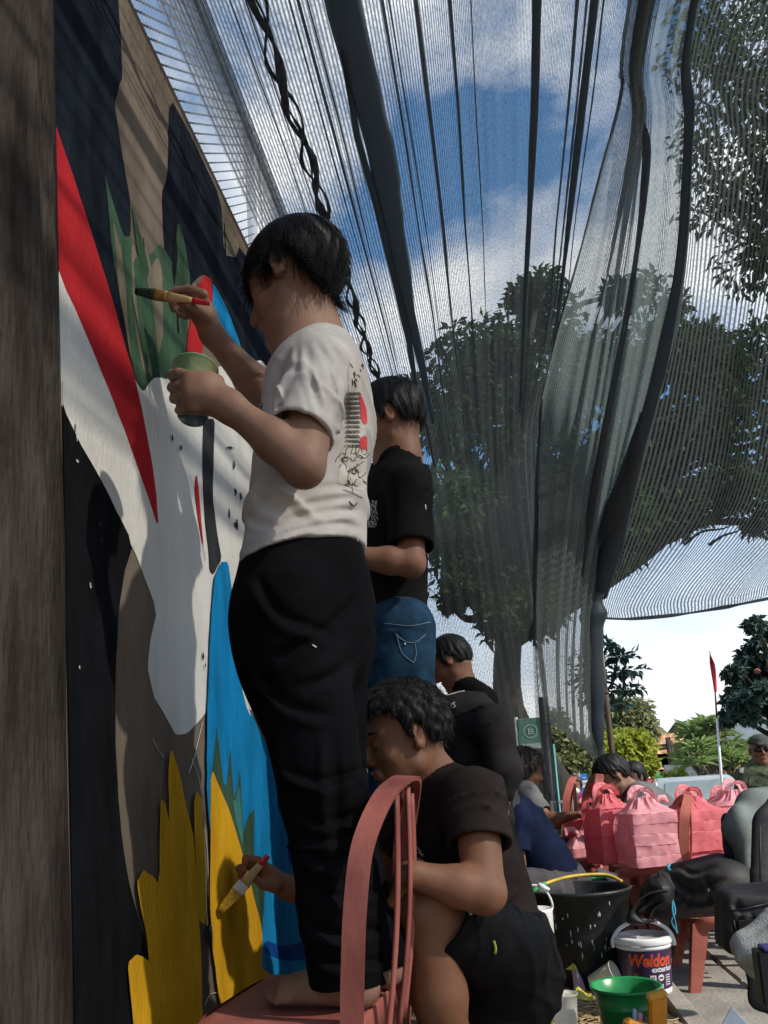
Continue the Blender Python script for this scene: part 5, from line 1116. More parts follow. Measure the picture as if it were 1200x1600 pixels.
# stool-like chairs under the pink bags
def stool(label, x, y, rz, m, h=.39):
    e = empty('plastic_stool', (x, y, 0), label, 'stool', 'plastic stools under the bags', rz)
    G().box((0, 0, h-.02), (.36, .36, .04), bev=.012).build('seat', m, e, smooth=False, local=True)
    for sx_ in (-1, 1):
        G().box((sx_*.172, 0, h-.075), (.012, .30, .075)).build('apron', m, e, smooth=False, local=True); G().box((0, sx_*.172, h-.075), (.30, .012, .075)).build('apron', m, e, smooth=False, local=True)
        for sy_ in (-1, 1):
            G().add([(sx_*(.17+a)+o_[0]*w_, sy_*(.17+a)+o_[1]*w_, z) for z, a, w_ in ((0, .03, .020), (h-.04, 0, .030)) for o_ in ((-1, -1), (1, -1), (1, 1), (-1, 1))], [(3, 2, 1, 0), (4, 5, 6, 7), (0, 1, 5, 4), (1, 2, 6, 5), (2, 3, 7, 6), (3, 0, 4, 7)]).build('leg', m, e, smooth=False, local=True)
    return e
SB = [(1.62, 3.95, .1), (1.88, 4.10, .2), (1.22, 4.45, .1), (1.60, 4.50, .0), (1.95, 4.55, .1)]
SL = ['salmon plastic stool under the pink bag behind the backpack', 'salmon plastic stool under the rightmost pink bag', 'salmon plastic stool in the rear row under the small left pink bag', 'salmon plastic stool in the rear row under the middle knotted pink bag', 'salmon plastic stool in the rear row under the right knotted pink bag']
for (x, y, rz), lab in zip(SB, SL): stool(lab, x, y, rz, m_chairl if x < 1.5 else m_chair)

# ---------------------------------------------------------------- pink carrier bags full of stacked meal boxes
def plastic_film(name, col):
    m = mat(name, col, .5, .16, 9, .30, 40, col2=tuple(c*.8 for c in col), spec=.3, trans=.35); return m
m_pink = plastic_film('pink_film', (.78, .20, .23)); m_pink2 = plastic_film('pale_pink_film', (.84, .40, .44))
def carrier(label, x, y, z, rz, w_, d, h, nb_, m, seed=0, lean=0.0, knot=False):
    r_ = np.random.default_rng(seed); e = empty('carrier_bag', (x, y, z), label, 'plastic bag', 'pink carrier bags of meal boxes', rz)
    zs = []; 
    for i in range(nb_):
        a = h*i/nb_; zs += [(a+.001, .990), (a+h/nb_*.03, 1.0), (a+h/nb_*.5, 1.0), (a+h/nb_*.97, 1.0)]
    zs += [(h, .992), (h+.004, .96), (h+.012, .84), (h+.024, .66), (h+.042, .50), (h+.060, .42), (h+.070, .40)]
    if knot: zs = zs[:-2]+[(h+.056, .24), (h+.07, .10)]
    rows = []; K = 56; ph = r_.uniform(0, 6.28, 8)
    shift = {i: r_.normal(0, .004, 2) for i in range(nb_+1)}
    for (zz, k) in zs:
        row = []; b = min(int(zz/h*nb_), nb_)
        for j in range(K+1):
            t = 2*math.pi*j/K; c_, s_ = math.cos(t), math.sin(t); n_ = 16 if zz < h+.001 else max(2.4, 12-(zz-h)*170); q = (abs(c_)**n_+abs(s_)**n_)**(-1/n_)
            f = k*(1+.010*math.sin(3*t+ph[0]+zz*40)+.012*math.sin(7*t+ph[1]-zz*60)+.008*math.sin(13*t+ph[2]+zz*25))
            if zz > h: f *= 1+.16*math.sin(9*t+ph[3]+zz*30)*min(1, (zz-h)*20)+.10*math.sin(21*t+ph[4])*min(1, (zz-h)*20)
            jt = 0 if j == K else r_.normal(0, .0011); f += jt/(w_*.5); row.append(row[0] if j == K else (c_*q*w_/2*f+shift[b][0]+lean*zz, s_*q*d/2*f*(1 if zz < h else 1-.35*min(1, (zz-h)/.1))+shift[b][1], max(zz+(r_.normal(0, .0012) if zz > .01 else 0), 0)))
        rows.append(row)
    g = G(); g.strip(rows); g.add([p for p in rows[0][:-1]], [tuple(range(K))[::-1]]); autosmooth(g.build('bag_body', m, e, local=True), 32)
    if not knot:
        for sy_ in (-1, 1):          # two flat film loops, the ears of the carrier
            g = G(); rows = []; lw = r_.uniform(.009, .014)
            for t in np.linspace(0, math.pi, 18):
                c0 = V(w_*.02*sy_+.050*math.cos(t)+lean*h+r_.normal(0, .0015), sy_*(.020+.020*math.sin(t))+r_.normal(0, .0015), h+.060+.052*math.sin(t)*(1+.1*sy_)); out = V(math.cos(t), .25*sy_, math.sin(t))
                rows.append([c0-out*lw*.9, c0-out*lw*.3+V(0, .004*sy_, 0), c0+out*lw*.4, c0+out*lw*.9+V(0, .003*sy_, 0)])
            g.strip(rows); g.strip([[p+V(0, .0015, 0) for p in q_][::-1] for q_ in rows]); g.build('bag_handle', m, e, local=True)
    else:
        for a in (-1, 1):
            G().tube([(0, 0, h+.06), (a*.03, .01, h+.095), (a*.062, .02, h+.09), (a*.075, .0, h+.065)], [.012, .016, .022, .006], 8, flat=(V(0, 1, 0), .4)).build('bag_ear', m, e, local=True)
    return e
carrier('tall red-pink carrier bag of stacked boxes, nearest the black tub', 1.215, 3.90, .405, .40, .18, .18, .26, 4, m_pink, 1, .02)
carrier('pale pink carrier bag of five stacked boxes left of the slatted chair back', 1.355, 3.71, .405, .30, .22, .21, .235, 5, m_pink2, 2)
carrier('pink carrier bag of boxes seen behind the slatted chair back', 1.62, 3.97, .39, .42, .24, .22, .235, 5, m_pink, 3)
carrier('wide pale pink carrier bag between the slatted chair back and the grey jacket', 1.87, 4.10, .39, .34, .29, .24, .25, 5, m_pink2, 4)
carrier('low red-pink carrier bag behind the tallest one, by the cup', 1.19, 4.45, .39, .4, .24, .22, .20, 4, m_pink, 5)
carrier('pink carrier bag tied in a knot in the rear row under the man in grey', 1.56, 4.52, .39, .3, .26, .22, .20, 4, m_pink2, 6, knot=True)
carrier('pink carrier bag with upright handle loops in the rear row before the car', 1.93, 4.57, .39, .35, .28, .22, .21, 4, m_pink, 7)
q = atY(907, 1322, 4.25); carrier('small pink bag lying low beside the cup of orange drink', q[0], q[1], .30, .3, .16, .16, .16, 2, m_pink2, 8, knot=True)
stool('low salmon stool that holds the small pink bag', q[0], q[1], .3, m_chair, .30)

# cup of orange drink held over the bags
def disposable_cup(name, label, base, axis, h, r0, r1, m, group=None):
    e = empty(name, base, label, 'cup', group); Rm = np.array(Vector((0, 0, 1)).rotation_difference(Vector(unit(axis))).to_matrix())
    G().lathe(base, [(0, 0), (r0*.94, 0), (r0, .004), (r0+(r1-r0)*.5, h*.5), (r1, h*.97), (r1*1.06, h*.98), (r1*1.06, h), (r1*.97, h), (r0*.95+.001, .008), (0, .008)], 24, Rm).build('cup_body', m, e); return e, Rm
m_clear = bpy.data.materials.new('clear_plastic'); m_clear.use_nodes = True; n_ = m_clear.node_tree.nodes; b_ = n_['Principled BSDF']; b_.inputs['Base Color'].default_value = (.8, .8, .78, 1); b_.inputs['Roughness'].default_value = .18
tr_ = n_.new('ShaderNodeBsdfTransparent'); mx_ = n_.new('ShaderNodeMixShader'); mx_.inputs[0].default_value = .42; m_clear.node_tree.links.new(tr_.outputs[0], mx_.inputs[1]); m_clear.node_tree.links.new(b_.outputs[0], mx_.inputs[2]); m_clear.node_tree.links.new(mx_.outputs[0], n_['Material Output'].inputs['Surface'])
m_orange = mat('orange_drink', (.70, .32, .03), .3, .1, 10)
q = J(919, 1313, 4.4); dc, Rm = disposable_cup('drink_cup', 'clear cup of orange drink with straw held above the bags', q, (0, 0, 1), .105, .028, .040, m_clear)
G().lathe(q+V(0, 0, .045), [(0, 0), (.031, 0), (.036, .04), (0, .04)], 20).build('drink', m_orange, dc); G().tube([q+V(.0, 0, .02), q+V(-.004, 0, .10), q+V(-.012, 0, .165)], .004, 8).build('straw', m_white, dc)
q = J(921, 1324, 4.25); disposable_cup('drink_cup', 'small white cup under the orange drink', q, (0, 0, 1), .07, .026, .034, m_white)

# ---------------------------------------------------------------- black tub with hose handle
m_tub = mat('black_rubber', (.016, .018, .019), .45, .3, 6, .2, 40, spec=.4)
tb = atZ(908, 1512, 0.0); TX, TY = 1.005, 3.30
tub = empty('tub', (TX, TY, 0), 'large black rubber mixing tub with yellow hose handle, splashed with paint', 'tub')
prof = [(0, .004), (.145, 0), (.152, .006), (.175, .20), (.196, .355), (.205, .360), (.207, .372), (.198, .376), (.190, .368), (.168, .18), (.146, .016), (0, .014)]
G().lathe((TX, TY, 0), prof, 48).build('tub_body', m_tub, tub)
hd_ = catmull([(TX-.20, TY-.05, .345), (TX-.19, TY-.07, .375), (TX-.13, TY-.03, .40), (TX-.02, TY+.06, .412), (TX+.12, TY+.12, .405), (TX+.185, TY+.10, .375)], 40); m_hose = mat('yellow_hose', (.50, .34, .03), .45, .2, 12)
G().tube(hd_, .0075, 10).build('handle', m_hose, tub); G().tube(hd_[7:16], .011, 10).build('handle_grip', mat('green_grip', (.03, .26, .09), .5, .15, 12), tub)
m_splash = mat('dried_paint_splash', (.42, .42, .40), .8, .2, 20); r_ = np.random.default_rng(3); g = G()
for i in range(26):
    a = r_.uniform(-2.5, -1.0); z = r_.uniform(.10, .34); R_ = np.interp(z, [.006, .2, .355], [.152, .175, .196])+.0004; p = V(TX+R_*math.cos(a), TY+R_*math.sin(a), z); tn = V(-math.sin(a), math.cos(a), 0); nn = V(math.cos(a), math.sin(a), -.11)
    w_, h_ = r_.uniform(.0012, .004), r_.uniform(.002, .018); K = 7; g.add([p+nn*.0008+tn*w_*math.cos(t)*r_.uniform(.6, 1.2)+V(0, 0, 1)*h_*math.sin(t)*r_.uniform(.6, 1.2) for t in np.linspace(0, 2*math.pi, K+1)[:-1]]+[p], [tuple(range(K))])
o = g.build('paint_splash', m_splash, tub, smooth=False); tag(o, kind='stuff')
# ---------------------------------------------------------------- white lidded paint bucket with printed sleeve
BX, BY = 1.205, 3.12; RZ = .0; bk = empty('paint_bucket', (BX, BY, 0), 'white lidded 5 kg paint bucket with purple-black printed sleeve', 'bucket')
m_bw = mat('bucket_white', (.72, .72, .72), .35, .05, 8); m_sleeve = mat('purple_black_print', (.022, .012, .030), .35, .4, 5, col2=(.045, .012, .075), spec=.45)
H0, R0, R1 = .205, .088, .102
def br_(z): return R0+(R1-R0)*z/H0
G().lathe((BX, BY, 0), [(0, .004), (R0*.96, 0), (R0, .004), (br_(.024), .024), (br_(.024)-.001, .025), (br_(.168)-.001, .168), (br_(.17)+.003, .170), (br_(.18)+.004, .180), (br_(.18), .182), (br_(H0), H0), (0, H0)], 48).build('bucket_body', m_bw, bk)
G().lathe((BX, BY, 0), [(br_(.025)+.0006, .026), (br_(.167)+.0006, .167)], 48).build('printed_sleeve', m_sleeve, bk)
G().lathe((BX, BY, 0), [(br_(.19)+.006, .186), (br_(.2)+.007, .190), (br_(.2)+.007, .204), (br_(.2)+.003, .210), (.086, .211), (.084, .206), (0, .206)], 48).build('lid', m_bw, bk)
hp = [(BX+math.cos(t)*.112, BY-.012-.012*math.sin(t), .178+.088*math.sin(t)) for t in np.linspace(0, math.pi, 26)]
G().tube(hp, .0078, 8, flat=(V(0, 1, 0), .6)).build('handle', m_bw, bk)
for sx_ in (-1, 1): G().tube([(BX+sx_*.104, BY-.012, .178), (BX+sx_*.118, BY-.012, .178)], .011, 10).build('handle_lug', m_bw, bk)
for t in (1.35, 1.62): G().tube([(BX+math.cos(t)*.112, BY-.026, .178+.088*math.sin(t)+.003), (BX+math.cos(t)*.112, BY-.030, .178+.088*math.sin(t)+.003)], .003, 8).build('handle_stud', m_dark, bk)
def lettering(name, text, a0, z0, size, m, parent, c, rad, shear=0.0, off=.0012, squeeze=1.0, bold=.0):
    """letters bent round an upright cylinder; a0 = angle of the text's start (radians, growing to the right as seen)"""
    cu_ = bpy.data.curves.new('tmp', 'FONT'); cu_.body = text; cu_.size = size; cu_.shear = shear; cu_.offset = bold; cu_.resolution_u = 3
    o = bpy.data.objects.new('tmp', cu_); COL.objects.link(o); dg = bpy.context.evaluated_depsgraph_get(); me = bpy.data.meshes.new_from_object(o.evaluated_get(dg)); bpy.data.objects.remove(o)
    import bmesh
    bm_ = bmesh.new(); bm_.from_mesh(me); bmesh.ops.triangulate(bm_, faces=bm_.faces); bmesh.ops.subdivide_edges(bm_, edges=[e for e in bm_.edges if e.calc_length() > size*.2], cuts=2, use_grid_fill=True)
    v = []
    for q in bm_.verts:
        z = z0+q.co.y; R_ = rad(z)+off; a = a0+q.co.x*squeeze/R_; v.append((c[0]+R_*math.cos(a), c[1]+R_*math.sin(a), z))
    f = [[q.index for q in fc.verts] for fc in bm_.faces]; bm_.free(); return mesh(name, v, f, m, parent, False)
RB = lambda z: br_(z)
m_lred = mat('letter_red', (.62, .05, .02), .4, .1, 10); m_lyel = mat('letter_edge', (.75, .25, .08), .4, .1, 10); m_lw = mat('letter_white', (.65, .64, .66), .4, .05, 10)
A0 = -2.35
lettering('brand_lettering', 'Weldon', A0-.02, .113, .060, m_lyel, bk, (BX, BY), RB, .28, .0010, .86, .0022)
lettering('brand_lettering', 'Weldon', A0, .114, .060, m_lred, bk, (BX, BY), RB, .28, .0018, .86, .0009)
lettering('brand_lettering', 'exterior', A0+.86, .091, .028, m_lw, bk, (BX, BY), RB, 0, .0014, 1, .0008)
lettering('weight_lettering', '5 kg', A0+.95, .036, .020, m_lw, bk, (BX, BY), RB, 0, .0014, 1, .0006)
def on_cyl(a, z, off): R_ = RB(z)+off; return (BX+R_*math.cos(a), BY+R_*math.sin(a), z)
def label_shape(name, a0, a1, z0, z1, m, off=.0014, round_=False):
    g = G()
    if round_:
        K = 18; g.add([on_cyl((a0+a1)/2+(a1-a0)/2*math.cos(t), (z0+z1)/2+(z1-z0)/2*math.sin(t), off) for t in np.linspace(0, 2*math.pi, K+1)[:-1]], [tuple(range(K))])
    else: g.strip([[on_cyl(a, z, off) for a in np.linspace(a0, a1, 6)] for z in np.linspace(z0, z1, 4)])
    return g.build(name, m, bk, smooth=False)
label_shape('label_square', A0+.78, A0+1.02, .056, .080, m_lw)
for k in range(3): label_shape('label_square_mark', A0+.81+.06*k, A0+.84+.06*k, .060+.004*k, .072+.002*k, m_sleeve, .0020)
label_shape('label_seal', A0+1.10, A0+1.36, .058, .082, m_lw, round_=True); label_shape('label_seal_mark', A0+1.15, A0+1.31, .066, .072, m_sleeve, .0020)
label_shape('label_bar', A0+1.46, A0+1.485, .036, .080, m_lw)
for k in range(5): label_shape('label_line', A0+1.52, A0+1.72, .040+.0085*k, .0435+.0085*k, m_lw)
label_shape('label_flame', A0+.12, A0+.42, .045, .090, mat('print_ember', (.20, .045, .02), .45, .4, 30, col2=(.04, .01, .02)), round_=True); label_shape('label_glow', A0+.40, A0+.62, .036, .056, mat('print_violet', (.10, .02, .13), .45, .4, 30), .0012, True)
# ---------------------------------------------------------------- green pail with things in it, near the bottom edge
m_green = mat('green_plastic', (.015, .22, .06), .3, .12, 6, spec=.5)
GX, GY = 1.045, 2.45; pg = empty('pail', (GX, GY, 0), 'bright green plastic pail with orange-handled tools beside it', 'bucket')
G().lathe((GX, GY, 0), [(0, .003), (.066, 0), (.070, .004), (.086, .135), (.0885, .137), (.0885, .142), (.087, .144), (.0985, .186), (.104, .187), (.105, .193), (.101, .195), (.094, .190), (.083, .14), (.067, .01), (0, .008)], 44).build('pail_body', m_green, pg)
m_oplas = mat('orange_plastic', (.68, .26, .015), .4, .12, 8)
q = atY(1027, 1585, 2.28)
rl = empty('orange_tool', q, 'orange plastic tool with angled head leaning against the green pail', 'tool')
G().box(q, (.048, .035, .10), bev=.008, R=np.array(Matrix.Rotation(.12, 3, 'Y'))).build('tool_head', m_oplas, rl, smooth=False); G().box(q+V(.004, 0, .050), (.056, .040, .022), bev=.008, R=np.array(Matrix.Rotation(-.25, 3, 'Y'))).build('tool_cap', mat('light_orange_plastic', (.75, .36, .04), .4, .1, 8), rl, smooth=False); G().tube([q+V(0, 0, -.04), q+V(.01, .0, -.20), q+V(.015, .0, -.30)], .010, 8).build('handle', m_oplas, rl)
q = atY(1003, 1588, 2.28); lg = empty('brush_pack', q, 'striped blue, pink and grey brush pack standing before the green pail', 'brush pack')
for i, (c_, w_) in enumerate((((.32, .52, .66), .010), ((.55, .24, .36), .014), ((.10, .085, .085), .030))):
    off = (-.026, -.013, .010)[i]; G().box(q+V(off, 0, -.06-.02*i*.5), (w_, .018, .16), bev=.003, R=np.array(Matrix.Rotation(.10, 3, 'Y'))).build('pack_stripe', mat('pack_stripe_%s' % ('blue', 'pink', 'grey')[i], c_, .5, .1, 10), lg, smooth=False)
q = atY(998, 1612, 2.22); ob = empty('orange_tray', q, 'orange plastic tray lying in front of the green pail', 'tray'); G().box(q, (.085, .05, .05), bev=.010, R=np.array(Matrix.Rotation(.35, 3, 'Y'))).build('tray_body', m_oplas, ob, smooth=False)
# ---------------------------------------------------------------- litter beside the bucket
q = atZ(928, 1530, .004); q = V(1.045, 3.09, .0)
disposable_cup('plastic_cup', 'tipped translucent white cup lying between tub and paint bucket', V(1.00, 3.10, .045), (.82, -.35, .42), .105, .026, .042, mat('milky_plastic', (.62, .62, .58), .35, .06, 10, trans=.3))
q = atZ(886, 1618, 0); e, Rm = disposable_cup('plastic_cup', 'upright empty clear plastic cup on the dry soil', V(q[0], q[1], .006), (.02, .02, 1), .125, .034, .042, m_clear)
m_wrap = mat('yellow_wrapper', (.52, .44, .03), .35, .3, 25, .5, 60, col2=(.30, .30, .10)); m_lil = mat('lilac_wrapper', (.45, .33, .50), .4, .2, 20)
def crumple(name, label, c, size, m, seed, cat='wrapper'):
    r_ = np.random.default_rng(seed); n = 12; rows = []
    for i in range(n):
        rows.append([V(c[0]+(i/(n-1)-.5)*size[0]+r_.normal(0, size[0]*.012), c[1]+(j/(n-1)-.5)*size[1]+r_.normal(0, size[1]*.012), c[2]+size[2]*(.15+.85*abs(math.sin(i*.55+seed)*math.cos(j*.45+seed*2))*r_.uniform(.8, 1)*max(0, 1-((i/(n-1)-.5)**2+(j/(n-1)-.5)**2)*2.2))) for j in range(n)])
    g = G(); g.strip(rows); g.strip([[p-V(0, 0, .002) for p in r__][::-1] for r__ in rows]); o = g.build(name, m, None); return tag(o, label, cat, 'wrappers beside the tub')
crumple('snack_wrapper', 'crumpled yellow snack wrapper left of the tipped cup', (.935, 3.02, .004), (.11, .10, .055), m_wrap, 1)
crumple('snack_wrapper', 'flattened yellow wrapper strip under the tipped cup, touching the paint bucket', (1.055, 3.02, .004), (.17, .07, .035), m_wrap, 2)
lw_ = empty('snack_wrapper', (.955, 3.12, 0), 'small lilac wrapper with yellow tip standing up against the tub', 'wrapper', 'wrappers beside the tub'); q = V(.955, 3.12, .0)
G().strip([[q+V(-.022, .0, .0), q+V(0, -.012, .0), q+V(.026, .0, .0)], [q+V(-.020, .01, .05), q+V(-.002, -.006, .055), q+V(.016, .008, .045)], [q+V(-.022, .015, .085), q+V(-.008, .004, .09), q+V(.004, .012, .075)]]).build('wrapper_body', m_lil, lw_, smooth=False)
G().strip([[q+V(-.022, .015, .0855), q+V(-.008, .004, .0905), q+V(.004, .012, .0755)], [q+V(-.045, .014, .088), q+V(-.014, .010, .112), q+V(-.004, .014, .10)]]).build('wrapper_tip', m_wrap, lw_, smooth=False)
crumple('paper_scrap', 'torn white paper scrap on the pavers', (1.60, 2.95, -.046), (.04, .03, .012), m_white, 4, 'paper'); crumple('paper_scrap', 'tiny white paper crumb on the pavers near the bag', (1.57, 3.06, -.046), (.02, .015, .008), m_white, 5, 'paper'); crumple('paper_scrap', 'pale paper scrap on the pavers at the bottom edge', (1.36, 2.40, -.046), (.05, .04, .012), m_white, 6, 'paper')
q = atZ(1146, 1604, .03); bs = empty('blue_sheet', q, 'pale blue plastic corner poking up beside the dark red chair', 'plastic sheet'); G().prism([q+V(-.05, .01, -.03), q+V(.05, 0, -.03), q+V(.045, 0, .0), q+V(.004, .01, .055)], (.0, .004, .001)).build('sheet_panel', mat('pale_blue_sheet', (.40, .48, .60), .5, .1, 10), bs, smooth=False)
# straw and dry roots on the soil
m_straw = mat('straw', (.46, .33, .18), .9, .25, 30); r_ = np.random.default_rng(17); g = G()
for i in range(420):
    c_ = V(r_.normal(.93, .20), r_.normal(2.70, .28), .010) if i > 150 else V(r_.normal(1.0, .06), r_.normal(2.78, .10), .016)
    if c_[0] > 1.24 or c_[0] < .3: continue
    a = r_.uniform(0, 6.28); L_ = r_.uniform(.02, .075); b = r_.normal(0, .5); g.tube([c_, c_+V(math.cos(a), math.sin(a), .15*r_.uniform(0, 1))*L_*.5, c_+V(math.cos(a+b), math.sin(a+b), 0)*L_], r_.uniform(.0010, .0026), 4, caps=False)
o = g.build('straw_litter', m_straw, None); tag(o, 'dry straw and root shreds strewn over the soil', 'straw', kind='stuff')
g = G()
for i in range(900):
    x, y = r_.uniform(.35, 1.27), r_.uniform(2.2, 4.4)
    if (x-TX)**2+(y-TY)**2 < .03 or (y < 2.75 and r_.random() < .75): continue
    a = r_.uniform(0, 6.28); h_ = r_.uniform(.015, .05); w_ = .0018; d = V(math.cos(a), math.sin(a), 0); s_ = V(-d[1], d[0], 0)*w_; p = V(x, y, 0)
    g.add([p-s_, p+s_, p+d*h_*.3+V(0, 0, h_*.7)+s_*.7, p+d*h_*.3+V(0, 0, h_*.7)-s_*.7, p+d*h_*.8+V(0, 0, h_)], [(0, 1, 2, 3), (3, 2, 4)])
o = g.build('grass', mat('dry_grass', (.13, .15, .05), .9, .3, 30, col2=(.22, .18, .08)), None, smooth=False); tag(o, 'sparse short grass growing round the tub and bucket', 'grass', kind='stuff')
g = G()
for i in range(700):
    x, y = r_.uniform(.2, 1.26), r_.uniform(2.0, 4.5); s_ = r_.uniform(.002, .008); g.box((x, y, .004), (s_*2, s_*1.6, s_), R=np.array(Matrix.Rotation(r_.uniform(0, 6), 3, 'Z')))
o = g.build('pebbles', mat('soil_crumbs', (.24, .19, .13), .95, .3, 20), None, smooth=False); tag(o, 'soil crumbs and pebbles', 'pebbles', kind='stuff')

# ---------------------------------------------------------------- bags and clothes on the right-hand chairs
m_bag = mat('black_bag_nylon', (.018, .017, .018), .55, .3, 8, .12, 120, spec=.35); m_bagg = mat('grey_black_nylon', (.032, .029, .029), .6, .3, 6, .12, 120, spec=.3)
def soft(name, S, h, m, parent, amp=.006, wl=.07, seed=0):
    wl *= 1.5
    return skinpart(name, S, h, m, parent, folds([(unit(V(.3, .3, 1)), wl, amp, None), (unit(V(1, .2, .4)), wl*1.6, amp, None)], seed))
bp_ = empty('backpack', (1.56, 3.15, .43), 'black backpack slumped sideways across the faded chair, blue cord hanging down', 'backpack')
S = Sdf(); a, b = J(1050, 1392, 3.220), J(1135, 1372, 3.170)
S.add(rc(J(1052, 1398, 3.220), J(1132, 1385, 3.120), .106, .122, flat=(unit(V(.2, .2, 1)), .86), k=.03), rc(J(1060, 1372, 3.270), J(1125, 1360, 3.220), .06, .068, k=.05), el(J(1030, 1402, 3.240), V(.07, .10, .075), k=.04))
pk = creases([([(1040, 1360), (1075, 1392), (1135, 1372)], .010, .012), ([(1052, 1400), (1090, 1412), (1140, 1396)], .010, .012), ([(1060, 1352), (1085, 1366), (1120, 1352)], .009, .010), ([(1075, 1385), (1080, 1405), (1066, 1424)], .008, .009), ([(1100, 1370), (1112, 1392), (1108, 1415)], .008, .009)])
skinpart('pack_body', S, .006, m_bagg, bp_, pk)
for (P_, w_) in ((((1044, 1392), (1016, 1396), (994, 1412), (986, 1432), (1000, 1442), (1024, 1438)), .024), (((1040, 1408), (1022, 1420), (1014, 1434)), .018)): G().tube(catmull([J(x, y, 3.06) for x, y in P_], 24), w_, 8, flat=(V(-.5, .2, .9), .22)).build('shoulder_strap', m_bag, bp_)
S = Sdf(); S.add(el(J(1030, 1394, 3.12), V(.055, .08, .062), k=.02), rc(J(1022, 1402, 3.1), J(1000, 1424, 3.08), .036, .022, flat=(V(-.5, .2, .9), .6), k=.03)); soft('pack_top', S, .006, m_bag, bp_, .004, .05, 3)
G().tube([J(1026, 1360, 3.110), J(1036, 1382, 3.100), J(1046, 1402, 3.090)], .004, 6).build('zipper', m_dark, bp_)
m_cord = mat('blue_cord', (.05, .30, .45), .6, .2, 30)
G().tube([J(1046, 1350, 3.090), J(1043, 1356, 3.080), J(1047, 1360, 3.080)], .006, 6).build('cord_knot', m_cord, bp_)
for k in (-1, 1): G().tube(catmull([J(1050, 1402, 3.080), J(1053+k*2, 1425, 3.065), J(1052-k*3, 1440, 3.060), J(1058+k, 1458, 3.060)], 20), .0035, 6).build('cord', m_cord, bp_)
tr = bvh(bp_.children[0]); gs = [printline(tr, [(1130+3*i, 1378), (1131+3*i, 1374)], .0012, '', None, None, 3) for i in range(6)]; o = merged(gs)
if o.v: o.build('pack_lettering', m_print, bp_)
# grey jacket over the right chair's back
jk = empty('jacket', tuple(J(1170, 1290, 3.2)), 'grey and navy jacket draped over the back of the right-hand chair', 'jacket')
m_jk = mat('grey_fleece', (.17, .19, .18), .95, .12, 12, .3, 250, spec=.1); m_jn = mat('navy_lining', (.022, .022, .05), .8, .2, 10)
S = Sdf(); S.add(rc(J(1178, 1258, 3.22), J(1192, 1256, 3.55), .060, .06, k=.03), rc(J(1176, 1260, 3.22), J(1152, 1296, 3.14), .055, .058, k=.04), rc(J(1156, 1285, 3.14), J(1166, 1365, 3.14), .062, .052, flat=(V(1, -.2, 0), .6), k=.04), rc(J(1198, 1262, 3.3), J(1210, 1340, 3.3), .075, .07, k=.04))
soft('jacket_shell', S, .006, m_jk, jk, .007, .11, 5)
S = Sdf(); S.add(rc(J(1136, 1285, 3.20), J(1146, 1345, 3.22), .040, .05, flat=(V(1, -.2, 0), .6), k=.03)); soft('jacket_lining', S, .006, m_jn, jk, .005, .09, 6)
# black jacket / bag hanging at the far right edge
jb = empty('black_jacket', tuple(J(1190, 1330, 2.55)), 'black zipped jacket hanging at the far right over the chair', 'jacket')
S = Sdf(); S.add(rc(J(1203, 1290, 2.66), J(1206, 1395, 2.60), .060, .072, flat=(V(.25, -1, 0), .40), k=.03), rc(J(1240, 1268, 2.7), J(1245, 1400, 2.66), .09, .09, flat=(V(.25, -1, 0), .5), k=.04)); soft('jacket_shell', S, .006, m_bag, jb, .004, .12, 7)
G().tube([J(1187, 1290, 2.545), J(1188, 1340, 2.52), J(1188, 1388, 2.50)], .003, 6).build('zipper', m_bagg, jb)
# dark bag below and towel at bottom right
db = empty('shoulder_bag', tuple(J(1175, 1440, 2.15)), 'dark canvas shoulder bag lying over the dark red chair', 'bag')
S = Sdf(); S.add(rbox(J(1178, 1440, 2.20), (.062, .040, .055), .026, np.array(Matrix.Rotation(.10, 3, 'Y'))), rc(J(1160, 1410, 2.22), J(1220, 1402, 2.22), .040, .045, k=.04)); skinpart('bag_body', S, .005, m_bagg, db, creases([([(1140, 1410), (1165, 1424), (1198, 1416)], .008, .009), ([(1138, 1440), (1152, 1452), (1160, 1478)], .008, .008), ([(1150, 1402), (1156, 1430), (1150, 1470)], .008, .008), ([(1170, 1425), (1180, 1440), (1200, 1446)], .008, .008)]))
G().tube([J(1142, 1424, 2.118), J(1165, 1420, 2.118), J(1200, 1412, 2.118)], .0028, 6).build('bag_zip', m_dark, db); G().tube([J(1146, 1436, 2.128), J(1150, 1456, 2.128), J(1152, 1478, 2.128)], .002, 6).build('bag_seam', m_dark, db); G().box(J(1170, 1448, 2.128), (.05, .004, .035), bev=.0015).build('bag_patch', m_bag, db, smooth=False)
S = Sdf(); S.add(rc(J(1176, 1500, 2.08), J(1186, 1560, 2.06), .022, .020, flat=(V(0, 1, 0), .4), k=.02), rc(J(1186, 1560, 2.06), J(1206, 1570, 2.06), .020, .022, flat=(V(0, 1, 0), .4), k=.02)); soft('bag_strap', S, .005, m_bag, db, .002, .05, 10)
tw = empty('towel', tuple(J(1180, 1480, 2.02)), 'pale grey towel folded over the dark bag at the lower right', 'towel')
m_tw = mat('grey_towel', (.42, .43, .40), .98, .1, 25, .6, 220, spec=.05)
S = Sdf(); S.add(rc(J(1170, 1478, 2.03), J(1215, 1438, 2.05), .036, .034, k=.012), rc(J(1172, 1492, 2.00), J(1220, 1462, 2.0), .032, .034, k=.006), rc(J(1186, 1500, 1.97), J(1220, 1482, 1.97), .028, .03, k=.006), rc(J(1162, 1485, 2.04), J(1180, 1515, 2.04), .026, .022, k=.012)); soft('towel_folds', S, .005, m_tw, tw, .006, .05, 11)
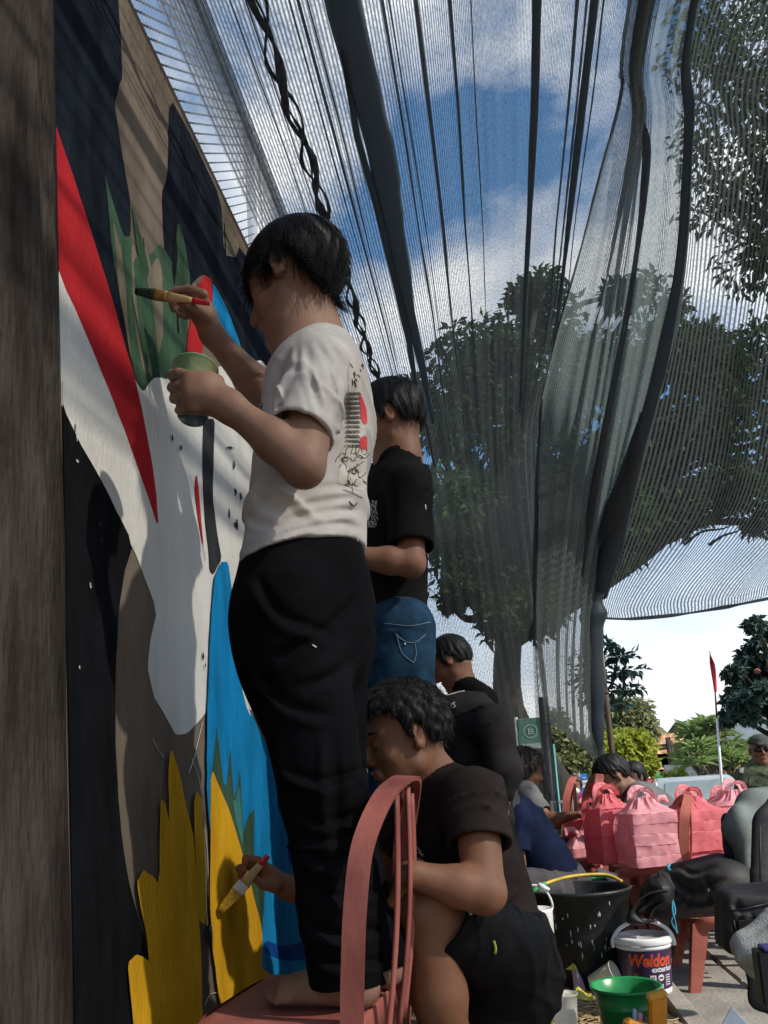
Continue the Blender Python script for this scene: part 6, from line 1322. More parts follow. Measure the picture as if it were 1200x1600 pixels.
bb = empty('box_lid', tuple(J(1195, 1500, 1.92)), 'black box edge with a purple strip in front of the towel', 'box'); q = J(1205, 1525, 1.92); G().box(q, (.06, .05, .12), bev=.004).build('box_side', m_dark, bb, smooth=False); G().box(q+V(.008, -.005, .064), (.05, .05, .010), bev=.003).build('box_strip', mat('purple_plastic', (.06, .04, .20), .4, .1, 10), bb, smooth=False)

# white pot handle and nozzle by the navy crouching person; small green-rimmed pot
q = J(831, 1362, 2.95); wp = empty('white_pot', (q[0], q[1], 0), 'small white paint pot with wire bail in front of the navy tee', 'pot')
G().lathe((q[0], q[1], 0), [(0, .003), (.055, 0), (.062, .34), (.066, .35), (.060, .352), (.056, .05), (0, .04)], 28).build('pot_body', m_white, wp); G().tube([(q[0]+.064*math.cos(t), q[1], .35+.085*math.sin(t)) for t in np.linspace(0, math.pi, 16)], .0045, 6).build('bail', m_white, wp)
nz_ = empty('spray_nozzle', tuple(J(848, 1385, 2.95)), 'white plastic nozzle lying on the crouching person\'s lap', 'nozzle'); G().tube([J(841, 1382, 2.95), J(850, 1388, 2.95), J(858, 1390, 2.94)], [.010, .012, .006], 10).build('nozzle_body', m_white, nz_); G().tube([J(842, 1386, 2.95), J(846, 1392, 2.95)], .005, 8).build('trigger', m_white, nz_)
q = J(915, 1372, 3.75); gp = empty('pail', (q[0], q[1], 0), 'dark pail with green rim and white cloth, behind the black tub', 'bucket')
G().lathe((q[0], q[1], 0), [(0, .003), (.09, 0), (.105, .36), (.10, .362), (.088, .05), (0, .04)], 28).build('pail_body', m_tub, gp); G().lathe((q[0], q[1], .36), [(.100, -.004), (.112, 0), (.112, .012), (.098, .012)], 28).build('pail_rim', m_green, gp)
S = Sdf(); S.add(rc((q[0]+.07, q[1]-.05, .385), (q[0]+.115, q[1]-.07, .36), .02, .018), rc((q[0]+.115, q[1]-.07, .36), (q[0]+.125, q[1]-.07, .26), .017, .022, k=.02)); soft('cloth', S, .005, m_white, gp, .004, .04, 3)
# white steel frame among the seats
q = J(862, 1262, 5.6); tf = empty('steel_frame', (q[0], q[1], 0), 'white square steel frame standing among the seats in front of the woman in purple', 'frame')
x0, x1 = J(862, 1258, 5.6)[0], J(896, 1258, 5.6)[0]; zt = J(880, 1253, 5.6)[2]
for x in (x0, x1): G().box((x, 5.6, zt/2), (.02, .02, zt), bev=.003).build('leg', m_steel, tf, smooth=False)
G().box(((x0+x1)/2, 5.6, zt), (x1-x0+.02, .021, .021), bev=.003).build('rail', m_steel, tf, smooth=False)
# ================================================================== BACKGROUND: trees, street, buildings
def leafmat(name, col, col2, tr=.25, rough=.45):
    return mat(name, col, rough, .3, 1.2, 0, 80, col2=col2, spec=.2, trans=tr, detail=2)
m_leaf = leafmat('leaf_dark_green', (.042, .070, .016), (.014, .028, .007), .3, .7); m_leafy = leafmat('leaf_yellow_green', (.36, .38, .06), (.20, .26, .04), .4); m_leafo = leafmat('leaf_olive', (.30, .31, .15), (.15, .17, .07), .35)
m_leafb = leafmat('leaf_blue_green', (.060, .105, .085), (.026, .052, .042), .2); m_leaff = leafmat('leaf_frangipani', (.26, .34, .12), (.13, .20, .06), .35)  # olive and blue-green leaves lightened in colour to stand in for haze
m_bark = mat('tree_bark', (.035, .028, .022), .95, .3, 8, .7, 40, col2=(.016, .013, .010)); m_barkg = mat('grey_bark', (.16, .135, .11), .9, .25, 10, .5, 50)
def leaves(clumps, n_per, L_, W_, seed, droop=.35, shell=.55, two=True):
    """clumps: (centre, radii); one mesh of folded leaf blades spread through the clumps"""
    r_ = np.random.default_rng(seed); C_, R_ = [], []
    for c, rr, w_ in clumps:
        n = int(n_per*w_); d = r_.normal(0, 1, (n, 3)); d /= np.linalg.norm(d, axis=1)[:, None]; q = r_.uniform(0, 1, n)**(1/3)*(1-shell)+shell*r_.uniform(.75, 1.05, n)*(r_.uniform(0, 1, n) > .35)+.0
        q = np.clip(q, .05, 1.08); lump = 1+.22*np.sin(d[:, 0]*5+c[0]*3)*np.sin(d[:, 1]*6+c[2]*2)*np.sin(d[:, 2]*5)
        C_.append(np.asarray(c)+d*np.asarray(rr)*(q*lump)[:, None]); R_.append(d)
    P = np.concatenate(C_); D0 = np.concatenate(R_); n = len(P)
    d = D0*.5+r_.normal(0, .55, (n, 3)); d[:, 2] -= droop; d /= np.linalg.norm(d, axis=1)[:, None]
    up = r_.normal(0, .6, (n, 3))+np.array([0, 0, 1.]); s_ = np.cross(d, up); s_ /= np.linalg.norm(s_, axis=1)[:, None]+1e-9; nn = np.cross(s_, d)
    l_ = L_*r_.uniform(.6, 1.25, n)[:, None]; w_ = W_*r_.uniform(.7, 1.2, n)[:, None]
    a = P; m1 = P+d*l_*.45+s_*w_+nn*w_*.35; m2 = P+d*l_*.45-s_*w_+nn*w_*.35; mid = P+d*l_*.5; e = P+d*l_-nn*l_*.14
    Vv = np.stack([a, m1, e, m2, mid], 1).reshape(-1, 3); b = np.arange(n)[:, None]*5
    F = np.concatenate([b+np.array([[0, 4, 2, 1]]), b+np.array([[0, 3, 2, 4]])], 0)
    return Vv, F
def limb(g, a, b, r0, r1, sag=.1, n=8, seed=0):
    r_ = np.random.default_rng(seed); a, b = np.asarray(a, float), np.asarray(b, float); L_ = np.linalg.norm(b-a); k = [a]+[a+(b-a)*t+r_.normal(0, .05*L_, 3)+V(0, 0, sag*L_*math.sin(math.pi*t)) for t in (.33, .66)]+[b]
    q = catmull(k, n+4); g.tube(q, np.linspace(r0, r1, len(q)), 7)
def tree(label, base, trunk_top, r0, clumps, n_per, L_, W_, ml, mb, seed, name='tree', droop=.35, group=None, twigs=3, cat='tree'):
    e = empty(name, base, label, cat, group); g = G(); base = np.asarray(base, float); tt = np.asarray(trunk_top, float)
    limb(g, base-V(0, 0, .1), tt, r0, r0*.72, .0, 12, seed); g.build('trunk', mb, e)
    g = G(); r_ = np.random.default_rng(seed)
    for i, (c, rr, w_) in enumerate(clumps):
        a = tt if i % 2 == 0 else base+(tt-base)*.85
        limb(g, a, c, r0*.42, r0*.10, .08, 10, seed+i)
        for k in range(twigs):
            d = r_.normal(0, 1, 3); d = unit(d); limb(g, a+(np.asarray(c)-a)*r_.uniform(.6, .95), np.asarray(c)+d*np.asarray(rr)*.9, r0*.10, r0*.025, .05, 6, seed+i*7+k)
    if clumps: g.build('limbs', mb, e)
    v, f = leaves(clumps, n_per, L_, W_, seed, droop); o = mesh('crown', v, f, ml, e, False)
    return e
def cl(x, y, Y, rx, ry=None, w_=1.0, dep=None):
    c = J(x, y, Y); k = Y/FPX*1.04; rx *= k; ry = rx if ry is None else ry*k
    return (c, (rx, dep or (rx+ry)/2*.8, ry), w_)
# the big tree behind the net
T = J(797, 1090, 9.0); base = V(T[0]+.02, 9.0, STREET+.0)
big = [cl(740, 560, 8.2, 95, 75, 1.0), cl(840, 500, 8.6, 90, 65, .9), cl(690, 650, 8.0, 70, 80, .8), cl(790, 660, 8.2, 110, 90, 1.3), cl(700, 790, 7.8, 75, 90, 1.0), cl(790, 800, 8.4, 110, 90, 1.4), cl(900, 600, 8.4, 100, 80, 1.0), cl(900, 740, 8.0, 100, 90, 1.2), cl(1010, 560, 8.6, 105, 70, 1.0), cl(1010, 690, 8.8, 90, 80, .8), cl(1110, 640, 8.6, 85, 80, .8), cl(1090, 560, 9.0, 80, 50, .5), cl(1050, 790, 8.8, 95, 55, .8),
       cl(760, 900, 8.2, 110, 50, 1.2), cl(880, 870, 8.4, 90, 60, 1.0), cl(960, 800, 8.4, 80, 60, .7), cl(730, 925, 7.6, 40, 30, .25), cl(775, 960, 7.8, 35, 40, .3), cl(830, 960, 8.2, 60, 50, .6), cl(1000, 460, 8.9, 70, 40, .35), cl(1130, 760, 9.0, 60, 60, .4), cl(1180, 560, 9.2, 70, 60, .45), cl(1210, 680, 9.2, 80, 70, .5), cl(1270, 600, 9.4, 90, 90, .7), cl(1190, 790, 9.2, 60, 40, .3), cl(1280, 740, 9.4, 80, 60, .5)]
rb_ = np.random.default_rng(90); sub = []
for (c_, rr, w_) in big:
    sub.append((c_, tuple(np.asarray(rr)*.8), w_*.5))
    for k in range(3): d = rb_.normal(0, 1, 3); d /= np.linalg.norm(d); sub.append((np.asarray(c_)+d*np.asarray(rr)*rb_.uniform(.55, 1.05), tuple(np.asarray(rr)*rb_.uniform(.28, .55)), w_*rb_.uniform(.12, .30)))
big = sub
tree('big dark broad-leaved tree behind the shade net, its crown filling the sky', base, J(800, 930, 9.0), .21, big, 1900, .125, .028, m_leaf, m_bark, 3, droop=.45, twigs=1)
far = [cl(1160, 130, 10.5, 80, 110, .9), cl(1090, 60, 10.5, 60, 80, .5), cl(1230, 260, 10.2, 90, 110, .9), cl(1140, 310, 10.4, 80, 50, .5), cl(1190, 400, 10.2, 70, 60, .5), cl(1250, 60, 10.5, 110, 90, .9), cl(1200, -40, 10.5, 130, 70, .8), cl(1090, 230, 10.6, 40, 70, .25), cl(1320, 180, 10.5, 120, 140, .8)]
b2_ = J(1330, 1200, 10.6)
tree('taller tree with loose foliage hanging into the upper right of the net', V(b2_[0], b2_[1], STREET), J(1320, 420, 10.5), .24, far, 1300, .14, .030, m_leaf, m_bark, 5, droop=.4)
# feathery sprays beside the corner pole
e_ = J(925, 1060, 10.0); sp = [cl(968, 1026, 9.8, 32, 4, .5), cl(968, 1050, 9.8, 34, 4, .6), cl(974, 1078, 9.9, 30, 4, .5), cl(962, 1100, 9.9, 24, 4, .4), cl(950, 1006, 9.9, 14, 6, .2), cl(915, 1060, 10.2, 24, 50, 1.0)]
tree('young tree with level leafy sprays reaching out beside the net pole', V(e_[0], e_[1], STREET), e_, .07, sp, 230, .12, .026, m_leafb, m_bark, 8, droop=.2, twigs=2)
# dark blue-green tree at the right edge
e_ = J(1235, 1200, 13.0); r_ = np.random.default_rng(77); dk = []
for (x, y, rx, ry, n_) in ((1165, 1080, 40, 34, 7), (1198, 1040, 40, 40, 8), (1195, 1105, 34, 30, 6), (1235, 1060, 45, 60, 8), (1212, 985, 26, 16, 3), (1140, 1056, 16, 10, 2), (1172, 1030, 20, 8, 2), (1150, 1118, 18, 14, 2)):
    for i in range(n_): dk.append(cl(x+r_.normal(0, rx*.55), y+r_.normal(0, ry*.55), 12.8+r_.normal(0, .4), r_.uniform(8, 17), r_.uniform(6, 11), r_.uniform(.12, .26)))
tree('dark blue-green tree leaning in from the right, above the soldier', V(e_[0], e_[1], STREET), J(1218, 1130, 13.0), .13, dk, 900, .13, .040, m_leafb, m_bark, 11, twigs=1)
fl = J(1183, 1049, 12.4); fo_ = empty('red_blossom', fl, 'orange-red blossom or lantern hung in the dark right-hand tree', 'blossom')
for k in range(5): a = k*1.256; S = Sdf(); S.add(el(fl+V(math.cos(a)*.025, 0, math.sin(a)*.025), V(.032, .02, .028), k=.01)); skinpart('petal', S, .012, mat('blossom_red', (.30, .09, .06), .6, .2, 10), fo_)
# yellow-green and olive trees over the street
e_ = J(990, 1225, 15.0)
tree('bright yellow-green shrub tree behind the man in grey', V(e_[0], e_[1], STREET), J(990, 1205, 15), .09, [cl(965, 1172, 14.8, 22, 20, .8), cl(990, 1165, 15, 26, 22, 1.0), cl(1002, 1196, 15.2, 20, 18, .8), cl(975, 1200, 14.8, 30, 18, .9), cl(950, 1155, 15, 14, 12, .4)], 650, .17, .055, m_leafy, m_barkg, 13, droop=.3)
e_ = J(980, 1215, 22.0)
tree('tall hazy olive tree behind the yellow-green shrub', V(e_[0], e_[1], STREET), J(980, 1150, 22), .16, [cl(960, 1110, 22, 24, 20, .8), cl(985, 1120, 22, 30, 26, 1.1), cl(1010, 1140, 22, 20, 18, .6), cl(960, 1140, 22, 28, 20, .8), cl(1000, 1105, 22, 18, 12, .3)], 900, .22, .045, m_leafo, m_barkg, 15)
e_ = J(890, 1225, 12.0)
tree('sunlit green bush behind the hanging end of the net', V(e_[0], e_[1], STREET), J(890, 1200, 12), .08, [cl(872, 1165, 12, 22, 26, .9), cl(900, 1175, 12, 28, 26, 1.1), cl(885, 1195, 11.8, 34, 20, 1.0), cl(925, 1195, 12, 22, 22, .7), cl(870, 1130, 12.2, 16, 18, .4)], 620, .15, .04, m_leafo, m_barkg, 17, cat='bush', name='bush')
e_ = J(1060, 1228, 18.0)
tree('low yellowish shrub by the utility poles', V(e_[0], e_[1], STREET), J(1055, 1222, 18), .05, [cl(1032, 1216, 18, 12, 6, .4), cl(1050, 1214, 18, 12, 7, .4), cl(1063, 1212, 18, 8, 6, .3)], 300, .16, .05, m_leafy, m_barkg, 19, cat='shrub', name='shrub')
# frangipani: bare candelabra limbs with tufts of long leaves
e_ = J(1118, 1235, 19.0); fr = empty('frangipani_tree', (e_[0], e_[1], STREET), 'frangipani tree with bare forking limbs and tufts of long leaves', 'tree'); r_ = np.random.default_rng(23)
tips = [(1072, 1168), (1085, 1150), (1080, 1185), (1098, 1165), (1108, 1140), (1095, 1190), (1115, 1160), (1122, 1175), (1130, 1150), (1138, 1165), (1148, 1180), (1158, 1190), (1140, 1185), (1078, 1138), (1100, 1130), (1125, 1135), (1110, 1180)]
tp = [J(x, y, 19+r_.normal(0, .5)) for x, y in tips]; g = G(); b0 = V(e_[0], e_[1], STREET)
fk = [J(1098, 1222, 19), J(1118, 1218, 19), J(1140, 1222, 19)]; g.tube([b0-V(0, 0, .1), J(1118, 1240, 19)], [.12, .10], 8); o = g.build('trunk', m_barkg, fr); g = G()
for k in fk: limb(g, J(1118, 1240, 19), k, .09, .06, 0, 6, 1)
for i, t_ in enumerate(tp):
    k = fk[int(np.argmin([np.linalg.norm(t_-q) for q in fk]))]; mid = (k+t_)/2+r_.normal(0, .10, 3); limb(g, k, mid, .05, .035, .05, 5, i); limb(g, mid, t_, .035, .022, .05, 5, i+40); limb(g, mid, t_+V(r_.normal(0, .32), r_.normal(0, .2), -.05), .030, .02, .05, 5, i+80)
g.build('limbs', m_barkg, fr)
Vs, Fs = [], []; nb_ = 0
for t_ in tp+[t+V(r_.normal(0, .32), r_.normal(0, .2), -.05) for t in tp]:
    for k in range(20):
        a = r_.uniform(0, 6.28); d = unit(V(math.cos(a), math.sin(a), r_.uniform(-.3, .9))); L_ = r_.uniform(.36, .62); s_ = unit(np.cross(d, V(0, 0, 1)))*.055; m_ = t_+d*L_*.5+V(0, 0, .02); e2 = t_+d*L_-V(0, 0, .06)
        Vs += [t_, m_+s_, e2, m_-s_]; Fs.append([nb_, nb_+1, nb_+2, nb_+3]); nb_ += 4
mesh('crown', Vs, Fs, m_leaff, fr, False)

# ---------------------------------------------------------------- buildings
m_orange_t = mat('orange_roof_tile', (.62, .32, .17), .9, .2, 3, .4, 30); m_brick = mat('orange_render', (.68, .42, .22), .9, .15, 2, .2, 30); m_gable = mat('cream_gable', (.62, .50, .42), .9, .1, 3); m_grey_r = mat('blue_grey_sheet', (.32, .38, .42), .55, .12, 2, .1, 20); m_shade = mat('shop_dark', (.035, .035, .036), .8, .3, 4); m_glassd = mat('dark_glass', (.03, .04, .05), .12, .1, 3, spec=.6)
def px_box(x0, y0, x1, y1, Y, dep):
    a, b = J(x0, y1, Y), J(x1, y0, Y); return a, b
def house(label, x0, x1, yt, Y, dep, wallm, roofm, ridge, name='house'):
    a, b = J(x0, yt, Y), J(x1, yt, Y); zt = (a[2]+b[2])/2; xa, xb = a[0], b[0]; e = empty(name, ((xa+xb)/2, Y, STREET), label, 'building')
    G().box(((xa+xb)/2, Y+dep/2, (zt+STREET)/2), (xb-xa, dep, zt-STREET)).build('wall', wallm, e, smooth=False)
    g = G(); zr = zt+ridge; o_ = .35; y0, y1, ym = Y-o_, Y+dep+o_, Y+dep/2; n = max(4, int((xb-xa+.7)/.35))
    for (ya, za, yb, zb) in ((y0, zt-.1, ym, zr), (ym, zr, y1, zt-.1)):
        rows = []
        for j in range(9):
            t = j/8; rows.append([(xa-.35+(xb-xa+.7)*i/(2*n), ya+(yb-ya)*t, za+(zb-za)*t+.05*(i % 2)+.02*(j % 2)) for i in range(2*n+1)])
        g.strip(rows)
    rf = g.build('roof', roofm, e, smooth=False)
    for xx in (xa, xb): G().prism([(xx, Y, zt), (xx, Y+dep, zt), (xx, ym, zr-.05)], (.06, 0, 0)).build('gable', m_gable, e, smooth=False)
    for i in range(3):
        x = xa+(xb-xa)*(.2+.3*i); w_ = G().box((x, Y-.02, STREET+1.7), (1.0, .08, 1.2)).build('window', m_gable, e, smooth=False); G().box((x, Y-.075, STREET+1.7), (.8, .04, 1.0)).build('pane', m_glassd, w_, smooth=False)
    return e
house('orange house with broad tiled roof beyond the utility poles', 1003, 1060, 1200, 30, 7, m_brick, m_orange_t, .85)
house('taller orange-rendered building showing above the tiled roof', 1012, 1066, 1163, 44, 1.2, m_brick, m_orange_t, .6)
h2 = J(1030, 1165, 36); 
# grey sheet-roofed shop with open, cluttered front
a, b = J(1058, 1150, 24), J(1260, 1150, 24); xa, xb = a[0], b[0]; zt = J(1058, 1166, 24)[2]; zr = J(1100, 1133, 24)[2]
sp_ = empty('shop_building', ((xa+xb)/2, 24, STREET), 'long shop with blue-grey sheet roof and dark cluttered front behind the frangipani', 'building')
G().box(((xa+xb)/2, 24.7, (zt+STREET)/2-.02), (xb-xa-.3, 1.4, zt-STREET-.05)).build('wall', m_shade, sp_, smooth=False)
g = G(); g.prism([(xa, 22.9, zt), (xa, 22.9, zt+.62), (xa+1.6, 22.9, zr), (xb+1, 22.9, zr+.1), (xb+1, 22.9, zt)], (0, .12, 0)); g.build('fascia', m_grey_r, sp_, smooth=False)
g = G(); n = 60; g.strip([[(xa+(xb+1-xa)*i/n, y, z+.03*(i % 2)) for i in range(n+1)] for y, z in ((22.95, zr+.08), (24.2, zr+.14), (25.5, zr-.1))]); g.build('roof', m_grey_r, sp_, smooth=False)
for i in range(9): x = xa+.4+(xb-xa-.4)*i/8; G().box((x, 23.1, (zt+STREET)/2), (.10, .10, zt-STREET)).build('column', m_gable if i % 3 == 0 else m_shade, sp_, smooth=False)
r_ = np.random.default_rng(31); cc = [(.30, .16, .08), (.16, .17, .16), (.34, .31, .25), (.10, .09, .08), (.40, .20, .08), (.22, .24, .26), (.45, .42, .36)]
mm = [mat('goods_%s' % w_, c_, .7, .2, 6) for w_, c_ in zip(('rust', 'slate', 'sand', 'umber', 'amber', 'steel', 'ivory'), cc)]
for j in range(5):
    z = STREET+.35+.55*j
    G().box(((xa+xb)/2, 23.55, z-.03), (xb-xa-.6, .5, .04)).build('shelf', m_gable, sp_, smooth=False)
    for i in range(26):
        x = xa+.5+(xb-xa-1)*i/25+r_.uniform(-.05, .05); hh = r_.uniform(.15, .46); G().box((x, 23.5+r_.uniform(-.1, .1), z-.008+hh/2), (r_.uniform(.12, .34), .2, hh), bev=.01).build('shelved_goods', mm[int(r_.integers(7))], sp_, smooth=False)
for (x, y, w_, h_, k) in ((1143, 1196, .45, .75, 4), (1147, 1178, .5, .35, 6), (1135, 1190, .3, .5, 5), (1158, 1212, .5, .4, 2), (1066, 1222, .9, 1.0, 5), (1140, 1166, .7, .2, 2)):
    q = J(x, y, 22.6); G().box(q, (w_, .05, h_), bev=.008).build('poster_board', mm[k], sp_, smooth=False)
# utility poles with wires
m_wood = mat('pole_wood', (.08, .06, .05), .9, .2, 10)
for k, (x0, y0, x1, y1) in enumerate(((1043, 1152, 1051, 1205), (1047, 1157, 1055, 1208))):
    a, b = J(x0, y0, 26), J(x1, y1, 26); up_ = empty('utility_pole', (b[0], 26, STREET), 'dark timber utility pole, %s of the pair before the orange roof' % ('taller' if k == 0 else 'shorter'), 'utility pole', 'pair of utility poles')
    G().tube([(b[0]+.05, 26, STREET-.05), a], [.11, .08], 8).build('pole_shaft', m_wood, up_); G().box(a-V(0, 0, .25), (.9, .08, .08)).build('cross_arm', m_wood, up_, smooth=False)
for k in range(3):
    g = G(); a = J(1043+2*k, 1154, 26); b = J(1500, 930-30*k, 14); g.tube([a+(b-a)*t-V(0, 0, .5*math.sin(math.pi*t)) for t in np.linspace(0, 1, 20)], .010, 4); o = g.build('overhead_wire', m_dark, None); tag(o, '%s thin overhead wire running from the utility poles to the right' % ('lowest', 'middle', 'highest')[k], 'wire', 'overhead wires')
# flagpole
a, b, t_ = J(1129, 1240, 12), J(1120, 1122, 12), J(1109, 1017, 12); fp = empty('flagpole', (a[0], 12, STREET), 'slim white flagpole with a furled red flag hanging from its tip', 'flagpole')
G().tube([(a[0]+.06, 12, STREET-.05), a, b], [.024, .021, .017], 8).build('pole_shaft', mat('white_pole', (.72, .72, .72), .5, .05, 5), fp); G().tube([b, (b+t_)/2+V(.02, 0, 0), t_], [.015, .011, .007], 6).build('pole_tip', m_bamboo, fp)
g = G(); rows = []
for i, (x, y, w_) in enumerate(((1109, 1019, .5), (1111, 1035, 5), (1113, 1048, 5), (1115, 1062, 4), (1117, 1079, 3))):
    rows.append([tuple(J(x+dx*w_, y+abs(dx)*2, 11.96+.03*math.sin(dx*3+i))) for dx in np.linspace(-.4, 1.2, 7)])
g.strip(rows); g.strip([[tuple(V(*p)+V(0, .012, 0)) for p in r__][::-1] for r__ in rows]); g.build('flag', mat('flag_red', (.62, .04, .06), .8, .1, 6), fp)
# ---------------------------------------------------------------- parked car
m_car = mat('silver_paint', (.42, .45, .45), .3, .05, 3, metal=.3, coat=.5); m_tyre = mat('tyre_rubber', (.02, .02, .02), .8, .2, 8); m_rim = mat('rim_alloy', (.4, .4, .42), .35, .1, 5, metal=.8); m_glassc = mat('car_glass', (.20, .24, .25), .08, .08, 2, spec=.8); m_lamp = mat('tail_lamp', (.45, .03, .03), .25, .1, 5)
CXm, CY = J(1100, 1240, 15.5)[0], 15.5; cz = STREET+.005; car = empty('parked_car', (CXm, CY+2, cz), 'silver-grey parked car seen from behind, beyond the pink bags', 'car')
prof = [(-.0, .28), (-.06, .55), (-.02, .80), (.05, .92), (.55, 1.36), (.75, 1.42), (2.1, 1.42), (2.55, 1.36), (3.2, .98), (4.1, .85), (4.25, .60), (4.22, .28)]
rows = []
for xw, zz in ((-.86, -.02), (-.82, 0), (-.2, .0), (.2, 0), (.82, 0), (.86, -.02)):
    rows.append([])
    for (yy, z) in prof:
        k = 1.0 if z < .95 else 1-.20*(z-.95)/.47; rows[-1].append((CXm+xw*k, CY+yy+(.04*abs(xw)), cz+z+zz*(1 if z > .3 else 0)))
g = G(); g.strip(rows); g.add(rows[0], [tuple(range(len(prof)))]); g.add(rows[-1], [tuple(range(len(prof)))[::-1]]); autosmooth(g.build('body', m_car, car), 30)
def pane(p, name, m=m_glassc): g = G(); g.prism(p, (0, -.012, .004)); return g.build(name, m, car, smooth=False)
def cb(x, y, z): return (CXm+x, CY+y, cz+z)
pane([cb(-.70, .095, .955), cb(.70, .095, .955), cb(.585, .515, 1.325), cb(-.585, .515, 1.325)], 'rear_window')
for sx_ in (-1, 1):
    G().prism([cb(sx_*.815, .55, .97), cb(sx_*.815, 3.0, .97), cb(sx_*.725, 2.5, 1.31), cb(sx_*.725, .85, 1.31)], (sx_*.012, 0, .003)).build('side_window', m_glassc, car, smooth=False)
    G().box(cb(sx_*.70, -.045, .72), (.22, .05, .22), bev=.02).build('tail_light', m_lamp, car, smooth=False)
    G().box(cb(sx_*.92, 2.75, .98), (.14, .10, .12), bev=.03).build('door_mirror', m_car, car, smooth=False)
    for yy in (.75, 3.4):
        o = G().lathe(cb(sx_*.78, yy, .31), [(.0, -.09), (.27, -.095), (.31, -.07), (.31, .07), (.27, .095), (0, .09)], 24, np.array(Matrix.Rotation(math.pi/2, 3, 'Y'))).build('wheel', m_tyre, car); G().lathe(cb(sx_*.80, yy, .31), [(.0, -.085), (.19, -.088), (.20, -.06), (.20, .06), (.19, .088), (0, .085)], 18, np.array(Matrix.Rotation(math.pi/2, 3, 'Y'))).build('rim', m_rim, o)
G().box(cb(0, -.075, .42), (1.6, .12, .22), bev=.04).build('bumper', m_car, car, smooth=False); G().box(cb(0, -.045, .70), (.46, .03, .11), bev=.005).build('number_plate', m_dark, car, smooth=False)
# motorcycles by the shrub
def motorcycle(label, x, Y, c_):
    q = J(x, 1240, Y); e = empty('motorcycle', (q[0], Y, STREET), label, 'motorcycle', 'motorcycles parked across the street', .4); m = mat('fairing_'+c_[0], c_[1], .35, .1, 5, coat=.4)
    for yy in (-.6, .6):
        o = G().lathe((0, yy, .29), [(.20, -.05), (.28, -.05), (.29, 0), (.28, .05), (.20, .05), (.20, -.05)], 20, np.array(Matrix.Rotation(math.pi/2, 3, 'Y'))).build('wheel', m_tyre, e, local=True); G().lathe((0, yy, .29), [(0, -.03), (.20, -.03), (.20, .03), (0, .03)], 14, np.array(Matrix.Rotation(math.pi/2, 3, 'Y'))).build('hub', m_rim, o, local=False if False else True)
    S = Sdf(); S.add(rc((0, -.55, .62), (0, -.1, .56), .12, .13, k=.05), rc((0, -.1, .5), (0, .3, .5), .12, .10, k=.08), rc((0, .3, .55), (0, .45, .9), .12, .10, k=.08)); v, f = S.verts(.025); mesh('fairing', v, f, m, e, local=True)
    G().box((0, -.28, .76), (.22, .62, .09), bev=.03).build('saddle', m_dark, e, smooth=False, local=True); G().tube([(-.33, .36, 1.02), (-.1, .42, .98), (.1, .42, .98), (.33, .36, 1.02)], .016, 6).build('handlebar', m_dark, e, local=True)
    G().tube([(0, .58, .3), (0, .45, .85)], .03, 6).build('fork', m_dark, e, local=True); S = Sdf(); S.add(el((0, .53, .84), V(.09, .05, .08))); v, f = S.verts(.02); mesh('headlight', v, f, m_white, e, local=True); return e
motorcycle('black and white motorcycle parked left of the silver car', 1038, 13.0, ('grey', (.10, .10, .11))); motorcycle('dark red motorcycle parked farther left, near the signs', 1022, 14.0, ('maroon', (.25, .03, .03)))
# street signs
def sign(label, x, y, Y, w_, h_, m, shape, stripes=()):
    q = J(x, y, Y); e = empty('street_sign', (q[0], Y, STREET), label, 'sign'); G().tube([(q[0], Y+.03, STREET-.05), (q[0], Y+.03, q[2]+h_/2)], .025, 8).build('post', m_steel, e)
    if shape == 'diamond': P = [(q[0]-w_/2, Y, q[2]), (q[0], Y, q[2]-h_/2), (q[0]+w_/2, Y, q[2]), (q[0]+w_*.30, Y, q[2]+h_*.42), (q[0], Y, q[2]+h_*.30), (q[0]-w_*.30, Y, q[2]+h_*.42)]
    else: P = [(q[0]-w_/2, Y, q[2]-h_/2), (q[0]+w_/2, Y, q[2]-h_/2), (q[0]+w_/2, Y, q[2]+h_/2), (q[0]-w_/2, Y, q[2]+h_/2)]
    G().prism(P, (0, -.02, 0)).build('sign_panel', m, e, smooth=False)
    for (dx, dz, sw_, sh2_, mm_) in stripes: G().box((q[0]+dx*w_, Y-.026, q[2]+dz*h_), (sw_*w_, .006, sh2_*h_)).build('sign_mark', mm_, e, smooth=False)
    return e
m_sb = mat('sign_blue', (.03, .20, .62), .5, .05, 5); m_sw = mat('sign_white', (.72, .72, .72), .5, .05, 5); m_sr = mat('sign_red', (.50, .03, .04), .5, .05, 5); m_sg = mat('sign_green', (.03, .36, .14), .5, .05, 5)
sign('blue and white street sign above the woman in purple', 911, 1216, 11, .11, .13, m_sb, 'rect', ((0, -.36, 1, .26, m_sw), (.1, .05, .4, .1, m_sw), (-.42, 0, .14, 1, m_sw)))
sign('red heart-shaped sign beside the green street sign', 1015, 1221, 15, .17, .17, m_sr, 'diamond', ((0, .05, .45, .08, m_sw), (0, -.12, .3, .06, m_sw)))
sign('green oblong street sign above the red heart-shaped one', 1024, 1211, 16, .19, .14, m_sg, 'rect', ((0, .1, .6, .08, m_sw), (0, -.12, .5, .08, m_sw)))
sign('white street notice with faint blue panels beyond the seated people', 921, 1240, 10.5, .26, .24, m_sw, 'rect', ((-.25, .2, .3, .3, m_sb), (.25, -.1, .3, .4, m_sb)))
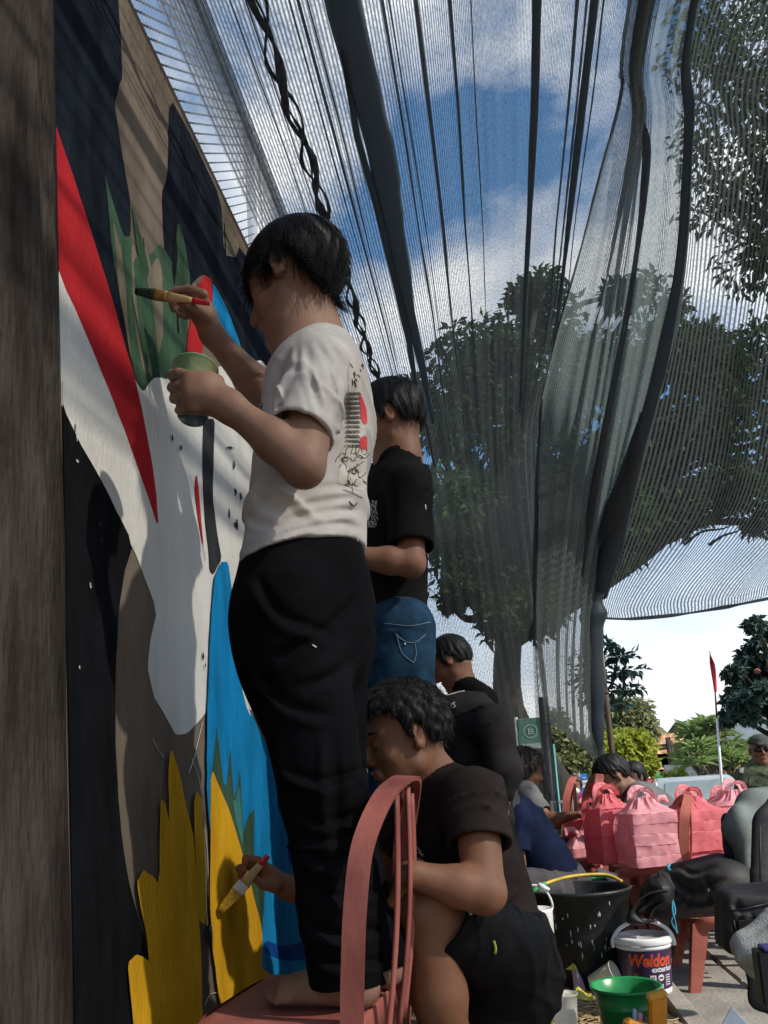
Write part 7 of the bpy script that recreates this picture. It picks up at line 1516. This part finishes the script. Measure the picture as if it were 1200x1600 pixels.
# green board with ring emblem behind the net
q = J(829, 1146, 7.6); bd = empty('notice_board', (q[0], 7.6, STREET), 'green board with a pale ring emblem behind the net, beside the tree trunk', 'board'); m_bg = mat('board_green', (.10, .27, .20), .6, .12, 4)
w_, h_ = .24, .30; G().box(q, (w_, .03, h_), bev=.004).build('board_panel', m_bg, bd, smooth=False); m_be = mat('board_emblem', (.40, .52, .45), .6, .08, 6)
R2 = np.array(Matrix.Rotation(math.pi/2, 3, 'X'))
G().lathe(q+V(0, -.0165, .02), [(.058, -.001), (.068, -.001), (.068, .002), (.058, .002), (.058, -.001)], 28, R2).build('emblem_ring', m_be, bd, smooth=False)
for (dx, dz, a_, b_) in ((-.015, .02, .014, .062), (.010, .036, .034, .012), (.010, .018, .034, .012), (.012, -.002, .036, .012)): G().box(q+V(dx, -.018, dz), (a_, .004, b_)).build('emblem_mark', m_be, bd, smooth=False)
G().box(q+V(0, -.0165, -.125), (w_*.98, .004, .05)).build('board_band', m_be, bd, smooth=False)
for sx_ in (-1, 1): G().tube([(q[0]+sx_*w_*.53, 7.62, STREET-.05), (q[0]+sx_*w_*.53, 7.62, q[2]+.17)], .018, 8).build('post', m_sg if sx_ > 0 else m_steel, bd)
q = J(853, 1160, 6.9); sl = empty('post', (q[0], 6.9, STREET), 'dark round post with a thin green pole beside it, at the end of the net', 'post'); G().tube([(q[0], 6.9, STREET-.05), (q[0], 6.9, q[2]+.4)], .035, 10).build('post_shaft', m_dark, sl); G().tube([(q[0]+.06, 6.9, STREET-.05), (q[0]+.06, 6.9, q[2]-.02)], .012, 8).build('side_pole', mat('green_blue_pole', (.05, .28, .27), .5, .1, 10), sl)
# a street stall with a white parasol, far left of the street
q = J(882, 1240, 11.5); st_ = empty('street_stall', (q[0], 11.5, STREET), 'street stall with white and green covers beyond the seated people', 'stall'); zc_ = q[2]
G().box((q[0], 11.5, (zc_+STREET)/2-.05), (.34, .3, zc_-STREET-.1), bev=.02).build('counter', m_sw, st_, smooth=False); S = Sdf(); S.add(el((q[0]+.02, 11.4, zc_-.02), V(.17, .15, .08)), el((q[0]-.08, 11.4, zc_-.05), V(.1, .1, .07))); skinpart('green_cover', S, .02, m_sg, st_); S = Sdf(); S.add(el((q[0]-.05, 11.6, zc_+.13), V(.24, .2, .07))); skinpart('parasol', S, .02, mat('parasol_cloth', (.70, .58, .55), .8, .05, 5), st_); G().tube([(q[0]-.05, 11.6, STREET), (q[0]-.05, 11.6, zc_+.14)], .015, 6).build('parasol_pole', m_steel, st_)
# far side: a garden wall and a distant belt of trees closes the view
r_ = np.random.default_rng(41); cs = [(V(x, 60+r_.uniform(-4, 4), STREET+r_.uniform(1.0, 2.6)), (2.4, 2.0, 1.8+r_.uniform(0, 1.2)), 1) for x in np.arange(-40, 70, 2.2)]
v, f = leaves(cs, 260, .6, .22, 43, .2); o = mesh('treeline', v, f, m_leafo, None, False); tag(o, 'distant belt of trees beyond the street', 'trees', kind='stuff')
